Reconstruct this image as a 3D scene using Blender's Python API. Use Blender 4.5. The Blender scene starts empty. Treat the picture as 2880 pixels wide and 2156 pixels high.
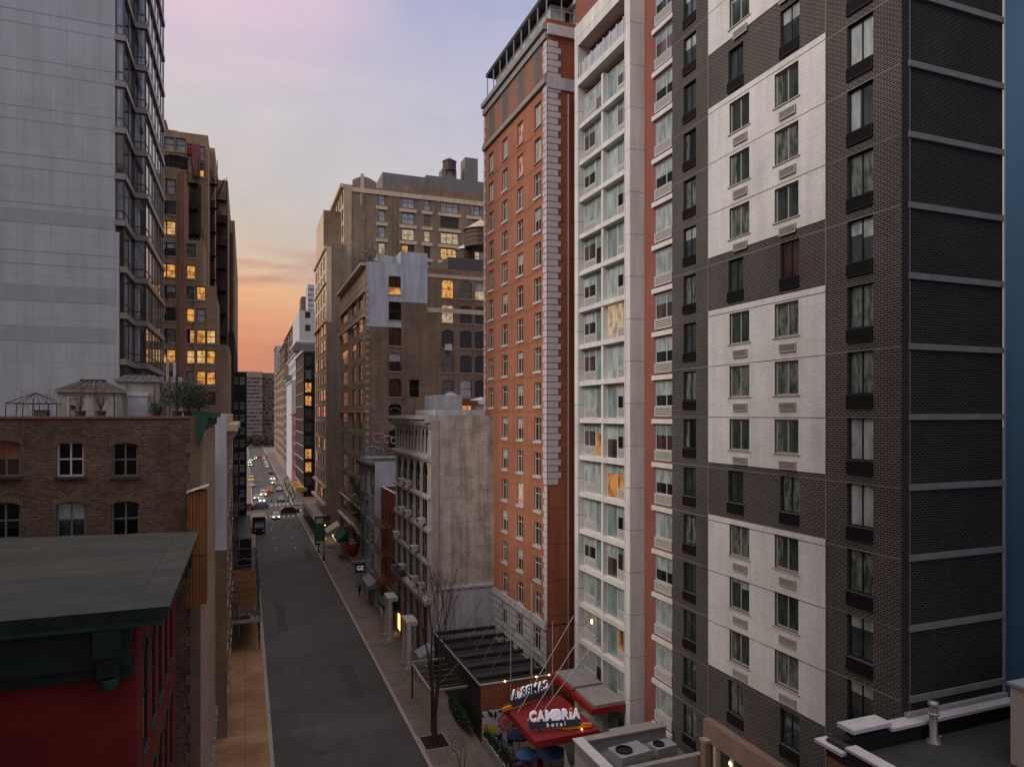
import bpy, bmesh, math, random
from mathutils import Vector, Matrix
R = random.Random(7)
scene = bpy.context.scene
COL = scene.collection
F, CX, HV, H = 1950.0, 1440.0, 1165.0, 25.0
TH = math.atan(750 / 1950)
SN, CS = math.sin(TH), math.cos(TH)
# survey helpers: metres from sight lines, each on a real wall plane, street line or level
def onX(px, X):
    u = (px - CX) / F
    return X * (CS - u * SN) / (SN + u * CS)
def onY(px, Y):
    u = (px - CX) / F
    return Y * (SN + u * CS) / (CS - u * SN)
def dep(x, y): return x * SN + y * CS
def zat(py, x, y): return H + (HV - py) * dep(x, y) / F
def gnd(px, py, z=0.0):
    d = (H - z) * F / (py - HV); l = (px - CX) / F * d
    return (l * CS + d * SN, d * CS - l * SN)

def lin(c):
    return tuple((v / 255 / 12.92 if v / 255 <= .04045 else ((v / 255 + .055) / 1.055) ** 2.4) for v in c)

# ---------------------------------------------------------------- materials
MATS = {}
def _new(name):
    m = bpy.data.materials.new(name); m.use_nodes = True
    MATS[name] = m
    nt = m.node_tree
    return m, nt, nt.nodes['Principled BSDF']
def _n(nt, t, **k):
    n = nt.nodes.new(t)
    for a, b in k.items(): setattr(n, a, b)
    return n
def _noise(nt, vec, scale, detail=4, rough=.6, stretch=None):
    mp = _n(nt, 'ShaderNodeMapping')
    if stretch: mp.inputs['Scale'].default_value = stretch
    nt.links.new(vec, mp.inputs['Vector'])
    nz = _n(nt, 'ShaderNodeTexNoise')
    nz.inputs['Scale'].default_value = scale; nz.inputs['Detail'].default_value = detail
    nz.inputs['Roughness'].default_value = rough
    nt.links.new(mp.outputs[0], nz.inputs['Vector'])
    return nz.outputs['Fac']
def _ramp(nt, fac, a, b, p0=.3, p1=.7):
    r = _n(nt, 'ShaderNodeValToRGB')
    r.color_ramp.elements[0].position = p0; r.color_ramp.elements[1].position = p1
    r.color_ramp.elements[0].color = (*a, 1); r.color_ramp.elements[1].color = (*b, 1)
    nt.links.new(fac, r.inputs['Fac'])
    return r.outputs['Color']
def _mul(nt, a, b, fac=1.0, mode='MULTIPLY'):
    mx = _n(nt, 'ShaderNodeMix', data_type='RGBA', blend_type=mode)
    mx.inputs['Factor'].default_value = fac
    nt.links.new(a, mx.inputs[6])
    nt.links.new(b, mx.inputs[7])
    return mx.outputs[2]
def weather(nt, colour, amount=.35, streak=.3, scale=.35, lo=.55, hi=1.15):
    tc = _n(nt, 'ShaderNodeTexCoord')
    v = tc.outputs['UV']
    a = _ramp(nt, _noise(nt, v, scale, 6, .65), (lo,) * 3, (hi,) * 3)
    o = _mul(nt, colour, a, amount)
    if streak:
        b = _ramp(nt, _noise(nt, v, 1.3, 5, .6, (1.0, .09, 1.0)), (.5,) * 3, (1.12,) * 3, .32, .62)
        o = _mul(nt, o, b, streak)
    c = _ramp(nt, _noise(nt, v, 7.0, 3, .7), (.82,) * 3, (1.12,) * 3)
    return _mul(nt, o, c, .5)
def rgbnode(nt, c):
    n = _n(nt, 'ShaderNodeRGB'); n.outputs[0].default_value = (*c, 1); return n.outputs[0]
def plain(name, c, rough=.8, metal=0.0, amount=.4, streak=.25, scale=.35, spec=.3, bump=.0):
    m, nt, b = _new(name)
    o = weather(nt, rgbnode(nt, c), amount, streak, scale)
    nt.links.new(o, b.inputs['Base Color'])
    b.inputs['Roughness'].default_value = rough; b.inputs['Metallic'].default_value = metal
    b.inputs['Specular IOR Level'].default_value = spec
    if bump:
        tc = _n(nt, 'ShaderNodeTexCoord')
        bp = _n(nt, 'ShaderNodeBump'); bp.inputs['Strength'].default_value = bump
        bp.inputs['Distance'].default_value = .05
        nt.links.new(_noise(nt, tc.outputs['UV'], 3, 6), bp.inputs['Height'])
        nt.links.new(bp.outputs[0], b.inputs['Normal'])
    return m
def brick(name, c1, c2, mortar, bw=.215, bh=.075, ms=.010, rough=.9, amount=.4, streak=.2, offset=.5, bias=0.0, scale=.35, lo=.55, hi=1.15, bump=.25):
    m, nt, b = _new(name)
    tc = _n(nt, 'ShaderNodeTexCoord')
    bt = _n(nt, 'ShaderNodeTexBrick')
    bt.offset = offset; bt.inputs['Scale'].default_value = 1.0
    bt.inputs['Brick Width'].default_value = bw; bt.inputs['Row Height'].default_value = bh
    bt.inputs['Mortar Size'].default_value = ms; bt.inputs['Mortar Smooth'].default_value = .1
    bt.inputs['Bias'].default_value = bias
    bt.inputs['Color1'].default_value = (*c1, 1); bt.inputs['Color2'].default_value = (*c2, 1)
    bt.inputs['Mortar'].default_value = (*mortar, 1)
    nt.links.new(tc.outputs['UV'], bt.inputs['Vector'])
    o = weather(nt, bt.outputs['Color'], amount, streak, scale, lo, hi)
    nt.links.new(o, b.inputs['Base Color'])
    b.inputs['Roughness'].default_value = rough
    b.inputs['Specular IOR Level'].default_value = .2
    if bump:
        bp = _n(nt, 'ShaderNodeBump', invert=True); bp.inputs['Strength'].default_value = bump
        bp.inputs['Distance'].default_value = .02
        nt.links.new(bt.outputs['Fac'], bp.inputs['Height'])
        nt.links.new(bp.outputs[0], b.inputs['Normal'])
    return m
def glass(name, c, rough=.06, ior=1.7, cc=None, nsc=1.2):
    m, nt, b = _new(name)
    tc = _n(nt, 'ShaderNodeTexCoord')
    c2 = cc or tuple(v * .45 for v in c)
    oi = _n(nt, 'ShaderNodeObjectInfo')
    va = _n(nt, 'ShaderNodeVectorMath', operation='ADD')
    nt.links.new(tc.outputs['UV'], va.inputs[0]); nt.links.new(oi.outputs['Location'], va.inputs[1])
    nz = _noise(nt, va.outputs[0], nsc, 3, .6, (1.6, .5, 1))
    nt.links.new(_ramp(nt, nz, c2, c, .38, .62), b.inputs['Base Color'])
    b.inputs['Roughness'].default_value = rough; b.inputs['IOR'].default_value = ior
    b.inputs['Specular IOR Level'].default_value = .6
    bp = _n(nt, 'ShaderNodeBump'); bp.inputs['Strength'].default_value = .03
    nt.links.new(_noise(nt, va.outputs[0], .8, 2), bp.inputs['Height'])
    nt.links.new(bp.outputs[0], b.inputs['Normal'])
    return m
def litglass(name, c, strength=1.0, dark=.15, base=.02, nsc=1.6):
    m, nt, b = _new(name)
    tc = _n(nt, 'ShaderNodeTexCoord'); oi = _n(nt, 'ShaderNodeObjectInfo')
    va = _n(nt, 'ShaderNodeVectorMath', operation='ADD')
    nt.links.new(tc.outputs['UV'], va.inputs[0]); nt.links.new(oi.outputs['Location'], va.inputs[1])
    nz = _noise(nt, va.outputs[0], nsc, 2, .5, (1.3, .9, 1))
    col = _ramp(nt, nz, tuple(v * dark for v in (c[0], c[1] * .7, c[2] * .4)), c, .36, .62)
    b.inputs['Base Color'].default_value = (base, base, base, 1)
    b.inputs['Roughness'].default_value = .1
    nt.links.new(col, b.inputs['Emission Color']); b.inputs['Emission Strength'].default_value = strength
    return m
def emit(name, c, s):
    m, nt, b = _new(name)
    b.inputs['Base Color'].default_value = (*c, 1)
    b.inputs['Emission Color'].default_value = (*c, 1); b.inputs['Emission Strength'].default_value = s
    return m

# walls
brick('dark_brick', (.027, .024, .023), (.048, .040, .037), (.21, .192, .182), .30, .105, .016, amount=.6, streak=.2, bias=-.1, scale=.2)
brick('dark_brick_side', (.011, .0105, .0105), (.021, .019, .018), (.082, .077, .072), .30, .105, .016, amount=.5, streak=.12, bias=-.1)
brick('white_brick', (.66, .655, .645), (.72, .71, .70), (.50, .495, .485), .30, .105, .010, amount=.3, streak=.25, bump=.1)
brick('pink_brick', (.25, .085, .065), (.29, .105, .08), (.26, .12, .10), .24, .085, .008, amount=.3, streak=.15)
plain('orange_wall', (.37, .15, .085), .85, amount=.45, streak=.3, scale=.22)
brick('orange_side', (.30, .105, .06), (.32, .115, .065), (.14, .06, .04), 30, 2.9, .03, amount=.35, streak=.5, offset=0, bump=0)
plain('quoin', (.52, .50, .51), .8, amount=.3, streak=.2)
brick('ashlar', (.46, .44, .46), (.52, .50, .52), (.09, .085, .09), 1.7, .62, .035, amount=.4, streak=.35)
brick('concrete_panel', (.68, .68, .655), (.71, .71, .685), (.33, .32, .31), 2.2, 2.86, .025, offset=0, amount=.35, streak=.35, bump=.1)
plain('concrete_slab', (.68, .675, .65), .75, amount=.35, streak=.25)
plain('limestone', (.46, .42, .37), .85, amount=.6, streak=.45, scale=.6)
plain('limestone_light', (.56, .52, .47), .85, amount=.5, streak=.4, scale=.8)
plain('tan_stone', (.46, .355, .25), .85, amount=.5, streak=.4)
plain('tan_light', (.62, .49, .355), .85, amount=.5, streak=.35)
brick('brown_brick', (.245, .17, .115), (.30, .205, .14), (.16, .12, .09), .8, .25, .02, amount=.8, streak=.5, scale=.12, lo=.5, hi=1.35, bump=0)
brick('brown_grey_brick', (.26, .20, .15), (.30, .235, .18), (.165, .135, .11), .9, .28, .02, amount=.6, streak=.5, scale=.10, bump=0)
brick('row_brick', (.13, .078, .06), (.23, .155, .11), (.065, .05, .043), .26, .098, .017, amount=.75, streak=.25, scale=.5, lo=.45, hi=1.3)
brick('olive_brick', (.34, .235, .15), (.40, .275, .18), (.21, .155, .11), .7, .22, .02, amount=.5, streak=.4, bump=0)
brick('russet_brick', (.29, .135, .095), (.33, .16, .11), (.21, .115, .085), .7, .22, .02, amount=.4, streak=.4, bump=0)
brick('low_red_brick', (.26, .07, .05), (.32, .09, .065), (.20, .09, .07), .3, .1, .012, amount=.4, streak=.3)
plain('white_paint', (.52, .54, .58), .7, amount=.3, streak=.55, scale=.25)
plain('white_stucco', (.58, .60, .64), .75, amount=.4, streak=.4)
plain('grey_stucco', (.40, .41, .42), .8, amount=.4, streak=.5)
brick('blue_panel', (.375, .405, .44), (.385, .415, .45), (.30, .325, .36), 1.05, 3.2, .02, offset=0, rough=.55, amount=.25, streak=.25, bump=0)
plain('blue_panel_dark', (.30, .33, .365), .55, amount=.2, streak=.2)
plain('blue_stucco', (.055, .125, .235), .8, amount=.35, streak=.2, scale=.15)
plain('red_stucco', (.17, .012, .010), .8, amount=.85, streak=.3, scale=.3)
plain('red_stucco_dark', (.15, .022, .018), .8, amount=.7, streak=.4)
plain('green_copper', (.022, .075, .055), .7, amount=.6, streak=.4, scale=1)
plain('green_dark', (.010, .024, .02), .6, amount=.6, streak=.4, scale=1)
brick('roof_felt', (.042, .045, .045), (.056, .058, .054), (.035, .035, .036), 40, 1.15, .03, offset=0, amount=.7, streak=0, scale=.5, rough=.8, bump=.1)
plain('roof_tar', (.055, .055, .06), .8, amount=.8, streak=0, scale=.5)
plain('roof_grey', (.17, .165, .165), .85, amount=.5, streak=0)
plain('coping', (.55, .54, .56), .6, amount=.4, streak=0, scale=1.5)
plain('coping_grey', (.30, .28, .27), .8, amount=.5, streak=.2, scale=1.5)
plain('lightgrey_beam', (.33, .345, .36), .6, amount=.35, streak=.2)
plain('weathered_white', (.50, .48, .44), .85, amount=.8, streak=.6, scale=.8)
brick('stained_plaster', (.60, .56, .49), (.70, .65, .58), (.42, .39, .345), .42, .16, .02, amount=.9, streak=.8, scale=.55, lo=.5, hi=1.15, bump=.2)
plain('grey_white_render', (.53, .53, .56), .8, amount=.45, streak=.6, scale=.5)
plain('bronze', (.10, .085, .08), .35, .5, amount=.3, streak=.1)
plain('bronze_light', (.27, .25, .245), .4, .3, amount=.2, streak=.1)
plain('black_metal', (.016, .016, .018), .5, .2, amount=.3, streak=0)
plain('dark_metal', (.045, .042, .042), .55, .3, amount=.4, streak=0)
plain('rail_metal', (.13, .12, .115), .5, .4, amount=.4, streak=0)
plain('white_frame', (.60, .60, .58), .5, amount=.15, streak=0)
plain('beige_frame', (.40, .38, .345), .5, amount=.2, streak=0)
plain('brown_frame', (.10, .065, .045), .6, amount=.3, streak=0)
plain('green_frame', (.16, .17, .15), .6, amount=.3, streak=0)
plain('galvanised', (.42, .42, .43), .4, .6, amount=.3, streak=.1)
plain('pole_paint', (.55, .50, .47), .5, .2, amount=.2, streak=.2)
plain('canopy_red', (.25, .022, .03), .55, amount=.35, streak=0, scale=.8)
plain('canopy_red_edge', (.28, .016, .018), .45, amount=.2, streak=0)
plain('rust_panel', (.36, .125, .065), .7, amount=.5, streak=.4, scale=.8)
plain('pink_stone', (.26, .17, .135), .7, amount=.35, streak=.3)
plain('sign_slate', (.055, .085, .11), .5, amount=.2, streak=0)
plain('sign_orange', (.80, .32, .02), .5, amount=.15, streak=0)
plain('mural_white', (.62, .60, .64), .7, amount=.2, streak=.1)
plain('flower_pink', (.60, .17, .18), .7, amount=.5, streak=0, scale=4)
plain('flower_pink_light', (.72, .33, .32), .7, amount=.4, streak=0, scale=4)
plain('flower_yellow', (.78, .58, .06), .7, amount=.3, streak=0, scale=4)
plain('flower_orange', (.62, .26, .02), .7, amount=.3, streak=0)
plain('leaf_dark', (.03, .055, .035), .8, amount=.4, streak=0)
plain('blue_cloth', (.06, .13, .30), .8, amount=.3, streak=0)
plain('navy_cloth', (.02, .03, .10), .8, amount=.3, streak=0)
plain('red_paint', (.22, .016, .02), .5, amount=.3, streak=0)
plain('flag_cloth', (.62, .60, .64), .8, amount=.2, streak=0)
plain('pink_cloth', (.60, .12, .20), .8, amount=.2, streak=0)
plain('green_cloth', (.025, .075, .05), .8, amount=.3, streak=0)
plain('banner_green', (.02, .18, .085), .6, amount=.2, streak=0)
plain('cream_cloth', (.48, .43, .36), .8, amount=.3, streak=0)
plain('grey_cloth', (.27, .27, .28), .8, amount=.3, streak=.1)
plain('bark', (.07, .048, .044), .9, amount=.6, streak=.4, scale=2)
plain('twig', (.12, .07, .065), .9, amount=.3, streak=0)
brick('dark_brown_brick', (.085, .058, .045), (.11, .075, .058), (.06, .045, .04), .7, .22, .02, amount=.7, streak=.6, bump=0)  # dark brown brick for wall facings and the corner house
plain('olive_leaf', (.16, .14, .09), .8, amount=.4, streak=0); plain('clay_pot', (.09, .045, .03), .8, amount=.3, streak=0)
plain('soil', (.018, .014, .012), .95, amount=.6, streak=0, scale=3)
plain('foliage', (.035, .055, .03), .8, amount=.6, streak=0, scale=3)
plain('rust_foliage', (.075, .04, .028), .8, amount=.6, streak=0, scale=3)
plain('ply_wood', (.42, .19, .06), .8, amount=.6, streak=.5, scale=.8)
brick('orange_wood', (.27, .11, .04), (.34, .14, .05), (.06, .03, .02), .14, 9, .02, offset=0, amount=.5, streak=.5)
plain('rubber', (.012, .012, .012), .8, amount=.2, streak=0)
plain('glass_car', (.015, .018, .022), .08, amount=.1, streak=0, spec=.8)
plain('skin', (.45, .27, .2), .6, amount=.1, streak=0)
plain('hair_dark', (.02, .014, .01), .7, amount=.1, streak=0)
plain('cloth_black', (.018, .018, .022), .85, amount=.2, streak=0)
plain('cloth_grey', (.12, .12, .13), .85, amount=.2, streak=0)
plain('cloth_red', (.25, .03, .03), .85, amount=.2, streak=0)
plain('cloth_tan', (.30, .22, .15), .85, amount=.2, streak=0)
# panes
glass('pane_dark', (.012, .016, .016), ior=1.45)
glass('pane_night', (.008, .008, .008), ior=1.5)
glass('pane_sky_tint', (.23, .31, .32), cc=(.13, .19, .19))  # reflected sky painted as a cyan pane colour
glass('pane_sheer', (.42, .48, .48), cc=(.20, .26, .25), rough=.12)
glass('pane_green', (.045, .062, .056), cc=(.016, .026, .024), nsc=1.6)
glass('pane_curtain', (.17, .185, .16), cc=(.035, .055, .05), nsc=2.6)
glass('pane_cool', (.40, .44, .45), cc=(.24, .27, .28))  # pale sky reflection mixed into the pane colour
glass('pane_brown', (.07, .045, .035), cc=(.02, .014, .012))
glass('pane_bay', (.055, .055, .06), cc=(.025, .025, .028), ior=2.0)
glass('pane_bay_sky_tint', (.24, .29, .33), cc=(.10, .12, .14), ior=1.9)  # sky reflection of the upper bays put into the glass colour
glass('pane_blinds', (.42, .40, .38), cc=(.30, .29, .27), rough=.4)
litglass('pane_lit', (1.0, .47, .11), .8, .35)
litglass('pane_lit_yellow', (1.0, .62, .24), .75, .5)
litglass('pane_lit_pale', (.80, .66, .46), .6, .6)
litglass('pane_lamp', (.9, .33, .06), .55, .03, nsc=.7)
litglass('pane_sunset_glow', (.85, .38, .2), .7, .05)  # sunset reflection painted on the glass as a glow
emit('lamp_warm', (1.0, .55, .2), 5); emit('headlight', (1.0, .82, .55), 8); emit('taillight', (1.0, .05, .02), 2.2)
emit('shop_glow', (1.0, .50, .16), 3.0); emit('shop_glow_pale', (.85, .75, .40), 1.0)
emit('letter_white', (.78, .74, .82), .25)

# ---------------------------------------------------------------- mesh builder
class MB:
    def __init__(s): s.v = []; s.f = []; s.m = []; s.mats = []
    def mi(s, mat):
        if mat not in s.mats: s.mats.append(mat)
        return s.mats.index(mat)
    def face(s, pts, mat):
        n = len(s.v); s.v += [tuple(p) for p in pts]
        s.f.append(tuple(range(n, n + len(pts)))); s.m.append(s.mi(mat))
    def box(s, x0, x1, y0, y1, z0, z1, mat, top=None, skip=''):
        if x0 > x1: x0, x1 = x1, x0
        if y0 > y1: y0, y1 = y1, y0
        if z0 > z1: z0, z1 = z1, z0
        if 'S' not in skip: s.face([(x0, y0, z0), (x1, y0, z0), (x1, y0, z1), (x0, y0, z1)], mat)
        if 'N' not in skip: s.face([(x1, y1, z0), (x0, y1, z0), (x0, y1, z1), (x1, y1, z1)], mat)
        if 'W' not in skip: s.face([(x0, y1, z0), (x0, y0, z0), (x0, y0, z1), (x0, y1, z1)], mat)
        if 'E' not in skip: s.face([(x1, y0, z0), (x1, y1, z0), (x1, y1, z1), (x1, y0, z1)], mat)
        if 'T' not in skip: s.face([(x0, y0, z1), (x1, y0, z1), (x1, y1, z1), (x0, y1, z1)], top or mat)
        if 'B' not in skip: s.face([(x0, y1, z0), (x1, y1, z0), (x1, y0, z0), (x0, y0, z0)], mat)
    def prism(s, pts, z0, z1, mat, top=None):
        n = len(pts)
        s.face([(p[0], p[1], z1) for p in pts], top or mat)
        s.face([(p[0], p[1], z0) for p in reversed(pts)], mat)
        for i in range(n):
            a, b = pts[i], pts[(i + 1) % n]
            s.face([(a[0], a[1], z0), (b[0], b[1], z0), (b[0], b[1], z1), (a[0], a[1], z1)], mat)
    def tube(s, p0, p1, r0, r1=None, mat='dark_metal', n=6):
        r1 = r0 if r1 is None else r1
        p0, p1 = Vector(p0), Vector(p1); d = p1 - p0
        if d.length < 1e-6: return
        d.normalize(); a = d.orthogonal().normalized(); b = d.cross(a)
        A = [p0 + (a * math.cos(2 * math.pi * i / n) + b * math.sin(2 * math.pi * i / n)) * r0 for i in range(n)]
        B = [p1 + (a * math.cos(2 * math.pi * i / n) + b * math.sin(2 * math.pi * i / n)) * r1 for i in range(n)]
        for i in range(n):
            j = (i + 1) % n
            s.face([A[i], A[j], B[j], B[i]], mat)
        s.face(B, mat); s.face(list(reversed(A)), mat)
    def bar(s, p0, p1, w, mat): s.tube(p0, p1, w, w, mat, 4)
    def lathe(s, prof, mat, c=(0, 0, 0), n=16):
        for k in range(len(prof) - 1):
            (r0, z0), (r1, z1) = prof[k], prof[k + 1]
            for i in range(n):
                a0, a1 = 2 * math.pi * i / n, 2 * math.pi * (i + 1) / n
                P = [(c[0] + r0 * math.cos(a0), c[1] + r0 * math.sin(a0), c[2] + z0), (c[0] + r0 * math.cos(a1), c[1] + r0 * math.sin(a1), c[2] + z0),
                     (c[0] + r1 * math.cos(a1), c[1] + r1 * math.sin(a1), c[2] + z1), (c[0] + r1 * math.cos(a0), c[1] + r1 * math.sin(a0), c[2] + z1)]
                if r0 < 1e-5: P = [P[0], P[2], P[3]]
                elif r1 < 1e-5: P = [P[0], P[1], P[2]]
                s.face(P, mat)
    def mesh(s, name):
        me = bpy.data.meshes.new(name)
        me.from_pydata(s.v, [], s.f); 
        for m in s.mats: me.materials.append(MATS[m])
        uv = me.uv_layers.new(name='UVMap')
        for p in me.polygons:
            p.material_index = s.m[p.index]
            n = p.normal; ax, ay, az = abs(n.x), abs(n.y), abs(n.z)
            for li in p.loop_indices:
                c = me.vertices[me.loops[li].vertex_index].co
                if az > .8: uv.data[li].uv = (c.x, c.y)
                elif ax > ay: uv.data[li].uv = (c.y, c.z)
                else: uv.data[li].uv = (c.x, c.z)
        me.update()
        return me
    def build(s, name, parent=None, loc=(0, 0, 0), rz=0, smooth=False):
        me = s.mesh(name)
        if smooth:
            bm = bmesh.new(); bm.from_mesh(me); bmesh.ops.remove_doubles(bm, verts=bm.verts, dist=1e-4); bm.to_mesh(me); bm.free()
            for p in me.polygons: p.use_smooth = True
        return link(name, me, parent, loc, rz)
def link(name, me, parent=None, loc=(0, 0, 0), rz=0):
    o = bpy.data.objects.new(name, me); COL.objects.link(o)
    o.parent = parent; o.location = loc; o.rotation_euler = (0, 0, rz)
    return o
def tag(o, label, cat, group=None):
    o['label'] = label; o['category'] = cat
    if group: o['group'] = group
    return o
def thing(name, label, cat, loc=(0, 0, 0), rz=0, group=None):
    o = bpy.data.objects.new(name, None); COL.objects.link(o)
    o.location = loc; o.rotation_euler = (0, 0, rz); o.empty_display_size = .3
    return tag(o, label, cat, group)
def struct(o): o['kind'] = 'structure'; return o
def copy_tree(o, parent=None):
    c = o.copy(); COL.objects.link(c); c.parent = parent
    for ch in list(o.children): copy_tree(ch, c)
    return c

# ---------------------------------------------------------------- windows
WC = {}
def pane_mesh(w, h, spec, fr, nv, split):
    key = ('p', round(w, 2), round(h, 2), spec, nv)
    if key in WC: return WC[key]
    mb = MB(); a, b = -w / 2, w / 2
    def q(x0, x1, z0, z1, m): mb.face([(x0, 0, z0), (x1, 0, z0), (x1, 0, z1), (x0, 0, z1)], m)
    if isinstance(spec, str): q(a, b, 0, h, spec)
    elif spec[0] == 'blind':                       # ('blind', fraction, blind, glass)
        zc = h * (1 - spec[1]); q(a, b, 0, zc, spec[3]); q(a, b, zc, h, spec[2])
    elif spec[0] == 'side':                        # curtain drawn on one side
        xc = a + w * spec[1]; q(a, xc, 0, h, spec[2]); q(xc, b, 0, h, spec[3])
    elif spec[0] == 'blind2':                      # blinds at two different heights
        z1, z2 = h * (1 - spec[1]), h * (1 - spec[2])
        q(a, 0, 0, z1, spec[4]); q(a, 0, z1, h, spec[3]); q(0, b, 0, z2, spec[4]); q(0, b, z2, h, spec[3])
    WC[key] = mb.mesh('pane'); return WC[key]
def frame_mesh(w, h, fm, t, vs, hs, key):
    k = ('f', round(w, 2), round(h, 2), fm, t, vs, hs)
    if k in WC: return WC[k]
    mb = MB(); a, b = -w / 2, w / 2; D = .07
    mb.box(a, a + t, 0, D, 0, h, fm); mb.box(b - t, b, 0, D, 0, h, fm)
    mb.box(a + t, b - t, 0, D, 0, t, fm); mb.box(a + t, b - t, 0, D, h - t, h, fm)
    for f in vs: mb.box(a + w * f - t * .45, a + w * f + t * .45, .006, D, t, h - t, fm)
    for f in hs: mb.box(a + t, b - t, .012, D - .003, h * f - t * .4, h * f + t * .4, fm)
    WC[k] = mb.mesh('window'); return WC[k]
def grille_mesh(w, h, fm, sm, n=5, diag=True):
    k = ('g', round(w, 2), round(h, 2), fm, sm, n)
    if k in WC: return WC[k]
    mb = MB(); a, b = -w / 2, w / 2; t = .05
    mb.box(a, b, .03, .05, 0, h, sm)
    mb.box(a, a + t, -.03, .03, 0, h, fm); mb.box(b - t, b, -.03, .03, 0, h, fm)
    mb.box(a + t, b - t, -.03, .03, 0, t, fm); mb.box(a + t, b - t, -.03, .03, h - t, h, fm)
    for i in range(n):
        z = t + (h - 2 * t) * (i + .5) / n; q = (h - 2 * t) / n * .24
        mb.box(a + t, b - t, -.015, .028, z - q, z + q, fm)
    WC[k] = mb.mesh('vent_grille'); return WC[k]
def sill_mesh(w, m, hh=.14, pr=.14):
    k = ('s', round(w, 2), m, hh, pr)
    if k in WC: return WC[k]
    mb = MB(); mb.box(-w / 2 - .12, w / 2 + .12, -pr, .2, -hh, 0, m)
    WC[k] = mb.mesh('sill'); return WC[k]

def S(frame='white_frame', t=.06, vs=(), hs=(), panes=(('pane_dark', 1),), sill=None, depth=.18, arch=0, vent=None, sillh=.14):
    return dict(frame=frame, t=t, vs=vs, hs=hs, panes=panes, sill=sill, depth=depth, arch=arch, vent=vent, sillh=sillh)
def pick(panes):
    tot = sum(p[1] for p in panes); r = R.random() * tot
    for p in panes:
        r -= p[1]
        if r <= 0: return p[0]
    return panes[-1][0]

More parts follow.
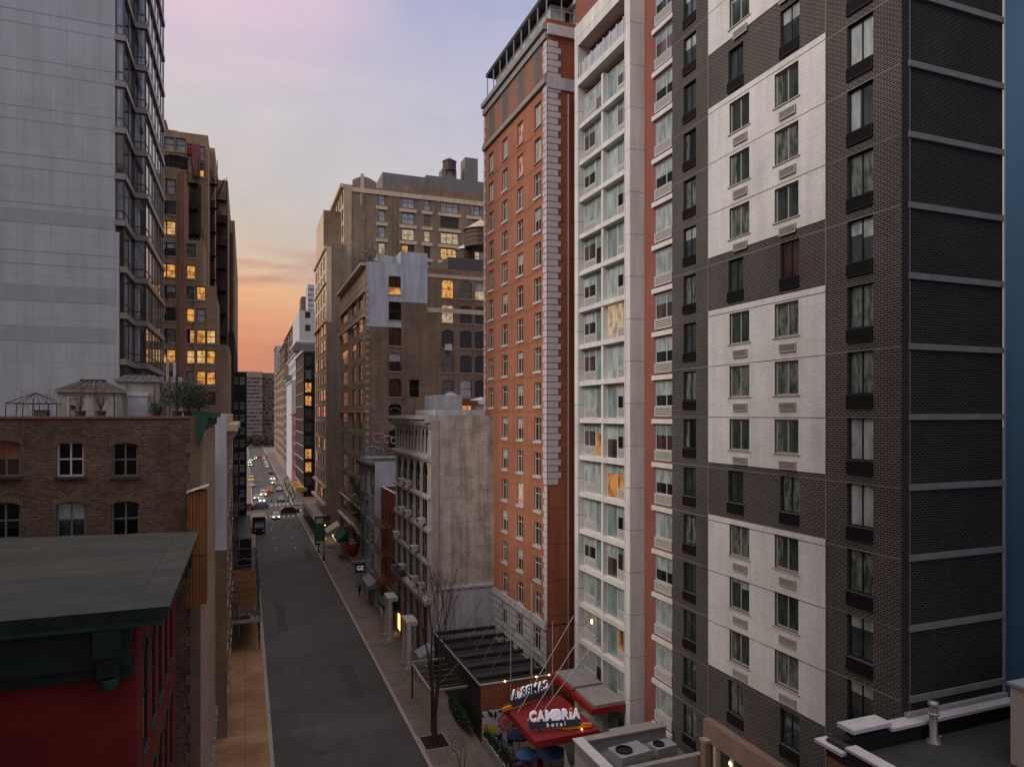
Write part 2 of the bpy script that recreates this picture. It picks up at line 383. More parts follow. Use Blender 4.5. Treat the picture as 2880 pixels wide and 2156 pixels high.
class Bld:
    def __init__(s, name, label, cat, x, y, rz=0, group=None, piv=None):
        s.x, s.y = x, y
        s.root = thing(name, label, cat, (x, y, 0), rz, group)
    def fr(s, v, face):
        x0, x1, y0, y1 = v
        if face == 'S': return Vector((x0, y0, 0)), Vector((1, 0, 0)), Vector((0, -1, 0)), x1 - x0, 0
        if face == 'W': return Vector((x0, y1, 0)), Vector((0, -1, 0)), Vector((-1, 0, 0)), y1 - y0, -math.pi / 2
        if face == 'E': return Vector((x1, y0, 0)), Vector((0, 1, 0)), Vector((1, 0, 0)), y1 - y0, math.pi / 2
        return Vector((x1, y1, 0)), Vector((-1, 0, 0)), Vector((0, 1, 0)), x1 - x0, math.pi
    def vol(s, x0, x1, y0, y1, z0, z1, mat, roof='roof_tar', wins=None, mats=None, name='wall', para=.0, copm=None, noroof=False):
        """one block of the building in world metres; wins = {face: [(s, z, w, h, style[, pane])]}; s, z = centre along / sill height"""
        v = (x0 - s.x, x1 - s.x, y0 - s.y, y1 - s.y); wins = wins or {}; mats = mats or {}
        mb = MB()
        for face in 'SWEN':
            o, d, n, L, rot = s.fr(v, face); m = mats.get(face, mat)
            ws = wins.get(face, [])
            if not ws:
                mb.face([o + Vector((0, 0, z0)), o + d * L + Vector((0, 0, z0)), o + d * L + Vector((0, 0, z1)), o + Vector((0, 0, z1))], m); continue
            ops = [(w[0] - w[2] / 2, w[0] + w[2] / 2, w[1], w[1] + w[3], w) for w in ws]
            ops = [q for q in ops if q[0] > .01 and q[1] < L - .01 and q[2] >= z0 and q[3] < z1]
            def rs(z): return round(z, 4)
            ss = sorted({0.0, rs(L)} | {rs(q[0]) for q in ops} | {rs(q[1]) for q in ops})
            zs = sorted({rs(z0), rs(z1)} | {rs(q[2]) for q in ops} | {rs(q[3]) for q in ops})
            P = lambda a, z, i=0: o + d * a + Vector((0, 0, z)) - n * i
            for k in range(len(zs) - 1):
                zc = (zs[k] + zs[k + 1]) / 2; run = None
                for j in range(len(ss) - 1):
                    sc = (ss[j] + ss[j + 1]) / 2
                    hole = any(q[0] < sc < q[1] and q[2] < zc < q[3] for q in ops)
                    if hole:
                        if run is not None: mb.face([P(run, zs[k]), P(ss[j], zs[k]), P(ss[j], zs[k + 1]), P(run, zs[k + 1])], m); run = None
                    elif run is None: run = ss[j]
                if run is not None: mb.face([P(run, zs[k]), P(ss[-1], zs[k]), P(ss[-1], zs[k + 1]), P(run, zs[k + 1])], m)
            for a, b, c0, c1, w in ops:
                st = w[4]; D = st['depth']
                mb.face([P(a, c0), P(a, c1), P(a, c1, D), P(a, c0, D)], m); mb.face([P(b, c1), P(b, c0), P(b, c0, D), P(b, c1, D)], m)
                mb.face([P(a, c0), P(a, c0, D), P(b, c0, D), P(b, c0)], m); mb.face([P(a, c1, D), P(a, c1), P(b, c1), P(b, c1, D)], m)
                if st['arch']:
                    ah = st['arch'] * (b - a); N = 8; mid = (a + b) / 2
                    pts = [((mid - (b - a) / 2 * math.cos(math.pi * i / N)), c1 - ah + ah * math.sin(math.pi * i / N)) for i in range(N + 1)]
                    for i in range(N):
                        (p, zp), (q, zq) = pts[i], pts[i + 1]
                        mb.face([P(p, zp), P(q, zq), P(q, c1), P(p, c1)], m)
                        mb.face([P(p, zp, D), P(q, zq, D), P(q, zq), P(p, zp)], m)
                s.window(P((a + b) / 2, c0, D - .07), rot, w[2], w[3], st, w[5] if len(w) > 5 else None)
        o = mb.build(name, s.root)
        if not noroof:
            rb = MB(); a, b, c, d_ = v
            if para:
                t = .3
                rb.face([(a + t, c + t, z1), (b - t, c + t, z1), (b - t, d_ - t, z1), (a + t, d_ - t, z1)], roof)
                cm = copm or mat
                for q in ((a, b, c, c + t), (a, b, d_ - t, d_), (a, a + t, c + t, d_ - t), (b - t, b, c + t, d_ - t)):
                    rb.box(q[0], q[1], q[2], q[3], z1, z1 + para, mats.get('S', mat), top=cm, skip='B')
            else: rb.face([(a, c, z1), (b, c, z1), (b, d_, z1), (a, d_, z1)], roof)
            rb.build('roof', s.root)
        return v
    def window(s, loc, rot, w, h, st, pane=None):
        wo = link('window', frame_mesh(w, h, st['frame'], st['t'], st['vs'], st['hs'], 0), s.root, loc, rot)
        sp = pane or pick(st['panes'])
        link('pane', pane_mesh(w, h, sp, 0, 0, 0), wo, (0, .045, 0))
        if st['sill']: link('sill', sill_mesh(w, st['sill'], st['sillh'], st['depth'] + .02), wo, (0, -.001, 0))
        if st['vent']:
            vw, vh, gap, fm, sm = st['vent'][:5]; dx = st['vent'][5] if len(st['vent']) > 5 else 0
            link('vent_grille', grille_mesh(vw, vh, fm, sm), wo, (dx, -st['depth'] + .07 - .058 - (st['vent'][6] if len(st['vent']) > 6 else 0), -gap - vh))
        return wo
    def band(s, v, face, z, h, pr, mat, name='string_course', a=None, b=None, inset=.002):
        o, d, n, L, rot = s.fr(v, face); a = 0 if a is None else a; b = L if b is None else b
        mb = MB(); mb.box(a, b, -pr, -inset, 0, h, mat)
        return mb.build(name, s.root, o + Vector((0, 0, z)), rot)
    def boxes(s, name, lst, sub=None):
        mb = MB()
        for q in lst: mb.box(q[0] - s.x, q[1] - s.x, q[2] - s.y, q[3] - s.y, q[4], q[5], q[6])
        return mb.build(name, sub or s.root)
def tocol(name, rot): pass
def rows(z, n, step): return [z + step * i for i in range(n)]
def dentils(B, v, face, z, h, w, gap, pr, mat, name='bracket'):
    o, d, n, L, rot = B.fr(v, face); mb = MB(); a = gap / 2
    while a + w < L:
        mb.box(a, a + w, -pr, -.002, 0, h, mat); a += w + gap
    return mb.build(name, B.root, o + Vector((0, 0, z)), rot)
def fire_escape(B, v, face, a, b, zs, out=1.0, mat='black_metal'):
    """iron platforms with rails and sloped ladders down one wall"""
    o, d, n, L, rot = B.fr(v, face); mb = MB()
    for i, z in enumerate(zs):
        for k in range(5): mb.box(a, b, -out + k * out / 5, -out + k * out / 5 + .06, z - .05, z, mat)
        mb.box(a, b, -out, -out + .05, z - .12, z - .06, mat)
        for zz in (.45, .95): mb.box(a, b, -out, -out + .035, z + zz, z + zz + .04, mat)
        for zz in (.45, .95):
            mb.box(a, a + .04, -out + .04, -.003, z + zz, z + zz + .04, mat); mb.box(b - .04, b, -out + .04, -.003, z + zz, z + zz + .04, mat)
        x = a
        while x <= b + .001: mb.box(x - .012, x + .012, -out + .006, -out + .03, z, z + .94, mat); x += .3
        if i + 1 < len(zs):
            z2 = zs[i + 1]; xa, xb = (a + .3, b - .8) if i % 2 else (b - .3, a + .8)
            for q in (.3, .75):
                mb.bar((xa, -out * q, z), (xb, -out * q, z2), .04, mat)
            for k in range(1, 11):
                f = k / 11; x = xa + (xb - xa) * f; mb.box(x - .1, x + .1, -out * .75, -out * .3, z + (z2 - z) * f - .01, z + (z2 - z) * f + .015, mat)
    return mb.build('fire_escape', B.root, o, rot)
# ---------------------------------------------------------------- camera, sky, sun
cam = bpy.data.cameras.new('camera'); co = bpy.data.objects.new('camera', cam); COL.objects.link(co)
co.location = (0, 0, H); co.rotation_euler = (math.pi / 2, 0, -TH)
cam.sensor_width = 36; cam.lens = F / 2880 * 36; cam.shift_y = (HV - 1078) / 2880; cam.clip_end = 3000; cam.clip_start = .3
scene.camera = co
scene.view_settings.view_transform = 'Standard'; scene.view_settings.look = 'None'
scene.view_settings.exposure = 0; scene.view_settings.gamma = 1

SUN_EL, SUN_AZ = math.radians(33), math.radians(-101)        # azimuth from +Y, negative = towards -X
world = bpy.data.worlds.new('World'); scene.world = world; world.use_nodes = True
nt = world.node_tree; nt.nodes.clear()
def N(t, **k):
    n = nt.nodes.new(t)
    for a, b in k.items(): setattr(n, a, b)
    return n
out = N('ShaderNodeOutputWorld'); tc = N('ShaderNodeTexCoord'); sep = N('ShaderNodeSeparateXYZ')
nt.links.new(tc.outputs['Generated'], sep.inputs[0])
def ramp(stops):
    r = N('ShaderNodeValToRGB'); e = r.color_ramp.elements
    while len(e) < len(stops): e.new(.5)
    for i, (p, c) in enumerate(stops): e[i].position = p; e[i].color = (*c, 1)
    return r
SKY_STREET = [(0, lin((196, 120, 96))), (.075, lin((214, 138, 103))), (.125, lin((228, 160, 116))), (.168, lin((230, 178, 130))),
              (.195, lin((216, 182, 152))), (.235, lin((204, 190, 172))), (.285, lin((203, 195, 189))), (.37, lin((205, 198, 200))),
              (.44, lin((201, 194, 203))), (.50, lin((196, 187, 205))), (.62, lin((192, 186, 200))), (1, lin((224, 212, 200)))]
SKY_AWAY = [(0, lin((150, 140, 150))), (.12, lin((168, 158, 166))), (.25, lin((190, 186, 194))), (.36, lin((196, 192, 204))), (.44, lin((178, 181, 206))), (.5, lin((160, 170, 205))), (.62, lin((172, 176, 200))), (1, lin((224, 212, 200)))]
# soft banks of cloud: a little noise bends the height used for the colours
nz = N('ShaderNodeTexNoise'); nz.inputs['Scale'].default_value = 2.6; nz.inputs['Detail'].default_value = 5; nz.inputs['Roughness'].default_value = .55
mp = N('ShaderNodeMapping'); mp.inputs['Scale'].default_value = (1, 1, 3.2); nt.links.new(tc.outputs['Generated'], mp.inputs[0]); nt.links.new(mp.outputs[0], nz.inputs['Vector'])
m1 = N('ShaderNodeMath', operation='SUBTRACT'); nt.links.new(nz.outputs['Fac'], m1.inputs[0]); m1.inputs[1].default_value = .5
m2 = N('ShaderNodeMath', operation='MULTIPLY'); nt.links.new(m1.outputs[0], m2.inputs[0]); m2.inputs[1].default_value = .10
m3 = N('ShaderNodeMath', operation='ADD'); nt.links.new(sep.outputs['Z'], m3.inputs[0]); nt.links.new(m2.outputs[0], m3.inputs[1])
ra, rb = ramp(SKY_STREET), ramp(SKY_AWAY)
nt.links.new(m3.outputs[0], ra.inputs[0]); nt.links.new(m3.outputs[0], rb.inputs[0])
# how far round from the glow down the street
at = N('ShaderNodeMath', operation='ARCTAN2'); nt.links.new(sep.outputs['X'], at.inputs[0]); nt.links.new(sep.outputs['Y'], at.inputs[1])
mr = N('ShaderNodeMapRange'); mr.interpolation_type = 'SMOOTHSTEP'; nt.links.new(at.outputs[0], mr.inputs['Value'])
mr.inputs['From Min'].default_value = math.radians(-4); mr.inputs['From Max'].default_value = math.radians(25)
ml = N('ShaderNodeMapRange'); ml.interpolation_type = 'SMOOTHSTEP'; nt.links.new(at.outputs[0], ml.inputs['Value'])
ml.inputs['From Min'].default_value = math.radians(-110); ml.inputs['From Max'].default_value = math.radians(-60)
ml.inputs['To Min'].default_value = 1; ml.inputs['To Max'].default_value = 0
mxx = N('ShaderNodeMath', operation='MAXIMUM'); nt.links.new(mr.outputs[0], mxx.inputs[0]); nt.links.new(ml.outputs[0], mxx.inputs[1])
mix = N('ShaderNodeMix', data_type='RGBA'); nt.links.new(mxx.outputs[0], mix.inputs['Factor']); nt.links.new(ra.outputs[0], mix.inputs[6]); nt.links.new(rb.outputs[0], mix.inputs[7])
# pink veil high on the left
nv = N('ShaderNodeTexNoise'); nv.inputs['Scale'].default_value = 1.7; nv.inputs['Detail'].default_value = 4; nt.links.new(tc.outputs['Generated'], nv.inputs['Vector'])
rv = ramp([(.42, (0, 0, 0)), (.68, (1, 1, 1))]); nt.links.new(nv.outputs['Fac'], rv.inputs[0])
zr = N('ShaderNodeMapRange'); nt.links.new(sep.outputs['Z'], zr.inputs['Value']); zr.inputs['From Min'].default_value = .38; zr.inputs['From Max'].default_value = .52
dt = N('ShaderNodeVectorMath', operation='DOT_PRODUCT'); nt.links.new(tc.outputs['Generated'], dt.inputs[0]); dt.inputs[1].default_value = Vector((-.10, .85, .52)).normalized()
dr = N('ShaderNodeMapRange'); dr.interpolation_type = 'SMOOTHSTEP'; nt.links.new(dt.outputs['Value'], dr.inputs['Value']); dr.inputs['From Min'].default_value = .955; dr.inputs['From Max'].default_value = 1.0
mm = N('ShaderNodeMath', operation='MULTIPLY'); nt.links.new(rv.outputs[0], mm.inputs[0]); mm.inputs[1].default_value = .12
ma = N('ShaderNodeMath', operation='ADD'); nt.links.new(mm.outputs[0], ma.inputs[0]); nt.links.new(dr.outputs[0], ma.inputs[1])
mz = N('ShaderNodeMath', operation='MULTIPLY', use_clamp=True); nt.links.new(ma.outputs[0], mz.inputs[0]); nt.links.new(zr.outputs[0], mz.inputs[1])
mixp = N('ShaderNodeMix', data_type='RGBA'); nt.links.new(mz.outputs[0], mixp.inputs['Factor']); nt.links.new(mix.outputs[2], mixp.inputs[6]); mixp.inputs[7].default_value = (*lin((226, 198, 212)), 1)
# dusky wisps low over the street
nw = N('ShaderNodeTexNoise'); nw.inputs['Scale'].default_value = 5.5; nw.inputs['Detail'].default_value = 6
mpw = N('ShaderNodeMapping'); mpw.inputs['Scale'].default_value = (1, 1, 6.5); mpw.inputs['Location'].default_value = (1.3, 0, .35); nt.links.new(tc.outputs['Generated'], mpw.inputs[0]); nt.links.new(mpw.outputs[0], nw.inputs['Vector'])
rw = ramp([(.47, (0, 0, 0)), (.62, (1, 1, 1))]); nt.links.new(nw.outputs['Fac'], rw.inputs[0])
bw = ramp([(.0, (.25, .25, .25)), (.10, (.25, .25, .25)), (.165, (.1, .1, .1)), (.185, (1, 1, 1)), (.20, (1, 1, 1)), (.225, (0, 0, 0))]); nt.links.new(sep.outputs['Z'], bw.inputs[0])
mw = N('ShaderNodeMath', operation='MULTIPLY'); nt.links.new(rw.outputs[0], mw.inputs[0]); nt.links.new(bw.outputs[0], mw.inputs[1])
mixw = N('ShaderNodeMix', data_type='RGBA'); nt.links.new(mw.outputs[0], mixw.inputs['Factor']); nt.links.new(mixp.outputs[2], mixw.inputs[6]); mixw.inputs[7].default_value = (*lin((190, 138, 122)), 1)
bg = N('ShaderNodeBackground'); nc = N('ShaderNodeTexNoise'); nc.inputs['Scale'].default_value = 3.4; nc.inputs['Detail'].default_value = 7; nc.inputs['Roughness'].default_value = .62; nc.inputs['Distortion'].default_value = .4
mpc = N('ShaderNodeMapping'); mpc.inputs['Scale'].default_value = (1, 1, 2.4); mpc.inputs['Rotation'].default_value = (0, .25, 0); nt.links.new(tc.outputs['Generated'], mpc.inputs[0]); nt.links.new(mpc.outputs[0], nc.inputs['Vector'])
rc_ = ramp([(.35, (.95, .96, 1.0)), (.65, (1.10, 1.07, 1.04))]); nt.links.new(nc.outputs['Fac'], rc_.inputs[0])
mxc = N('ShaderNodeMix', data_type='RGBA', blend_type='MULTIPLY'); mxc.inputs['Factor'].default_value = 1; nt.links.new(mixw.outputs[2], mxc.inputs[6]); nt.links.new(rc_.outputs[0], mxc.inputs[7]); nt.links.new(mxc.outputs[2], bg.inputs['Color']); zs_n = N('ShaderNodeMapRange'); nt.links.new(sep.outputs['Z'], zs_n.inputs['Value']); zs_n.inputs['From Min'].default_value = .56; zs_n.inputs['From Max'].default_value = .95; zs_n.inputs['To Min'].default_value = 1.0; zs_n.inputs['To Max'].default_value = 2.3; nt.links.new(zs_n.outputs[0], bg.inputs['Strength'])
sky = N('ShaderNodeTexSky'); sky.sky_type = 'NISHITA'; sky.sun_disc = False; sky.sun_elevation = SUN_EL; sky.sun_rotation = SUN_AZ
bg2 = N('ShaderNodeBackground'); nt.links.new(sky.outputs[0], bg2.inputs['Color']); bg2.inputs['Strength'].default_value = .002
ad = N('ShaderNodeAddShader'); nt.links.new(bg.outputs[0], ad.inputs[0]); nt.links.new(bg2.outputs[0], ad.inputs[1]); nt.links.new(ad.outputs[0], out.inputs['Surface'])
sl = bpy.data.lights.new('sun', 'SUN'); so = bpy.data.objects.new('sun', sl); COL.objects.link(so)
sl.energy = 2.1; sl.angle = math.radians(26); sl.color = (1.0, .89, .76)
sd = Vector((math.sin(SUN_AZ) * math.cos(SUN_EL), math.cos(SUN_AZ) * math.cos(SUN_EL), math.sin(SUN_EL)))
so.rotation_euler = sd.to_track_quat('Z', 'Y').to_euler(); so.location = (0, 0, 120)

# ---------------------------------------------------------------- ground
LB, RB = -2.3, 16.4          # building lines
LC, RC = 1.95, 12.1          # kerbs
AV0, AV1 = 183.0, 200.0      # avenue kerbs (Y)
plain('side_beam', (.23, .235, .24), .6, amount=.5, streak=.3)
plain('asphalt', (.062, .060, .060), .7, amount=.9, streak=.35, scale=.10, spec=.4)
plain('asphalt_patch', (.054, .052, .052), .8, amount=.6, streak=0, scale=.5); plain('iron_cover', (.035, .033, .032), .45, .4, amount=.6, streak=0, scale=2)
brick('pavement', (.17, .145, .128), (.195, .165, .145), (.075, .066, .06), 1.55, 1.55, .02, offset=0, amount=.75, streak=0, scale=.25, bump=.1)
brick('pavement_shoplit', (.29, .17, .095), (.34, .20, .115), (.16, .095, .055), 1.9, 3.4, .022, offset=0, amount=.95, streak=0, scale=.3, bump=.1)  # warm shop light on the left pavement is mixed into this colour
plain('kerb_stone', (.30, .275, .26), .7, amount=.4, streak=0, scale=1)
plain('road_paint', (.50, .49, .47), .6, amount=.7, streak=0, scale=1.5)
plain('earth', (.055, .05, .048), .9, amount=.5, streak=0)
g = MB(); g.face([(-1200, -200, -.15), (1400, -200, -.15), (1400, 2600, -.15), (-1200, 2600, -.15)], 'earth'); struct(g.build('ground'))
g = MB(); g.face([(LC, -30, 0), (RC, -30, 0), (RC, AV0, 0), (LC, AV0, 0)], 'asphalt')
g.face([(LC, AV1, 0), (RC, AV1, 0), (RC, 560, 0), (LC, 560, 0)], 'asphalt'); struct(g.build('street'))
g = MB(); g.face([(-160, AV0, 0), (220, AV0, 0), (220, AV1, 0), (-160, AV1, 0)], 'asphalt'); struct(g.build('avenue'))
def pave(name, x0, x1, y0, y1, kx, m='pavement', ends=''):
    g = MB(); s = .3
    lo, hi = (x0 + s, x1) if kx == x0 else (x0, x1 - s)
    g.face([(lo, y0, .14), (hi, y0, .14), (hi, y1, .14), (lo, y1, .14)], m)
    g.box(min(kx, kx + (s if kx == x0 else -s)), max(kx, kx + (s if kx == x0 else -s)), y0, y1, -.1, .15, 'kerb_stone')
    struct(g.build(name))
pave('pavement_right', RC, 30, -30, AV0 - .5, RC)
pave('pavement_left', -14, LC, -30, AV0 - .5, LC, 'pavement_shoplit')
pave('pavement_far_right', RC, 40, AV1 + .5, 560, RC)
pave('pavement_far_left', -40, LC, AV1 + .5, 560, LC)
g = MB()
for y in (AV0 - 5.2, AV1 + 1.2):
    x = LC + .5
    while x < RC - .5: g.face([(x, y, .004), (x + .35, y, .004), (x + .35, y + 3, .004), (x, y + 3, .004)], 'road_paint'); x += 1.05
for y in (AV0 - 7.2, AV1 + 5.2): g.face([(LC + .3, y, .004), (RC - .3, y, .004), (RC - .3, y + .4, .004), (LC + .3, y + .4, .004)], 'road_paint')
for x in (5.3, 8.7):
    for y in range(135, 160, 12): g.face([(x, y, .004), (x + .12, y, .004), (x + .12, y + 2.4, .004), (x, y + 2.4, .004)], 'road_paint')
    for y in range(212, 400, 12): g.face([(x, y, .004), (x + .12, y, .004), (x + .12, y + 3, .004), (x, y + 3, .004)], 'road_paint')
for y in (AV0 + .3, AV1 - .6): g.face([(-40, y, .004), (LC, y, .004), (LC, y + .25, .004), (-40, y + .25, .004)], 'road_paint')
struct(g.build('road_markings'))
g = MB()
for x, y, w, l in ((8.6, 62, 1.4, 9), (3.6, 84, 1.1, 14), (9.8, 124, 1.3, 11)): g.face([(x, y, .004), (x + w, y + .1, .004), (x + w - .05, y + l, .004), (x + .04, y + l - .15, .004)], 'asphalt_patch')
struct(g.build('road_patches'))
for i, (x, y, r_, lb) in enumerate(((5.2, 53, .38, 'nearest round iron cover in the bare roadway'), (7.9, 71, .36, 'second round iron cover along the bare roadway'), (4.3, 97, .38, 'third round iron cover beside the long asphalt patch'), (8.2, 118, .36, 'farthest round iron cover before the avenue'))):
    mb = MB(); mb.lathe([(0, .012), (r_, .012), (r_ + .04, .001)], 'iron_cover', n=18); tag(mb.build('manhole_cover', None, (x, y, .004)), lb, 'manhole cover', 'iron covers in the roadway')

# ================================================================ RIGHT SIDE, from near to far
# ---- dark patterned hotel
DX = 25.0; y1 = onX(1892, DX); y0 = onX(2535, DX); xe = onY(2820, y0)
B = Bld('hotel', 'dark grey brick hotel with large white brick blocks around its windows', 'building', DX, y0)
L = y1 - y0
def sW(px): return y1 - onX(px, DX)
stp = 2.895
white = [(30.95, 22.25), (19.25, 10.6), (42.6, 34.0), (54.2, 45.7)]
def inwhite(z): return any(b < z < a for a, b in white)
dkp = (('pane_green', 3), ('pane_curtain', 3), (('blind', .4, 'pane_cool', 'pane_green'), 2), (('side', .3, 'pane_curtain', 'pane_dark'), 2))
dkA = S('black_metal', .06, (.5,), (), dkp, None, .2, vent=(1.28, .52, .02, 'black_metal', 'black_metal'))
dkB = S('black_metal', .06, (.5,), (), dkp, None, .2, vent=(1.3, .55, .02, 'black_metal', 'black_metal'))
dkD = S('black_metal', .07, (.5,), (), (('pane_cool', 2), (('blind2', .35, .45, 'pane_sheer', 'pane_green'), 2), ('pane_curtain', 2), (('side', .4, 'pane_cool', 'pane_green'), 2)), None, .22, vent=(1.38, .58, .02, 'black_metal', 'black_metal'))
dkDlow = S('black_metal', .07, (.5,), (), (('pane_green', 2), (('blind2', .3, .3, 'pane_sheer', 'pane_green'), 2), ('pane_curtain', 2)), None, .22, vent=(1.38, .58, .02, 'black_metal', 'black_metal'))
whS = S('beige_frame', .07, (.5,), (), (('pane_curtain', 3), ('pane_green', 2), (('side', .25, 'pane_curtain', 'pane_green'), 2), (('blind2', .15, .3, 'pane_cool', 'pane_green'), 1)), 'beige_frame', .16, vent=(1.1, .42, .36, 'beige_frame', 'brown_frame', .12, .036), sillh=.06)
wn = []
for k in range(-9, 12):
    zc = 29.7 + stp * k
    if zc < 2.5 or zc > 61: continue
    wn.append((sW(1941), zc - .95, 1.28, 1.75, dkA))
    lit = ('side', .5, 'pane_green', 'pane_lamp') if abs(zc - (29.7 - 6 * stp)) < .1 else None
    wn.append((sW(2421), zc - .93, 1.38, 1.9, dkD if k > -4 else dkDlow, ('side', .5, 'pane_green', 'pane_lamp')) if k == -7 else (sW(2421), zc - .93, 1.38, 1.9, dkD if k > -4 else dkDlow))
    if inwhite(zc):
        wn.append((sW(2082), zc - .85, 1.62, 1.7, whS)); wn.append((sW(2215), zc - .85, 1.62, 1.7, whS))
    else:
        wn.append((sW(2071), zc - .85, 1.25, 1.75, dkB)); wn.append((sW(2223), zc - .85, 1.3, 1.85, dkB, 'pane_brown') if k == 1 else (sW(2223), zc - .85, 1.3, 1.85, dkB))
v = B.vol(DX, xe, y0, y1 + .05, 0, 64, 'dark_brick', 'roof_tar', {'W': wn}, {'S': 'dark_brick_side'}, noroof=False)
# white brick facing blocks, 3 cm proud, cut round the windows
a0, a1 = sW(1995), sW(2327)
for zt, zb in white:
    mb = MB()
    cut = [(w[0] - w[2] / 2, w[0] + w[2] / 2, w[1], w[1] + w[3]) for w in wn if a0 < w[0] < a1 and zb < w[1] < zt]
    zs = sorted({zb, zt} | {c[2] for c in cut} | {c[3] for c in cut}); ss = sorted({a0, a1} | {c[0] for c in cut} | {c[1] for c in cut})
    for i in range(len(zs) - 1):
        for j in range(len(ss) - 1):
            sc, zc = (ss[j] + ss[j + 1]) / 2, (zs[i] + zs[i + 1]) / 2
            if not any(c[0] < sc < c[1] and c[2] < zc < c[3] for c in cut):
                mb.box(ss[j], ss[j + 1], -.035, -.003, zs[i], zs[i + 1], 'white_brick')
    o, d, n, L_, rot = B.fr(v, 'W'); mb.build('white_brick_block', B.root, o, rot)
    mb = MB()
    for z in [zt - .3 - k * stp for k in range(3)]: mb.box(a0, a1, -.038, -.0355, z - .035, z, 'dark_metal')
    mb.build('joint_strip', B.root, o, rot)
mb = MB()
for k in range(-8, 12):
    z = 30.65 + k * stp
    for q0, q1 in ((0, a0), (a1, L)): mb.box(q0, q1, -.012, -.002, z, z + .022, 'coping_grey')
    if not inwhite(z - .5): mb.box(a0, a1, -.012, -.002, z, z + .022, 'coping_grey')
for s_ in (a0, a1): mb.box(s_ - .03, s_, -.045, -.002, 6, 62, 'coping_grey')
o, d, n, L_, rot = B.fr(v, 'W'); mb.build('joint_strip', B.root, o, rot)
for k in range(-12, 9):
    z = 39.25 + k * stp
    if z > 2: B.band(v, 'S', z, .25, .10, 'side_beam', 'floor_beam', a=.35)
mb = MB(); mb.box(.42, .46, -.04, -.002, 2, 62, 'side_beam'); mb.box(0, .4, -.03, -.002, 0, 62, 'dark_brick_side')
o, d, n, L_, rot = B.fr(v, 'S'); mb.build('corner_strip', B.root, o, rot)
# pink stone street front at its foot
fy0, fy1 = onX(2330, DX), onX(1998, DX)
mb = MB(); fx = DX - .5
zf = 7.6
mb.box(fx - B.x, -.003, fy0 - y0, fy1 - y0, zf - 1.15, zf, 'pink_stone'); mb.box(fx - B.x, -.003, fy1 - y0 - .5, fy1 - y0, 0, zf - 1.152, 'pink_stone')
q = fy0
while q < fy1 - 1: mb.box(fx - B.x, -.003, q - y0, q - y0 + .28, 0, zf - 1.152, 'beige_frame'); q += 1.5
mb.build('street_front', B.root)
mb = MB(); mb.box(fx + .3 - B.x, -.002, fy0 - y0 + .01, fy1 - y0 - .51, 0, zf - 1.16, 'pane_green'); mb.build('shop_window', B.root)
for yy in (fy1 - 2.4, fy1 - 5.2):
    mb = MB(); mb.lathe([(0, .16), (.16, .1), (.2, 0), (.16, -.1), (0, -.16)], 'lamp_warm', (fx + .12 - B.x, yy - y0, zf - 1.5), 10); mb.build('lamp', B.root)

# ---- blue rendered building at the right edge
B = Bld('blue_building', 'tall plain blue rendered building at the right edge of the view', 'building', xe, y0 - 9)
B.vol(xe + .02, xe + 16, y0 - 9, y0 - .02, 0, 66, 'blue_stucco')
B.boxes('corner_strip', [(xe - .03, xe + .015, y0 - .12, y0 - .05, 0, 65, 'lightgrey_beam')])

# ---- low black roof in the bottom right corner
zr_ = 12.6
xa, yb = 20.9, y0 - .12
B = Bld('low_roof_building', 'low building with black tar roof and white coping against the dark hotel', 'building', xa, yb - 14)
ya = yb - 14
v = B.vol(xa, xe + 12, ya, yb - .02, 0, zr_ - .7, 'russet_brick', 'roof_tar')
B.boxes('parapet', [(xa, xa + .35, ya, yb, zr_ - .7, zr_ - .05, 'dark_metal'), (xa + .35, xe + 12, yb - .4, yb, zr_ - .7, zr_ - .05, 'black_metal')])
B.boxes('coping', [(xa - .12, xa + .42, ya, yb - 1.0, zr_ - .05, zr_ + .05, 'coping'), (xa - .25, xa + .35, yb - .98, yb + .35, zr_ - .3, zr_ - .18, 'coping'),
                   (xa + .9, xa + 2.9, yb - .45, yb + .35, zr_ + .1, zr_ + .26, 'coping'), (xa + 2.8, xe + 1.5, yb - .55, yb + .08, zr_ - .05, zr_ + .07, 'coping'), (DX + .1, xe + 1.5, yb - .1, yb + .08, zr_ + .075, zr_ + .25, 'lightgrey_beam')])
p = (25.7, yb - .75)
t = thing('vent_pipe', 'grey vent pipe with collar standing on the black tar roof', 'vent pipe', (p[0], p[1], zr_ - .7))
mb = MB(); mb.lathe([(.3, 0), (.3, .05), (.15, .2), (.15, 1.5)], 'galvanised', n=14); mb.build('pipe', t, smooth=True)
mb = MB(); mb.lathe([(.15, 1.1), (.23, 1.12), (.23, 1.18), (.15, 1.2)], 'lightgrey_beam', n=14); mb.lathe([(.2, 1.5), (.2, 1.62), (0, 1.66)], 'galvanised', n=14); mb.build('cap', t, smooth=True)
p = gnd(2635, 2085, zr_ - .7)
mb = MB(); mb.bar((-.3, 0, .05), (.35, .1, .12), .05, 'coping_grey'); mb.bar((-.2, .15, .05), (.1, -.1, .07), .04, 'coping_grey')
tag(mb.build('scrap_wood', None, (p[0], p[1], zr_ - .69)), 'two short sticks lying on the black tar roof beside the pipe', 'debris')
bx = onY(2842, yb - 3.0); 
B = Bld('bulkhead', 'beige rendered roof bulkhead with grey coping at the right edge', 'bulkhead', bx, yb - 7)
zt = zat(1925, bx, yb - 3.0)
B.vol(bx, bx + 5, yb - 7, yb - 3.0, zr_ - .69, zt, 'cream_cloth', 'roof_grey')
B.boxes('coping', [(bx - .08, bx + 5.08, yb - 7.08, yb - 2.92, zt + .005, zt + .12, 'lightgrey_beam')])

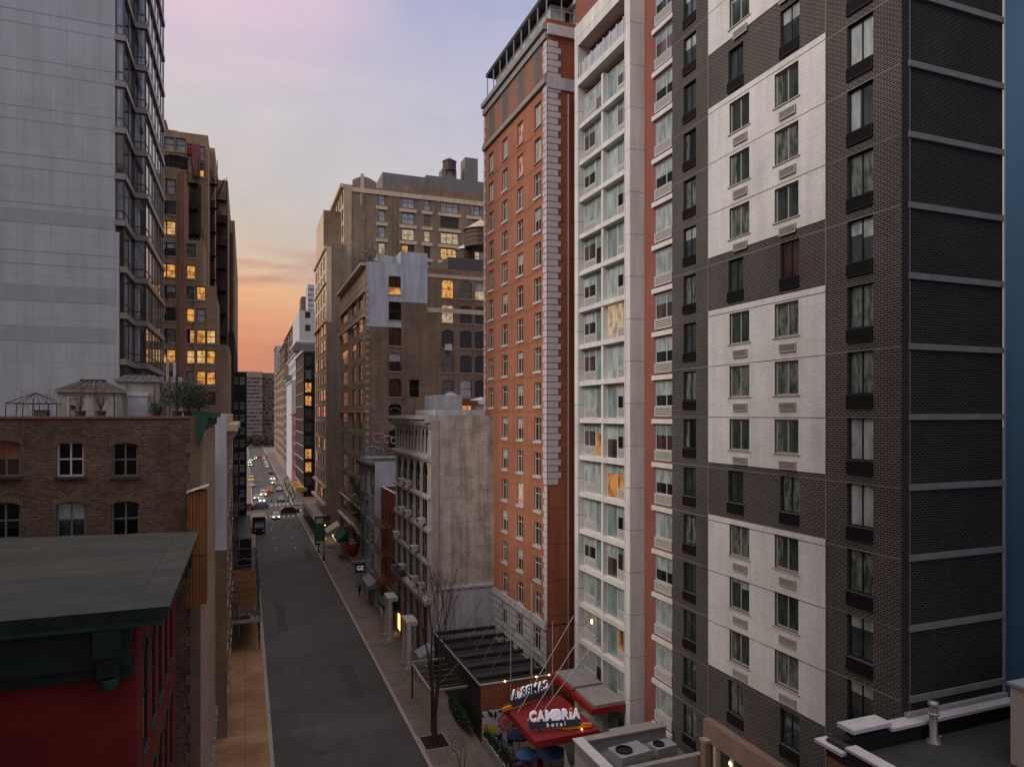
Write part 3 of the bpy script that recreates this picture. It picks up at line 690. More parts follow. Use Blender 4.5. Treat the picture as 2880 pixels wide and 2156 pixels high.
# ---- grey concrete framed tower
GX, PX_ = 24.2, 25.0
ay = onX(1772, GX); by = onX(1616, GX); rx = 25.35
ry1 = onX(1596, rx); ry0 = y1 + .06
B = Bld('framed_tower', 'pink brick apartment tower with projecting pale concrete frame around its windows', 'building', rx, ry0)
FZ = 33.1; fs = 2.86; ZT = 55.4
py_l, py_r = onX(1645, GX + .6), onX(1756, GX + .0)
w2 = S('white_frame', .055, (.62,), (), (('pane_sheer', 3), (('blind', .55, 'pane_sheer', 'pane_dark'), 4), ('pane_sky_tint', 2), (('blind', .4, 'pane_sky_tint', 'pane_brown'), 2)), None, .12, vent=(1.95, .66, .0, 'white_frame', 'brown_frame'))
ws = []
for k in range(-11, 9):
    zf = FZ + fs * k
    ws.append((ry1 - onX(1867, rx), zf + 1.0, 2.05, 1.62, w2)); ws.append((.95 + 0.0, zf + 1.0, 1.2, 1.62, w2))
v = B.vol(rx, rx + 14, ry0, ry1, 0, 62, 'pink_brick', 'roof_tar', {'W': ws})
for k in range(-11, 10):
    z = FZ + fs * k
    B.band(v, 'W', z - .12, .30, .16, 'concrete_slab', 'floor_slab', a=ry1 - onX(1838, rx) , b=ry1 - ry0)
    B.band(v, 'W', z - .12, .30, .16, 'concrete_slab', 'floor_slab', a=.12, b=1.6)
B.boxes('pilaster', [(rx - .09, rx - .003, ry0, ry0 + .18, 0, 61, 'white_frame')])
# the projecting frame
x0f, x1f = GX, rx - .003
tz = 50.55
def fb(ya_, yb_, z0_, z1_, xi=GX, xo=x1f, m='concrete_panel'): return (xi, xo, ya_, yb_, z0_, z1_, m)
B.boxes('concrete_frame', [fb(ay, py_r, 0, ZT), fb(py_l, by, 0, ZT), fb(py_r, py_l, ZT - 1.7, ZT)])
midY = (py_r + py_l) / 2
xin = GX + .55
B.boxes('pier', [(xin - .35, xin + .1, midY - .14, midY + .14, 0, tz - .6, 'concrete_slab')])
B.boxes('terrace_slab', [(GX - .05, x1f, py_r, py_l, tz, tz + .5, 'concrete_slab')])
B.boxes('terrace_wall', [(rx - .1, rx - .01, py_r + .01, py_l - .01, tz + .51, ZT - 1.71, 'pink_brick')])
mb = MB(); q = py_r + .2
pst = (py_l - py_r - .4) / 7
for i in range(8): mb.box(GX + .02 - B.x, GX + .08 - B.x, q + pst * i - .04 - B.y, q + pst * i + .04 - B.y, tz + .5, tz + 1.75, 'white_frame')
mb.build('railing', B.root)
mb = MB(); mb.box(GX + .04 - B.x, GX + .06 - B.x, q - B.y, q + pst * 7 - B.y, tz + .6, tz + 1.6, 'pane_cool'); mb.build('glass_balustrade', B.root)
wA = S('white_frame', .05, (.42,), (), (('pane_sheer', 3), (('blind', .5, 'pane_sheer', 'pane_dark'), 3), ('pane_sky_tint', 3), (('blind', .35, 'pane_sky_tint', 'pane_brown'), 2)), None, .05, vent=None)
wT = S('white_frame', .05, (), (), (('pane_sky_tint', 4), (('blind', .45, 'pane_sheer', 'pane_brown'), 3), ('pane_sheer', 3)), None, .05)
Lo = py_l - py_r; half = Lo / 2 - .14
wv = half * .56; wt = half * .44
for k in range(-11, 6):
    z = FZ + fs * k + .17; hh = fs - .34
    if k == 5: hh = tz - z - .7
    lowl = k in (-1,)
    for side in (0, 1):
        # s runs from the far edge toward the camera
        if side == 0: cv, ct = py_l - wv / 2, py_l - wv - wt / 2
        else: cv, ct = py_r + wv / 2, py_r + wv + wt / 2
        pv = pt = None
        if lowl and side == 1: pv, pt = 'pane_lit_pale', 'pane_lit_pale'
        if k == -5 and side == 1: pv, pt = ('blind', .3, 'pane_sheer', 'pane_lamp'), ('blind', .3, 'pane_sheer', 'pane_lamp')
        if k == -4 and side == 0: pt = ('blind', .3, 'pane_sheer', 'pane_lamp')
        if k == -9 and side == 1: pv = 'pane_lamp'
        B.window((xin - B.x, cv - B.y, z + .72), -math.pi / 2, wv - .02, hh - .74, wA, pv)
        B.window((xin - B.x, ct - B.y, z), -math.pi / 2, wt - .02, hh, wT, pt)
        link('vent_grille', grille_mesh(wv - .06, .66, 'white_frame', 'brown_frame', 6), B.root, (xin - B.x, cv - B.y, z + .02), -math.pi / 2)
    B.boxes('floor_slab', [(xin - .42, x1f - .3, py_r + .003, py_l - .003, FZ + fs * k - .17, FZ + fs * k + .17, 'concrete_slab')])
B.boxes('canopy', [(21.9, GX - .01, 41.4, 44.4, 5.3, 5.5, 'coping_grey'), (21.6, GX - .01, 41.3, 44.6, 4.9, 5.299, 'canopy_red_edge')])
B.boxes('canopy', [(21.9, GX - .01, 44.7, 47.9, 5.35, 5.55, 'coping_grey'), (21.6, GX - .01, 44.65, 48, 4.95, 5.349, 'canopy_red_edge')])
mb = MB(); mb.box(GX - .12 - B.x, GX - .02 - B.x, 46.1 - B.y, 46.25 - B.y, 9.4, 9.7, 'lamp_warm'); mb.build('lamp', B.root)

# ---- orange tower with quoins
OX = 22.7; oy0 = onX(1539, OX); oy1 = onX(1362, OX); oxe = onY(1604, oy0) + .6
B = Bld('orange_tower', 'orange rendered tower with pale stone quoins down its corner', 'building', OX, oy0)
oS = S('white_frame', .06, (.5,), (.72,), (('pane_dark', 5), ('pane_green', 3), ('pane_brown', 1), (('blind', .5, 'pane_sheer', 'pane_dark'), 2), (('blind', .3, 'pane_blinds', 'pane_green'), 1), (('side', .5, 'pane_curtain', 'pane_dark'), 1)), 'white_paint', .18, sillh=.2)
oSt = S('white_frame', .06, (.5,), (.72,), (('pane_sheer', 3), ('pane_blinds', 2), ('pane_sunset_glow', 1)), 'coping_grey', .22, sillh=.12)
ws = []; st = 2.9
for px, wd in ((1512, 1.4), (1463, 1.4), (1420, 1.4), (1381, 1.4)):
    s_ = oy1 - onX(px, OX)
    for k in range(0, 17):
        zc = 49.85 - st * k; p = None
        if k in (11, 12) and px == 1463 and k == 11: p = 'pane_lit_pale'
        if k == 15 and px == 1381: p = 'pane_lit_pale'
        ws.append((s_, zc - .95, wd, 1.95, oSt if (k < 2 or (px == 1381 and k < 1)) and not (px == 1420 and k == 1) else oS) + ((p,) if p else ()))
v = B.vol(OX, oxe + 6, oy0, oy1, 8.0, 56.4, 'orange_wall', 'roof_grey', {'W': [w for w in ws if w[1] > 8.2]}, {'S': 'orange_side'}, para=.5, copm='coping_grey')
vb = B.vol(OX - .06, oxe + 5.9, oy0 + .02, oy1 - .02, 0, 7.9, 'ashlar', 'roof_grey', {'W': [w for w in ws if w[1] < 7 and w[1] > .5]}, {'S': 'orange_side'}, noroof=True)
B.band(v, 'W', 7.6, .62, .22, 'ashlar', 'string_course')
for k in range(0, 15): B.band(v, 'W', 48.45 - st * k, .05, .02, 'rust_panel', 'joint_strip')
B.band(v, 'W', 51.7, .45, .25, 'coping_grey', 'cornice'); B.band(v, 'W', 52.15, .3, .14, 'russet_brick', 'cornice')
B.band(v, 'W', 55.3, .5, .2, 'coping_grey', 'cornice'); B.band(v, 'W', 56.0, .45, .38, 'coping_grey', 'cornice')
B.band(v, 'S', 55.6, .85, .2, 'coping', 'cornice'); B.band(v, 'S', 51.3, .95, .12, 'white_paint', 'string_course')
o, d, n, L_, rot = B.fr(v, 'W')
for px, wd in ((1512, 1.5), (1465, 1.6), (1421, 1.7), (1383, 1.7)):
    link('louvre', grille_mesh(wd, 3.0, 'coping_grey', 'black_metal', 16), B.root, o + d * (oy1 - onX(px, OX)) + n * .04 + Vector((0, 0, 52.35)), rot)
for px in (1445, 1490): 
    mb = MB(); mb.box(-1.0, 1.0, -.05, -.002, 52.5, 55.3, 'russet_brick'); mb.build('wall_panel', B.root, o + d * (oy1 - onX(px, OX)), rot)
# quoins: long and short blocks round the corner
mb = MB(); z = 19.3; i = 0
while z < 55.2:
    lw, ls = (.95, 1.15) if i % 2 else (.72, .85)
    if False:
        mb.box(-.05, lw * .55, -.05, ls, z + .02, z + .5, 'quoin'); 
    z += .5; i += 1
mb2 = MB()
def quoin(face, zlo, zhi, wl, wsn, flip, up):
    o, d, n, L_, rot = B.fr(v, face); m = MB(); z = zlo; i = 0
    while z < zhi:
        w = wl if i % 2 else wsn
        a, b = (L_ - w, L_ + .05) if flip else (-.052, w)
        m = MB(); m.box(a, b, -.05, -.002, z + .03, z + up - .03, 'quoin'); m.build('quoin', B.root, o, rot); z += up; i += 1
quoin('W', 19.3, 55.0, .8, .65, True, .52); quoin('S', 19.3, 55.0, 1.2, .95, False, .52)
quoin('W', 8.3, 19.2, .75, .55, True, .52); quoin('W', 8.3, 55.0, .5, .3, False, .55)
mb = MB(); mb.tube((onY(1597, oy0) - B.x, -.12, 2), (onY(1597, oy0) - B.x, -.12, 51), .07, mat='galvanised'); mb.build('downpipe', B.root)
# roof terrace storey with overhanging canopy
B.vol(OX + .9, oxe + 5, oy0 + 1.4, oy1 - 1, 56.42, 59.0, 'white_paint', 'roof_grey', {'S': [(3.0, 56.9, 3.4, 1.8, S('white_frame', .06, (.33, .66), (), (('pane_green', 1),), None, .1))]})
B.boxes('roof_canopy', [(OX + .1, oxe + 5.6, oy0 + .25, oy1 - .2, 59.15, 59.5, 'dark_metal')])
mb = MB()
for q in range(9):
    yy = oy0 + .5 + q * (oy1 - oy0 - 1) / 8; mb.box(.15, .23, yy - B.y, yy - B.y + .08, 56.4, 59.14, 'lightgrey_beam')
for q in range(1, 4): mb.box(q * 1.4, q * 1.4 + .06, .3, .36, 56.9, 59.14, 'lightgrey_beam')
mb.box(.3, 5.5, .3, .34, 57.9, 57.96, 'lightgrey_beam'); mb.build('roof_posts', B.root)
B.vol(OX + 3.5, oxe + 5.5, oy0 + 4, oy0 + 12, 59.6, 64, 'pink_brick', 'roof_grey', name='stair_head')

# ---- lattice roofed shed and rust panel wall in front of the orange tower
SX0, SX1, SY0, SY1 = 16.7, OX - .1, 49.8, 66.2
B = Bld('terrace_shed', 'black open steel roof frame over a yard with rust coloured end wall', 'shed', SX0, SY0)
B.boxes('end_wall', [(SX0 - .1, SX1 + .0, SY0 - .12, SY0, 2.65, 4.55, 'rust_panel')])
B.boxes('fascia', [(SX0 - .1, SX1, SY0 - .14, SY0 - .001, 2.2, 2.645, 'canopy_red_edge'), (SX0 - .15, SX1, SY0 - .16, SY0 + .02, 4.552, 4.62, 'pole_paint')])
bl = [(SX0 - .1, SX0 + .12, SY0 + .03, SY1, 4.2, 4.5, 'dark_metal')]; 
n_ = 7
for i in range(n_): 
    yy = SY0 + 1.6 + i * (SY1 - SY0 - 2.0) / (n_ - 1); bl.append((SX0 + .125, SX1, yy - .09, yy + .09, 4.22, 4.55, 'dark_metal'))
B.boxes('roof_beams', bl)
B.boxes('roof', [(SX0 + .13, SX1, SY0 + .05, SY1 - 6, 3.9, 4.0, 'roof_tar'), (SX0 + .13, SX1, SY1 - 5.4, SY1 - .2, 3.2, 3.3, 'roof_tar')])
B.boxes('rail', [(SX0 - .16, SX0 - .105, SY0 + .03, SY1, 4.45, 4.56, 'pole_paint')])
B.boxes('side_wall', [(SX0, SX0 + .12, SY0 + .03, SY1 - .1, 0, 4.19, 'dark_metal')])
mb = MB()
for i in range(5):
    yy = SY0 + 3.4 + i * 2.6
    mb.tube((1.5 + .2 * i, yy - B.y - 1.0, 4.5), (SX1 - B.x, yy - B.y + 1.0, 9.2 - .2 * i), .025, mat='rail_metal', n=5)
mb.build('tie_rods', B.root)
B = Bld('entrance_canopy', 'low grey lattice canopy reaching over the pavement beside the shed', 'canopy', 13.6, 53)
bl = [(13.6, 13.75, 53, 60, 3.0, 3.2, 'coping_grey'), (13.6, SX0 - .12, 53, 53.15, 3.201, 3.35, 'coping_grey'), (13.6, SX0 - .12, 59.85, 60, 3.201, 3.35, 'coping_grey')]
for i in range(1, 6): bl.append((13.751, SX0 - .12, 53 + i * 1.15, 53.1 + i * 1.15, 3.03, 3.15, 'rail_metal'))
B.boxes('frame', bl); B.boxes('post', [(13.6, 13.72, 53.02, 53.14, .14, 3.0, 'dark_metal')]); B.boxes('post', [(13.6, 13.72, 59.8, 59.92, .14, 3.0, 'dark_metal')])
mb = MB(); mb.tube((.1, .1, 3.2), (3.0, 1.5, 5.0), .03, mat='rail_metal'); mb.build('tie_rods', B.root)
# ---- hotel entrance: red canopy, signs, mural, poles
cx0, cx1, cy0, cy1, cz = 17.0, 21.5, 40.1, 46.0, 4.5
t = thing('entrance_canopy', 'flat red hotel canopy hung on three thin rods', 'canopy', (cx0, cy0, 0))
mb = MB(); mb.box(0, cx1 - cx0, 0, cy1 - cy0, cz - .02, cz, 'canopy_red'); mb.build('canopy_top', t)
mb = MB(); mb.box(-.03, cx1 - cx0 + .03, -.03, cy1 - cy0 + .03, cz - .45, cz - .021, 'canopy_red_edge'); mb.build('fascia', t)
mb = MB()
for a, b in (((17.5, 44.4, cz), (24.15, 49.3, 9.1)), ((17.6, 42.9, cz), (24.15, 46.7, 9.3)), ((18.9, 43.6, cz), (24.15, 45.3, 8.6))):
    mb.tube((a[0] - cx0, a[1] - cy0, a[2]), (b[0] - cx0, b[1] - cy0, b[2]), .028, mat='pole_paint', n=6)
mb.build('tie_rods', t)
mb = MB(); mb.lathe([(0, .07), (.07, 0), (0, -.07)], 'lamp_warm', (3.4, .3, cz + .08), 8); mb.build('lamp', t)
def text_mesh(body, size, ext, mat, bold=0.0, name='lettering', space=1.0):
    cu = bpy.data.curves.new(name, 'FONT'); cu.body = body; cu.size = size; cu.extrude = ext; cu.offset = bold; cu.align_x = 'CENTER'; cu.resolution_u = 3
    cu.space_character = space
    o = bpy.data.objects.new(name, cu); COL.objects.link(o)
    dg = bpy.context.evaluated_depsgraph_get(); me = bpy.data.meshes.new_from_object(o.evaluated_get(dg))
    bpy.data.objects.remove(o); bpy.data.curves.remove(cu)
    me.transform(Matrix.Rotation(math.pi / 2, 4, 'X')); me.materials.clear(); me.materials.append(MATS[mat]); me.name = name
    xs = [v.co.x for v in me.vertices]; zs = [v.co.z for v in me.vertices]
    return me, min(xs), max(xs), min(zs), max(zs)
def fit(me, w, h, b):
    x0, x1, z0, z1 = b
    for v in me.vertices: v.co.x = (v.co.x - (x0 + x1) / 2) * w / (x1 - x0); v.co.z = (v.co.z - z0) * h / (z1 - z0)
LET = [('C', .150), ('A', .165), ('M', .190), ('B', .145), ('R', .150), ('i', .048), ('A', .165)]
def hotel_sign(label, loc, rz, w=3.4):
    t = thing('hotel_sign', label, 'sign', loc, rz, 'signs on the red canopy')
    mb = MB(); mb.box(-w / 2, w / 2, -.12, .12, .0, .46, 'sign_slate'); mb.build('board', t)
    h = .66; gap = .012; tot = sum(q[1] for q in LET) + gap * 6; x = -w / 2 + .02; k = (w - .04) / tot
    for ch, lw in LET:
        lw *= k
        if ch == 'i':
            mb = MB(); mb.box(x, x + lw, -.1, .1, .463, .463 + h * .68, 'letter_white'); mb.build('letter', t)
            mb = MB(); mb.box(x - .01, x + lw + .01, -.1, .1, .463 + h * .78, .463 + h * 1.02, 'sign_orange'); mb.build('letter_dot', t)
        else:
            me, *b = text_mesh(ch, 1, .1, 'letter_white', .035, name='letter'); fit(me, lw, h, b); link('letter', me, t, (x + lw / 2, 0, .463))
            m2, *b2 = text_mesh(ch, 1, .004, 'sign_slate', .02, name='letter_back'); fit(m2, lw * .96, h * .97, b2); link('letter_back', m2, t, (x + lw / 2, .106, .47))
        x += lw + gap * k
    me, *b = text_mesh('hotel', .4, .02, 'letter_white', .004, space=1.7); fit(me, w * .36, .28, b)
    link('lettering', me, t, (.05, -.14, .09))
    P = [(-.5, -.003), (.9, -.20), (w / 2 + .75, -.12), (w / 2 + .75, .08), (w / 2 + .004, .12), (w / 2 + .004, -.003)]
    A = [(x, -.09, z) for x, z in P]; C_ = [(x, .09, z) for x, z in P]; mb = MB()
    mb.face(A, 'sign_orange'); mb.face(list(reversed(C_)), 'sign_orange')
    for i in range(len(P)): j = (i + 1) % len(P); mb.face([A[j], A[i], C_[i], C_[j]], 'sign_orange')
    mb.build('swoosh', t)
    for x in (-1, .2): mb = MB(); mb.box(x, x + .07, -.03, .03, -.24, -.004, 'dark_metal'); mb.build('foot', t)
hotel_sign('lit white lettering on slate sign at the near edge of the red canopy', (18.75, 41.0, 4.74), math.radians(-12))
hotel_sign('slate sign with lettering seen from behind at the far edge of canopy', (18.85, 45.4, 4.74), math.radians(180 + 16))
# mural wall
mx0, mx1, my = onY(1357, SY0 - .3), 19.6, SY0 - .3
t = thing('mural_wall', 'white wall painted with pink and yellow flowers beside the hotel entrance', 'mural', (mx0, my, 0))
mb = MB(); mb.box(0, mx1 - mx0, 0, .12, 0, 2.6, 'mural_white'); mb.build('wall', t)
def flower(cx, cz, r, n, mat, mat2, core):
    mb = MB()
    for ring, (rr, m_) in enumerate(((r, mat), (r * .72, mat2), (r * .45, mat))):
        for i in range(n):
            a = 2 * math.pi * (i + .5 * ring) / n; da = math.pi / n * 1.15
            y = -.012 - .008 * ring - .002 * (i % 2)
            mb.face([(cx, y, cz), (cx + rr * .8 * math.cos(a - da), y, cz + rr * .8 * math.sin(a - da)), (cx + rr * math.cos(a - da * .4), y, cz + rr * math.sin(a - da * .4)),
                     (cx + rr * 1.02 * math.cos(a + da * .3), y, cz + rr * 1.02 * math.sin(a + da * .3)), (cx + rr * .8 * math.cos(a + da), y, cz + rr * .8 * math.sin(a + da))], m_)
    mb.lathe([(0, 0), (r * .16, 0)], core); 
    for k in range(len(mb.v) - 4 * 16, len(mb.v)): pass
    mb.build('painted_flower', t)
def leaf(pts):
    mb = MB()
    for (x, z, l, w, a) in pts:
        c_, s_ = math.cos(a), math.sin(a)
        mb.face([(x, -.008, z), (x + l * .5 * c_ - w * s_, -.008, z + l * .5 * s_ + w * c_), (x + l * c_, -.008, z + l * s_), (x + l * .5 * c_ + w * s_, -.008, z + l * .5 * s_ - w * c_)], 'leaf_dark')
    mb.build('painted_leaf', t)
leaf([(.9, 2.0, .9, .16, 2.2), (1.0, 1.9, .7, .14, 1.5), (.3, 1.2, .5, .1, -2.2), (.9, .9, .6, .1, -.8), (2.0, .8, .6, .12, -1.2), (1.2, 2.4, .6, .12, .3), (2.6, .9, .5, .1, -.3), (1.6, .9, .5, .08, -2.4), (.2, 2.2, .5, .1, 2.6)])
flower(1.95, 1.6, .78, 9, 'flower_pink', 'flower_pink_light', 'flower_pink'); flower(2.9, 1.25, .5, 8, 'flower_pink_light', 'flower_pink', 'flower_pink')
flower(.75, 1.2, .42, 7, 'flower_yellow', 'flower_yellow', 'flower_orange'); flower(.2, 1.5, .28, 6, 'flower_yellow', 'flower_orange', 'flower_orange')
# three tall poles
for px, pt, pb, X_, nm in ((1436, 1740, 1965, 18.2, 'left'), (1495, 1640, 1940, 19.9, 'middle'), (1554, 1745, 1950, 21.6, 'right')):
    Y_ = onY(px, 1) and None
    yy = SY0 - .35; xx = onY(px, yy); zb = 4.4; ztp = zat(pt, xx, yy)
    t = thing('flagpole', {'left': 'slim bare pole rising left of the other two before the rust wall', 'middle': 'tallest and thickest of three bare poles behind the hotel signs', 'right': 'slim bare pole nearest the grey framed tower behind the signs'}[nm], 'pole', (xx, yy, 0), 0, 'poles behind the red canopy')
    r = .09 if nm == 'middle' else .055
    mb = MB(); mb.tube((0, 0, 2.0), (0, 0, ztp), r, r * .55, 'pole_paint', 10); mb.build('pole', t)
    mb = MB()
    for dx in ((-.5,) if nm == 'left' else (-.35, .35) if nm == 'right' else (.35,)): mb.lathe([(0, .09), (.09, 0), (0, -.09)], 'lamp_warm', (dx, -.1, 4.75), 8)
    mb.build('lamp', t)
    mb = MB(); mb.box(-.55, .4, -.12, -.06, 4.6, 4.65, 'dark_metal'); mb.build('bracket', t)

# ---- low grey hotel roof at the bottom
t_z = 5.6
B = Bld('hotel_annex', 'single storey hotel annex with grey roof and stone parapet below the tower', 'building', 18.3, 24)
B.vol(18.3, 24.4, 22, 37.2, 0, t_z - .7, 'grey_stucco', 'roof_grey')
B.boxes('parapet', [(18.3, 18.75, 22, 37.2, t_z - .7, t_z, 'coping_grey'), (18.75, 24.4, 36.8, 37.2, t_z - .7, t_z, 'coping_grey'), (18.75, 24.4, 33.1, 33.45, t_z - .7, t_z, 'coping_grey')])
B.boxes('coping', [(18.2, 18.85, 22, 37.3, t_z + .004, t_z + .1, 'coping'), (18.85, 24.4, 36.7, 37.3, t_z + .004, t_z + .1, 'coping_grey')])
B.boxes('gutter', [(21.3, 24.38, 37.9, 38.5, 5.0, 5.25, 'coping_grey')])
def acunit(loc, rz, label, s=1.0):
    t = thing('condenser_unit', label, 'air conditioner', loc, rz, 'units on the annex roof')
    mb = MB(); mb.box(-.9 * s, .9 * s, -.6 * s, .6 * s, .12, .95 * s, 'grey_cloth'); mb.build('casing', t)
    mb = MB(); mb.lathe([(.42 * s, 0), (.42 * s, .1), (.36 * s, .1), (.36 * s, .01), (0, .01)], 'black_metal', (-.35 * s, 0, .952 * s), 18); mb.build('fan_guard', t)
    mb = MB(); mb.box(-.8 * s, -.7 * s, -.5, .5, 0, .119, 'dark_metal'); mb.box(.7 * s, .8 * s, -.5, .5, 0, .119, 'dark_metal'); mb.build('foot', t)
acunit((20.4, 34.4, t_z - .7), .1, 'boxy grey condenser with round fan on the annex roof', 1.15)
acunit((22.9, 34.9, t_z - .7), .1, 'smaller grey condenser behind the larger one on annex roof', .8)
B = Bld('gate_pier', 'pinkish stone pier standing by the dark hotel front', 'pier', 22.6, 33.6)
xx, yy = 24.35, 32.7; zt = 6.5
B2 = B; B.root.location = (xx, yy, 0); B.x, B.y = xx, yy
B.boxes('shaft', [(xx - .22, xx + .22, yy - .22, yy + .22, 0, zt, 'pink_stone')]); B.boxes('cap', [(xx - .27, xx + .27, yy - .27, yy + .27, zt + .002, zt + .16, 'coping_grey')])

# terrace furniture, planter, flag
def umbrella(loc, label, mat='blue_cloth', r=1.25, z=2.3):
    t = thing('parasol', label, 'parasol', loc, 0, 'blue parasols on the hotel terrace')
    mb = MB(); mb.lathe([(r, z), (r * .5, z + .28), (0, z + .5)], mat, n=8); mb.lathe([(r, z), (r * .98, z - .12)], mat, n=8); mb.build('canopy', t)
    mb = MB(); mb.tube((0, 0, 0), (0, 0, z + .3), .03, mat='rail_metal'); mb.lathe([(.28, 0), (.28, .07), (0, .08)], 'dark_metal', n=12); mb.build('pole', t)
umbrella((17.7, 43.3, .14), 'round blue parasol under the street side of red canopy', r=.85, z=2.0)
umbrella((19.2, 42.6, .14), 'wide blue parasol further under the red canopy', r=1.05, z=2.2)
umbrella((18.5, 46.7, .14), 'dark blue parasol in front of the flower mural', 'navy_cloth', .95, 1.7)
def stool(loc, rz, label, mat):
    t = thing('bar_stool', label, 'stool', loc, rz, 'stools on the hotel terrace')
    mb = MB(); mb.box(-.2, .2, -.2, .2, .72, .77, mat); mb.build('seat', t)
    mb = MB(); mb.box(-.2, .2, .17, .2, .77, 1.1, mat); mb.build('backrest', t)
    for a in (-1, 1):
        for b in (-1, 1): mb = MB(); mb.bar((a * .22, b * .22, 0), (a * .17, b * .17, .72), .02, 'dark_metal'); mb.build('leg', t)
stool((17.7, 48.2, .14), .3, 'dark blue stool by the white mural wall', 'navy_cloth')
stool((18.1, 47.4, .14), -.4, 'dark blue stool nearest the canopy corner', 'navy_cloth')
stool((17.5, 46.9, .14), 1.0, 'dark blue stool set apart beside the planter', 'navy_cloth')
stool((18.3, 44.3, .14), .5, 'red stool in shade below the canopy front', 'red_paint')
stool((19.0, 43.9, .14), -.2, 'red stool beside the wide blue parasol', 'red_paint')
p = gnd(1452, 2140, .6)
mb = MB(); mb.box(-.55, .55, -.05, .05, 0, 1.1, 'red_paint'); mb.box(-.45, .45, -.054, -.051, .62, .9, 'coping'); mb.box(-.45, .1, -.054, -.051, .35, .5, 'coping')
tag(mb.build('menu_board', None, (17.5, 44.6, .14), .2), 'small red menu board standing at bottom of terrace', 'board')
t = thing('planter', 'long grey planter with spiky dark plants along the terrace edge', 'planter', (16.9, 46.9, .14))
mb = MB(); mb.box(-.3, .3, -3.6, 2.6, 0, .75, 'grey_stucco'); mb.build('trough', t)
mb = MB()
for i in range(420):
    x, y = R.uniform(-.25, .25), R.uniform(-3.5, 2.5); h = R.uniform(.35, .95); a = R.uniform(0, 6.3); l = R.uniform(.05, .35)
    w_ = .025; mb.face([(x - w_, y, .7), (x + w_, y, .7), (x + l * math.cos(a), y + l * math.sin(a), .7 + h)], 'foliage')
mb.build('plants', t)
t = thing('feather_flag', 'white pointed banner flag with pink dot at the bottom edge', 'flag', (18.55, 39.2, .14))
mb = MB(); mb.tube((0, 0, 0), (0, 0, 4.2), .02, mat='rail_metal'); mb.build('pole', t)
mb = MB(); P = [(.02, 1.2), (.02, 4.15), (.28, 3.2), (.5, 2.75), (.9, 3.05), (.85, 2.1), (.8, 1.2)]
mb.face([(x, -.01, z) for x, z in P], 'flag_cloth'); mb.face([(x, .01, z) for x, z in reversed(P)], 'flag_cloth'); mb.build('cloth', t)
mb = MB(); mb.face([(.33 + .19 * math.cos(a * math.pi / 8), -.016, 2.55 + .22 * math.sin(a * math.pi / 8)) for a in range(16)], 'pink_cloth'); mb.build('emblem', t)

# ---- limestone loft with arcaded front
def Y_(px, X=RB): return onX(px, X)
ly0, ly1 = Y_(1212), Y_(1112)
B = Bld('arcaded_loft', 'cream limestone loft with arched windows and stained blank side wall', 'building', RB, ly0)
ws = []; Lf = ly1 - ly0; n5 = 5; bay = (Lf - 1.6) / n5
r1 = S('brown_frame', .07, (), (.5,), (('pane_dark', 5), ('pane_brown', 2)), 'limestone_light', .13, sillh=.2)
ra_ = S('brown_frame', .07, (), (.5,), (('pane_dark', 5), ('pane_green', 1)), 'limestone_light', .13, arch=.5, sillh=.2)
rs_ = S('brown_frame', .05, (), (.5,), (('pane_cool', 2), ('pane_dark', 2)), None, .12, arch=.5)
rg = S('brown_frame', .08, (.5,), (.7,), (('pane_dark', 3), ('pane_brown', 2)), None, .16, arch=.5)
for i in range(n5):
    sc = .8 + bay * (i + .5)
    ws += [(sc, 7.9, bay * .76, 2.4, r1), (sc, 11.0, bay * .76, 2.5, r1), (sc, 14.2, bay * .76, 2.5, r1), (sc, 17.3, bay * .72, 3.1, ra_), (sc, .6, bay * .66, 6.2, rg)]
for i in range(10): ws.append((.8 + bay * (i + .5) / 2, 21.3, bay * .34, 2.3, rs_))
v = B.vol(RB, RB + 13, ly0, ly1, 0, 24.6, 'limestone_light', 'roof_tar', {'W': ws}, {'S': 'stained_plaster'}, para=.3, copm='limestone_light')
for z, h, pr in ((7.0, .35, .55), (7.35, .16, .4), (10.55, .3, .2), (13.75, .3, .2), (16.9, .28, .25), (20.75, .3, .4), (20.5, .25, .22), (23.75, .3, .2), (24.2, .35, .6), (24.55, .35, .9)): B.band(v, 'W', z, h, pr, 'limestone_light', 'cornice')
dentils(B, v, 'W', 23.95, .26, .22, .35, .6, 'limestone'); dentils(B, v, 'W', 6.75, .25, .25, .5, .5, 'limestone')
o, d, n, L_, rot = B.fr(v, 'W')
for i in range(n5 + 1):
    s_ = .8 + bay * i
    for z0_, z1_ in ((7.55, 10.5), (10.9, 13.7), (14.1, 16.8), (17.25, 19.2)):
        mb = MB(); mb.tube((s_, -.05, z0_), (s_, -.05, z1_), .13, .11, 'limestone_light', 8); mb.build('column', B.root, o, rot)
    mb = MB(); mb.box(s_ - .28, s_ + .28, -.12, -.003, 0, 6.7, 'limestone'); mb.build('pier', B.root, o, rot)
for i in range(11):
    s_ = .8 + bay * i / 2; mb = MB(); mb.tube((s_, -.05, 21.1), (s_, -.05, 22.9), .1, .09, 'limestone_light', 8); mb.build('column', B.root, o, rot)
B.band(v, 'S', 0, 24.5, .05, 'limestone', 'corner_pilaster', a=0, b=.75)
B.band(v, 'S', .1, 8.2, .06, 'grey_white_render', 'render_panel', a=.78, b=6.25)
B.band(v, 'S', 8.31, .25, .16, 'coping', 'flashing', a=.78, b=6.25)
dentils(B, v, 'S', 8.1, .2, .12, 1.0, .1, 'dark_metal')
fire_escape(B, v, 'W', 1.5, 7, [7.6], .8)
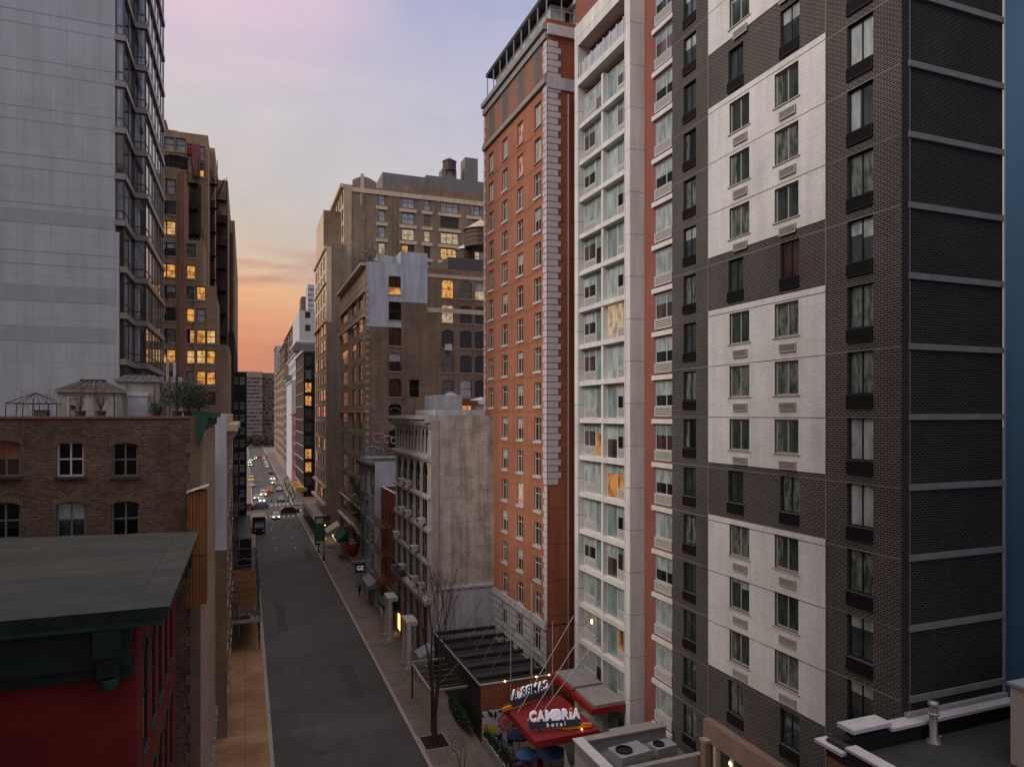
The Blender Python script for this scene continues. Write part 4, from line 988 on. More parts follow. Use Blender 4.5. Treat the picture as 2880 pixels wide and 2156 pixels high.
# window air conditioners
for (i, z) in ((1, 17.5), (2, 17.5), (0, 11.2), (1, 14.4), (2, 14.4), (4, 14.4), (1, 8.1), (3, 11.2), (4, 8.1), (3, 8.1)):
    mb = MB(); mb.box(-.42, .42, -.75, 0, 0, .5, 'coping'); mb.box(-.36, .36, -.76, -.752, .08, .42, 'dark_metal')
    mb.build('window_air_conditioner', B.root, o + d * (.8 + bay * (i + .5)) + Vector((0, 0, z)), rot)
# portals with columns at street level
for s_ in (4.2, 13.5):
    mb = MB(); mb.box(s_ - 1.2, s_ + 1.2, -1.9, -.8, 4.6, 5.0, 'limestone_light')
    for a in (-.95, .95): mb.tube((s_ + a, -1.6, .14), (s_ + a, -1.6, 4.6), .3, .26, 'limestone_light', 12); mb.box(s_ + a - .36, s_ + a + .36, -1.96, -1.24, 0.14, .5, 'limestone')
    mb.build('portal', B.root, o, rot)
# white roof houses of the loft
rz_ = 24.65
B.vol(onY(1225, ly0 + .6), onY(1360, ly0 + .6), ly0 + .6, ly0 + 9, rz_, rz_ + .8, 'white_paint', 'roof_grey', name='roof_house')
B.vol(onY(1228, ly0 + 4), onY(1300, ly0 + 4), ly0 + 4, ly0 + 9, rz_, zat(1110, RB + 3, ly0 + 4), 'white_paint', 'roof_grey', {'S': [(4.7, rz_ + 1.45, 1.3, 1.7, S('white_frame', .08, (), (), (('pane_dark', 1),), None, .1))]}, name='roof_house')
zz = zat(1125, RB + 3, ly0 + 4)
B.vol(onY(1302, ly0 + 4.5), onY(1345, ly0 + 4.5), ly0 + 4.5, ly0 + 8, rz_ + 1.3, zz + .0, 'rust_panel', 'roof_grey', name='roof_house')
mb = MB(); cxx = onY(1268, ly0 + 6) - B.x
mb.lathe([(1.1, 0), (1.1, .1), (.85, .5), (.45, .78), (.43, .88), (0, .9)], 'coping', (cxx, 6, zz + .01), 16); mb.build('skylight', B.root)
mb = MB()
for i in range(16): a = 2 * math.pi * i / 16; mb.bar((cxx + 1.08 * math.cos(a), 6 + 1.08 * math.sin(a), zz + .12), (cxx + .48 * math.cos(a), 6 + .48 * math.sin(a), zz + .8), .05, 'dark_metal')
mb.build('skylight_rib', B.root)
mb = MB(); mb.lathe([(1.4, 0), (1.1, .5), (0, .8)], 'coping', (onY(1352, ly0 + 6) - B.x, 6, rz_ + 1.4), 12); mb.build('skylight', B.root)

# ---- low red brick house
by0, by1 = ly1 + .02, Y_(1072)
B = Bld('red_brick_house', 'low dark red brick house with fire escape between limestone loft and grey house', 'building', RB, by0)
rw_ = S('russet_brick', .07, (), (.5,), (('pane_dark', 3), ('pane_green', 1)), 'russet_brick', .12)
nb = 4; bb = (by1 - by0) / nb
ws = [(bb * (i + .5), z, 1.15, 1.9, rw_) for i in range(nb) for z in (4.6, 8.0, 11.4)]
v = B.vol(RB, RB + 12, by0, by1, 0, 15.2, 'low_red_brick', 'roof_tar', {'W': ws}, para=.5, copm='coping')
B.band(v, 'W', 3.6, .35, .3, 'russet_brick', 'string_course')
fire_escape(B, v, 'W', .6, 5.2, [4.3, 7.7, 11.1], 1.0, 'rust_panel')

# ---- grey narrow house
gy0, gy1 = by1 + .02, Y_(1029)
B = Bld('grey_narrow_house', 'narrow grey rendered house with tall dark windows and graffiti above its roof', 'building', RB - .8, gy0)
gw = S('grey_stucco', .09, (.5,), (.33, .66), (('pane_dark', 3), ('pane_cool', 1)), 'grey_stucco', .12)
nb = 3; bb = (gy1 - gy0) / nb
ws = [(bb * (i + .5), z, bb * .62, 2.3, gw) for i in range(nb) for z in (4.4, 7.7, 11.0, 14.3)]
v = B.vol(RB - .8, RB + 13, gy0, gy1, 0, 18.6, 'grey_stucco', 'roof_tar', {'W': ws}, {'S': 'white_stucco'}, para=.3, copm='dark_metal')
B.band(v, 'W', 18.0, .5, .7, 'dark_metal', 'cornice')
fire_escape(B, v, 'W', .4, 5.5, [7.2, 10.6, 13.9], 1.0)

# ---- brown loft with painted white upper wall
ky0, ky1 = Y_(1029), Y_(957)
ky0 = max(ky0, gy1 + .02) if False else gy1 + .02
B = Bld('brown_loft', 'tall brown brick loft with large white painted patch high on its side wall', 'building', RB, ky0)
tw = S('brown_frame', .10, (.25, .5, .75), (.6,), (('pane_dark', 5), ('pane_brown', 4), ('pane_sunset_glow', 1)), 'tan_stone', .16, sillh=.2)
tw2 = S('brown_frame', .10, (.33, .66), (.6,), (('pane_dark', 5), ('pane_green', 2), ('pane_brown', 3), ('pane_sunset_glow', 1)), 'tan_stone', .16, sillh=.2)
Lk = ky1 - ky0; ws = []; zr = rows(3.6, 12, 3.66)
sa, sb, sc_ = ky1 - Y_(969.5), ky1 - Y_(996), ky1 - Y_(1013.5)
for i, z in enumerate(zr):
    ws.append((sa, z + .9, 7.2, 2.5, tw) + ((('blind', .5, 'pane_sunset_glow', 'pane_dark'),) if i in (8, 9) else ()))
    ws.append((sb, z + .9, 4.2, 2.5, tw2) + ((('blind', .4, 'pane_sunset_glow', 'pane_dark'),) if i in (8, 9) else ())); ws.append((sc_ + .4, z + .9, 4.0, 2.5, tw2))
ar = S('brown_frame', .08, (), (.5,), (('pane_dark', 4), ('pane_brown', 3), (('blind', .45, 'pane_blinds', 'pane_brown'), 2), ('pane_cool', 1)), 'tan_stone', .2, arch=.22, sillh=.15)
zs_ = [44.0 - 3.78 * i for i in range(8)]
xs_ = [onY(p, ky0) - RB for p in (1111, 1259, 1310, 1352)]
for i, z in enumerate(zs_):
    for j, x in enumerate(xs_):
        if j > 0 and i > 5: continue
        p = None
        if (i, j) in ((0, 1), (5, 2)): p = 'pane_lit'
        if (i, j) == (5, 3): p = ('blind', .5, 'pane_blinds', 'pane_lit')
        if (i, j) in ((0, 0),): p = ('blind', .6, 'pane_brown', 'pane_lit')
        if (i, j) == (1, 1): p = 'pane_lit_pale'
        if (i, j) == (0, 3): p = ('blind', .5, 'pane_cool', 'pane_lit_pale')
        ws_ = (x, z - 1.3, 1.9, 2.75, ar) + ((p,) if p else ())
        ws.append(('S',) + ws_)
wS = [w[1:] for w in ws if w[0] == 'S']; wW = [w for w in ws if w[0] != 'S']
wS.append((onY(1165, ky0) - RB, 44.0 - 3.78 * 4 - 1.3, 1.5, 2.6, S('brown_frame', .08, (), (.5,), (('pane_dark', 1),), None, .2)))
xm = onY(1202, ky0) - RB
v = B.vol(RB, RB + 27, ky0, ky1, 0, 46.6, 'brown_brick', 'roof_tar', {'S': wS, 'W': wW}, {'W': 'tan_stone'}, para=.5, copm='tan_light')
zw = zat(917, RB, ky0)
# white paint: thin coat boxes cut round the two windows
cut = [(w[0] - .95, w[0] + .95, w[1], w[1] + w[3]) for w in wS if w[1] > zw and w[0] < 6]
mb = MB(); xa_ = onY(1127, ky0) - RB
zs2 = sorted({zw, 47.3} | {c[2] for c in cut} | {c[3] for c in cut}); ss2 = sorted({.02, xa_} | {c[0] for c in cut} | {c[1] for c in cut})
for i in range(len(zs2) - 1):
    for j in range(len(ss2) - 1):
        a, z = (ss2[j] + ss2[j + 1]) / 2, (zs2[i] + zs2[i + 1]) / 2
        if not any(c[0] < a < c[1] and c[2] < z < c[3] for c in cut): mb.box(ss2[j], ss2[j + 1], -.03, -.003, zs2[i], zs2[i + 1], 'white_paint')
z2 = zat(843, RB, ky0); zt2 = zat(711, RB + 8, ky0)
mb.box(xa_ + .001, xm, -.032, -.003, z2, 47.1, 'white_paint')
mb.build('painted_patch', B.root)
B.vol(RB + xa_, RB + xm, ky0 - .03, ky0 + 8, 47.12, zt2, 'white_paint', 'roof_grey', name='roof_house')
B.band(v, 'S', 45.7, .5, .06, 'tan_light', 'string_course', a=xm + .01); B.band(v, 'S', 42.0 - 1.6, .7, .05, 'tan_light', 'string_course', a=xm + .01)
for z, pr, h in ((46.7, .8, .4), (42.9, .35, .3), (39.2, .45, .35), (6.9, .6, .4), (10.5, .3, .25), (25.3, .25, .2)): B.band(v, 'W', z, h, pr, 'tan_light', 'cornice')
for z in zr: B.band(v, 'W', z + .35, .3, .05, 'tan_light', 'string_course')
o, d, n, L_, rot = B.fr(v, 'W'); mb = MB()
for s_ in (.5, (sa + sb) / 2 + .6, (sb + sc_) / 2 + .2, L_ - .6): mb.box(s_ - .4, s_ + .4, -.08, -.003, 0, 46.6, 'tan_stone')
mb.build('pilaster', B.root, o, rot)
z = 12; o, d, n, L_, rot = B.fr(v, 'S')
while z < 45: mb = MB(); mb.box(-.02, .45, -.05, -.002, z, z + .5, 'tan_stone'); mb.build('quoin', B.root, o, rot); z += 1.1
fire_escape(B, B.fr and v, 'W', Lk - 9, Lk - 4, [7, 10.6, 14.3], 1.0)
# roof clutter: greenhouse-like bulkhead, plants, graffiti, railings
B.vol(onY(1062, ky0 + 3), onY(1122, ky0 + 3), ky0 + 3, ky0 + 7, 46.7, zat(722, RB + 5, ky0 + 3), 'white_paint', 'dark_metal', name='roof_house')
mb = MB(); mb.box(2.4, 2.7, .4, .7, 46.6, zat(700, RB + 3, ky0), 'white_paint'); mb.build('chimney', B.root)
def squiggle(name, B, o, rot, pts, r, mat):
    mb = MB()
    for a, b in zip(pts, pts[1:]): mb.tube((a[0], -.02, a[1]), (b[0], -.02, b[1]), r, mat=mat, n=5)
    mb.build(name, B.root, o, rot)
plain('graffiti_pink', (.55, .32, .38), .7, amount=.2, streak=0); plain('graffiti_blue', (.22, .36, .45), .7, amount=.2, streak=0); plain('graffiti_pale', (.33, .27, .28), .7, amount=.2, streak=0)
zg = zat(1232, RB + 1, ky0)
for cx_, cz_, rr, mt in ((1.9, zg, .8, 'graffiti_pink'), (3.2, zg - .2, .6, 'graffiti_pink'), (4.2, zg - .35, .55, 'graffiti_pink'), (.9, zg - 2.0, .9, 'graffiti_blue'), (1.8, zg - 2.1, .7, 'graffiti_blue')):
    P = [(cx_ + rr * (1 + .15 * math.sin(3 * a)) * math.cos(a), cz_ + rr * .8 * math.sin(a + .4 * math.sin(2 * a))) for a in [i * .5 for i in range(11)]]
    squiggle('graffiti', B, o, rot, P, .09, mt)
for k, zz_ in enumerate((zat(1150, RB + 1, ky0), zat(1172, RB + 1, ky0), zat(1190, RB + 1, ky0))):
    P = [(.8 + i * .3 + R.uniform(-.12, .12), zz_ + R.uniform(-.28, .28)) for i in range(19 - 4 * k)]
    squiggle('graffiti', B, o, rot, P, .03, 'graffiti_pale')
P = [(2.4 + i * .5, zg - 3.2 + (.35 if i % 2 else -.2)) for i in range(12)]; squiggle('graffiti', B, o, rot, P, .06, 'graffiti_pale')
mb = MB(); mb.box(onY(1259, ky0) - RB - .5, onY(1259, ky0) - RB + .5, -.7, 0, zat(986, RB + 12, ky0), zat(968, RB + 12, ky0), 'coping'); mb.build('window_air_conditioner', B.root)
# roof garden shrubs and water tanks on the brown loft
def clump(mb, cx, cy, cz, rx, ry, rz_, n, mat, s=.12):
    for i in range(n):
        while True:
            a, b, c = R.uniform(-1, 1), R.uniform(-1, 1), R.uniform(-1, 1)
            if a * a + b * b + c * c < 1: break
        p = Vector((cx + a * rx, cy + b * ry, cz + c * rz_)); u = Vector((R.uniform(-1, 1), R.uniform(-1, 1), R.uniform(-1, 1))).normalized(); w = u.orthogonal().normalized()
        mb.face([p - u * s, p + w * s * .7, p + u * s, p - w * s * .7], mat)
for i in range(4):
    xx, yy = RB + .9 + .3 * i, ky0 + 2.0 + i * 5.2
    t = thing('roof_shrub', ('bare pale shrub nearest the white wall on brown loft roof', 'second shrub along the brown loft roof edge', 'third shrub along the brown loft roof edge', 'farthest shrub along the brown loft roof edge')[i], 'shrub', (xx, yy, 47.1), 0, 'shrubs on the loft roof')
    mb = MB(); mb.tube((0, 0, 0), (0, 0, 1.2), .06, .03, 'bark'); mb.build('stem', t)
    mb = MB(); clump(mb, 0, 0, 1.5 - .1 * i, 1.3, 2.0, 1.1 + .2 * (3 - i), 420, 'foliage' if i % 2 else 'olive_leaf' if 'olive_leaf' in MATS else 'tan_stone', .14); mb.build('crown', t)
def water_tank(loc, r, h, label, legs=2.0, cone='tan_stone'):
    t = thing('water_tank', label, 'water tank', loc, 0, 'rooftop water tanks')
    mb = MB(); mb.lathe([(0, legs), (r, legs), (r * .96, legs + h)], 'brown_frame', n=18); mb.build('barrel', t)
    mb = MB(); mb.lathe([(r * 1.08, legs + h), (0, legs + h + r * .7)], cone, n=18); mb.build('roof', t)
    for z in (.25, .5, .75): mb = MB(); mb.lathe([(r * .995, legs + h * z), (r * 1.01, legs + h * z + .03), (r * .995, legs + h * z + .06)], 'black_metal', n=18); mb.build('hoop', t)
    for a in range(4): mb = MB(); q = a * math.pi / 2 + .7; mb.box(r * .8 * math.cos(q) - .12, r * .8 * math.cos(q) + .12, r * .8 * math.sin(q) - .12, r * .8 * math.sin(q) + .12, 0, legs, 'black_metal'); mb.build('leg', t)
wy = ky0 + 12
bxa, bxb = onY(1268, wy), onY(1375, wy)
B.vol(onY(1260, ky0 + 7), onY(1376, ky0 + 7), ky0 + 7, ky0 + 16, 46.7, 50.6, 'bronze', 'roof_tar', name='roof_house')
water_tank((onY(1352, wy), wy, 50.7), 2.9, 3.0, 'large dark water tank with conical roof behind the orange tower', 3.0)
water_tank((onY(1309, wy + 2), wy + 2, 50.7), 1.7, 1.9, 'smaller water tank with pale cone beside the large tank', 1.0, 'coping')
# ---- tan corner building and big brown building behind it
tx = RB; ty0, ty1 = onX(918, tx) , AV0 - 4
ty1 = onX(880, tx)
ty1 = min(ty1, AV0 - 2.0)
B = Bld('corner_building', 'narrow tan stone office building at the avenue corner with dark blank side', 'building', tx, ty0)
tS = S('brown_frame', .10, (), (.5,), (('pane_dark', 5), ('pane_brown', 4), ('pane_sunset_glow', 1)), 'tan_stone', .14)
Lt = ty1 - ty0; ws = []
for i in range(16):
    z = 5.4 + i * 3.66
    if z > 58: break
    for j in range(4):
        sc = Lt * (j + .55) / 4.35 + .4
        ws.append((sc, z + .7, Lt / 4.35 * .66, 2.5, tS) + (('pane_sunset_glow',) if i in (9, 10) and j > 1 else ()))
ztc = zat(692, tx, ty0)
v = B.vol(tx, tx + 4.2, ty0, ty1, 0, ztc, 'brown_grey_brick', 'roof_tar', {'W': ws}, {'W': 'tan_light'}, para=.6, copm='tan_light')
for z, pr, h in ((5.2, .9, .5), (9.0, .6, .4), (ztc - .5, .45, .6), (ztc - 8, .4, .4), (zat(905, tx, ty0), .5, .5)): B.band(v, 'W', z, h, pr, 'tan_light', 'cornice')
B.band(v, 'S', zat(905, tx, ty0), ztc - zat(905, tx, ty0), .05, 'tan_light', 'corner_pilaster', a=0, b=1.1)
bx0 = 20.7; byy0, byy1 = onX(967, bx0), min(onX(930, bx0), AV0 - 1)
# tall slab behind it
v = B.vol(tx + .3, bx0 - .02, ty0 + 9, ty1 - .1, ztc, zat(626, tx, ty1 - 6), 'brown_grey_brick', 'roof_tar', {}, {'S': 'brown_brick', 'W': 'tan_light'}, name='rear_wall')
B = Bld('big_brown_building', 'huge brown brick block with rows of large windows and grey roof house', 'building', bx0, byy0)
f1 = S('brown_frame', .14, (), (.5,), (('pane_cool', 5), ('pane_blinds', 2), ('pane_green', 1)), None, .35)
f2 = S('brown_frame', .14, (.5,), (.5,), (('pane_cool', 5), ('pane_blinds', 2), ('pane_lit_pale', 1)), None, .35)
f3 = S('brown_frame', .14, (.33, .66), (.5,), (('pane_cool', 4), ('pane_blinds', 2), ('pane_dark', 2)), None, .35)
zb = zat(549, bx0, byy0); st = 3.72
ws = []
for i in range(7):
    z = zb - st * i - 1.35
    for px, w, fs_ in ((1074, 1.6, f1), (1148, 3.0, f2), (1201.5, 1.5, f1), (1265, 4.5, f3), (1334, 2.9, f2)):
        p = None
        if i == 2 and px in (1148, 1201.5, 1265): p = 'pane_lit_pale'
        if i == 3 and px in (1265, 1074): p = 'pane_lit_yellow' if px == 1265 else 'pane_lit_pale'
        if i == 3 and px == 1148: p = ('side', .5, 'pane_lit', 'pane_dark')
        if i == 3 and px == 1201.5: p = 'pane_dark'
        ws.append((onY(px, byy0) - bx0, z, w, 2.6, fs_) + ((p,) if p else ()))
wf = S('brown_frame', .12, (.5,), (.5,), (('pane_dark', 3), ('pane_brown', 2)), 'tan_stone', .15)
Lb = byy1 - byy0; wW = [(Lb * (j + .5) / 5, zb - st * i - 1.5, Lb / 5 * .6, 2.7, wf) for i in range(-1, 8) for j in range(5)]
zt = zat(520, bx0, byy0)
v = B.vol(bx0, bx0 + 48, byy0, byy1, 0, zt, 'brown_grey_brick', 'roof_tar', {'S': ws, 'W': wW}, {'W': 'tan_light'}, para=.2)
B.band(v, 'S', 30, zt - 30, .1, 'tan_stone', 'corner_pilaster', a=0, b=1.7)
B.band(v, 'S', zt - 1.3, 1.0, .2, 'tan_light', 'cornice', a=1.75); B.band(v, 'W', zt - .5, .8, .8, 'tan_light', 'cornice')
B.band(v, 'S', zt + .02, 1.6, -.1, 'brown_brick', 'parapet', a=11, inset=-.5)
o, d, n, L_, rot = B.fr(v, 'S')
mb = MB()
for w in ws: mb.box(w[0] - w[2] / 2 - .55, w[0] + w[2] / 2 + .55, -.14, -.003, w[1] - .95, w[1] - .25, 'tan_light')
mb.build('sill_band', B.root, o, rot)
mb = MB()
for px in (1021, 1098, 1112, 1231, 1322): mb.box(onY(px, byy0) - bx0 - .35, onY(px, byy0) - bx0 + .35, -.12, -.003, 40, zt - 1.31, 'brown_brick')
mb.build('pier', B.root, o, rot)
# arched parapet
mb = MB(); xa_, xb_ = onY(992, byy0) - bx0, onY(1058, byy0) - bx0; P = []
for i in range(13): a = i / 12; P.append((xa_ + (xb_ - xa_) * a, zt + .22 + (1.2 + 1.0 * math.sin(math.pi * a) if 0 < i < 12 else 1.2)))
F_ = [(x, -.0, z) for x, z in P] + [(xb_, 0, zt + .2), (xa_, 0, zt + .2)]; mb.face(list(reversed(F_)), 'brown_grey_brick'); G_ = [(x, .8, z) for x, y, z in F_]; mb.face(G_, 'brown_grey_brick')
for i in range(len(F_)): j = (i + 1) % len(F_); mb.face([F_[i], F_[j], G_[j], G_[i]], 'tan_stone')
mb.box((xa_ + xb_) / 2 - .9, (xa_ + xb_) / 2 - .1, -.1, -.003, zt - 4, zt + 3.0, 'tan_light'); mb.build('arched_parapet', B.root, o, rot)
yy = byy0 + 8
def RH(px0, px1, py, yy, m, dz=0, depth=10): B.vol(onY(px0, yy), onY(px1, yy), yy, yy + depth, zt + .3 + dz, zat(py, onY(px0, yy), yy), m, 'roof_tar', name='roof_house')
plain('slate_cladding', (.19, .18, .175), .8, amount=.3, streak=.3)
RH(1076, 1200, 484, yy, 'slate_cladding'); RH(1198, 1375, 492, yy + .1, 'slate_cladding'); RH(1308, 1344, 442, yy + 4, 'slate_cladding', depth=4)
RH(1243, 1284, 475, yy + 4, 'slate_cladding', depth=3)
tx_ = onY(1264, yy + 5); zz = zat(480, tx_, yy + 5)
water_tank((tx_, yy + 5, zz - 1.5), 1.75, 2.4, 'water tank on the big brown building against the sky', 1.3, 'brown_frame')

# ---- across the avenue: dark glass block, pale offices, more distant fronts
FY = AV1 + 6
B = Bld('dark_glass_block', 'black glass office block with lit orange rooms at the far avenue corner', 'building', RB, onX(854, RB))
gy0_ = onX(854, RB); gy1_ = onX(832, RB); gz = zat(990, RB, gy0_)
gS = S('black_metal', .10, (.5,), (), (('pane_green', 3), ('pane_curtain', 2)), None, .1)
gW = S('black_metal', .10, (.25, .5, .75), (), (('black_metal', 6), ('dark_metal', 2)), None, .1)
ws, wW = [], []; stg = 172 / 4.6 * dep(RB, gy0_) / F
k = 0; z = gz - stg - .4
while z > .5:
    p = 'pane_lit' if k in (2, 3, 7, 8) else None
    ws.append((1.35, z + .3, 1.9, stg - 1.0, gS) + ((p,) if p else ())); wW.append(((gy1_ - gy0_) / 2, z + .3, (gy1_ - gy0_) * .92, stg - .7, gW)); z -= stg; k += 1
v = B.vol(RB, RB + 14, gy0_, gy1_, 0, gz, 'black_metal', 'roof_tar', {'S': ws, 'W': wW})
z = gz - stg - .4
while z > .5: B.band(v, 'W', z, .2, .25, 'lightgrey_beam', 'floor_beam'); B.band(v, 'S', z, .35, .15, 'black_metal', 'floor_beam'); z -= stg
B.band(v, 'W', gz, .5, .6, 'coping', 'cornice')
def farb(name, label, px0, px1, ytop, mat, wmat='pane_brown', X=RB, wx=12, st=3.6, ww=1.6, wins=True, smat=None, top=None, cols=None, frame='brown_frame', z0=0):
    """front seen along the street between two sight lines"""
    ya_, yb_ = onX(px1, X), onX(px0, X)
    B = Bld(name, label, 'building', X, ya_)
    zt_ = zat(ytop, X, ya_); W = []; sty = S(frame, .12, (), (), ((wmat, 3), ('pane_dark', 2)), None, .3)
    if wins:
        nc = cols or max(2, int((yb_ - ya_) / 4)); z = 4.5
        while z < zt_ - 3:
            for j in range(nc): W.append(((yb_ - ya_) * (j + .5) / nc, z, (yb_ - ya_) / nc * .55, st * .6, sty))
            z += st
    v = B.vol(X, X + wx, ya_, yb_, 0, zt_, mat, 'roof_grey', {'W': W}, {'S': smat or mat}, para=.5)
    B.band(v, 'W', zt_ - .2, .5, .5, mat, 'cornice')
    return B, v, zt_
plain('far_pale', (.46, .46, .47), .7, amount=.2); plain('far_white', (.48, .48, .49), .7, amount=.2); plain('far_red', (.22, .08, .07), .8, amount=.3); plain('far_bluegrey', (.16, .18, .21), .7, amount=.2)
plain('far_tan', (.27, .20, .14), .8, amount=.3); plain('far_brown', (.17, .12, .10), .8, amount=.3); plain('far_lilac', (.25, .205, .185), .8, amount=.2)
farb('red_banner_building', 'narrow red brick front beyond the black glass block', 820.5, 831.8, 1165, 'far_red', cols=3, X=RB)
farb('white_slab_building', 'narrow white fronted building beyond the avenue', 806, 820, 1072, 'far_white', wins=False, X=RB - .3, smat='far_white')
B, v, z = farb('pale_office', 'pale grey office with overhanging white upper floors beyond the avenue', 806.5, 833, 993, 'far_pale', X=RB + 2.2, wx=12)
xx0 = RB + .8; yy0 = onX(842, xx0)
B.vol(xx0, xx0 + 9, yy0 + .3, yy0 + 36, z, zat(872, xx0, yy0), 'far_pale', 'roof_grey', {'S': [(2.8, z + 9, 1.8, 2.2, f1), (2.8, z + 4.5, 1.8, 2.2, f1)], 'W': []}, {'W': 'far_white'}, name='upper_floors')
B.boxes('terrace_canopy', [(xx0 - 1.2, xx0 + 8, yy0, yy0 + 34, z + .6, z + 1.2, 'coping')])
farb('bluegrey_building', 'slim blue grey front between white slab and tan building', 798, 805.8, 1058, 'far_bluegrey', cols=2)
farb('tan_far_building', 'tan building far down the right side of street', 776, 797.8, 1030, 'far_tan', cols=5, st=4.2)
farb('brown_stepped_tower', 'brown stepped tower above the tan building down the street', 800, 826, 913, 'far_brown', X=RB + 4, cols=4, smat='far_lilac')
farb('low_brown_tower', 'shorter brown tower left of the stepped tower', 787, 800, 966, 'far_brown', X=RB + 2.5, cols=3, smat='far_brown')
farb('glass_tower', 'thin glassy tower at the very end of the right side', 771, 777, 974, 'far_lilac', X=RB + 1, cols=2, wmat='pane_cool', smat='pane_cool')
def slabb(name, label, px0, px1, yt, Yy, depth, mat, cols, st=3.2, z0=0, wm='pane_cool'):
    x0, x1 = onY(px0, Yy), onY(px1, Yy); B = Bld(name, label, 'building', x0, Yy); zt_ = zat(yt, x0, Yy); W = []
    sty = S('brown_frame', .15, (), (), ((wm, 3), ('pane_dark', 3), ('pane_blinds', 1)), None, .35)
    z = 4 if not z0 else z0
    while z < zt_ - 3 and cols:
        for j in range(cols): W.append(((x1 - x0) * (j + .5) / cols, z, (x1 - x0) / cols * .62, st * .5, sty))
        z += st
    v = B.vol(x0, x1, Yy, Yy + depth, 0, zt_, mat, 'roof_grey', {'S': W}, para=.6); return B, v, zt_
slabb('pinnacle_tower', 'slim grey tower top showing above the pale office', 866, 884, 802, 430, 16, 'far_pale', 3, z0=70)
slabb('dark_pinnacle_tower', 'dark slim tower left of the grey tower top', 848, 865.5, 836, 450, 16, 'far_brown', 2, z0=70)
slabb('low_pinnacle', 'small dark tower block lowest of three distant tops', 843, 849, 872, 460, 12, 'far_brown', 1, z0=60)
# housing slab closing the street
B, v, z = slabb('housing_slab', 'long apartment slab with rows of pale balconies closing the street', 668, 738, 1046, 600, 16, 'far_lilac', 8, 3.1)
for k in range(int((z - 6) / 3.1)): B.band(v, 'S', 4.9 + 3.1 * k + .4, .9, .9, 'far_lilac', 'balcony', a=(0 if k % 2 else 3), b=v[1] - v[0] - (0 if k % 3 else 4))
B2, v2, z2 = slabb('housing_slab', 'second apartment slab to the right with balconies set further back', 738.5, 790, 1050, 608, 16, 'far_brown', 6, 3.1)
for k in range(int((z2 - 6) / 3.1)):
    for q in range(4): B2.band(v2, 'S', 4.9 + 3.1 * k + .4, .8, .8, 'far_lilac', 'balcony', a=.3 + q * 4.2, b=2.6 + q * 4.2)
mb = MB()
for i in range(9): clump(mb, -14 + i * 7, 566 + R.uniform(-4, 4), 5.5, 5, 4, 5.0, 260, 'foliage', .9)
for i in range(3): clump(mb, 9 + i * 4, 556, 4.5, 3.2, 3, 3.6, 160, 'rust_foliage', .7)
o_ = tag(mb.build('far_trees'), 'dark mass of distant trees closing the end of the street', 'trees'); o_['kind'] = 'stuff'

# ================================================================ LEFT SIDE
# ---- red corner building in the foreground
RX = -3.1; ry0 = 23.9; ryb = 36.9; zc = 19.3
B = Bld('shade_block', 'tall plain brick block out of view, added to shade the facades', 'building', -30, -40)
B.vol(-90, -6.9, -40, 21.4, 0, 56, 'russet_brick', 'roof_tar')  # unseen block, added and sized to shade the facades and red wall
B = Bld('red_building', 'dark red rendered building with felt roof and green metal cornice', 'building', RX, ry0)
wr = S('green_dark', .06, (), (.5,), (('pane_night', 1),), None, .08, arch=.5)
ws = [(2.0 + 2.15 * i, 14.0, 1.05, 3.6, wr) for i in range(5)] + [(2.0 + 2.15 * i, 9.2, 1.05, 3.4, wr) for i in range(5)] + [(2.0 + 2.15 * i, 4.4, 1.05, 3.4, wr) for i in range(5)]
v = B.vol(-24, RX, ry0, ryb, 0, zc - .55, 'red_stucco', 'roof_tar', {'E': ws}, {}, noroof=True)
o, d, n, L_, rot = B.fr(v, 'E')
for w in ws:
    s_, z_, w_, h_ = w[:4]; mb = MB()
    for i in range(8):
        a0_, a1_ = math.pi * i / 8, math.pi * (i + 1) / 8; r_ = w_ / 2 + .02; R_ = w_ / 2 + .2; zc_ = z_ + h_ - w_ / 2
        q = [(s_ - r_ * math.cos(a0_), zc_ + r_ * math.sin(a0_)), (s_ - R_ * math.cos(a0_), zc_ + R_ * math.sin(a0_)), (s_ - R_ * math.cos(a1_), zc_ + R_ * math.sin(a1_)), (s_ - r_ * math.cos(a1_), zc_ + r_ * math.sin(a1_))]
        mb.face([(a, -.03, b) for a, b in q], 'green_copper'); mb.face([(q[1][0], -.03, q[1][1]), (q[1][0], 0, q[1][1]), (q[2][0], 0, q[2][1]), (q[2][0], -.03, q[2][1])], 'green_copper')
    mb.build('window_hood', B.root, o, rot)
    mb = MB(); mb.box(s_ - .62, s_ + .62, -.06, -.002, z_ - .22, z_, 'green_copper'); mb.build('sill', B.root, o, rot)
B.boxes('cornice', [(-24.5, -2.15, ry0 - 1.0, ryb + .1, zc - .32, zc - .02, 'green_dark'), (-24.5, -2.3, ry0 - .85, ry0 + .0, zc - .56, zc - .321, 'green_copper'),
                    (RX + .005, -2.3, ry0 + .001, ryb, zc - .56, zc - .321, 'green_copper'), (-24.4, RX - .1, ry0 - .55, ry0 - .003, zc - 1.75, zc - .561, 'green_dark'),
                    (-24.4, RX - .05, ry0 - .35, ry0 - .002, zc - 2.15, zc - 1.751, 'green_dark')])
mb = MB()
cpt = [(-24.5, ry0 - 1.0), (-2.1, ry0 - 1.0), (-2.1, ryb + .1), (-24.5, ryb + 3.5)]
mb.face([(x - B.x, y - B.y, zc) for x, y in cpt], 'roof_felt'); mb.build('roof', B.root)
mb = MB()
for x in (-3.75,):
    mb.box(x - .35 - B.x, x + .35 - B.x, -.95, -.56, zc - 1.35, zc - .57, 'green_dark'); mb.box(x - .28 - B.x, x + .28 - B.x, -.8, -.56, zc - 2.0, zc - 1.36, 'green_dark')
    mb.lathe([(.0, -.35), (.22, -.2), (.28, 0), (.28, .1)], 'green_copper', (x - B.x, -.66, zc - 2.1), 10)
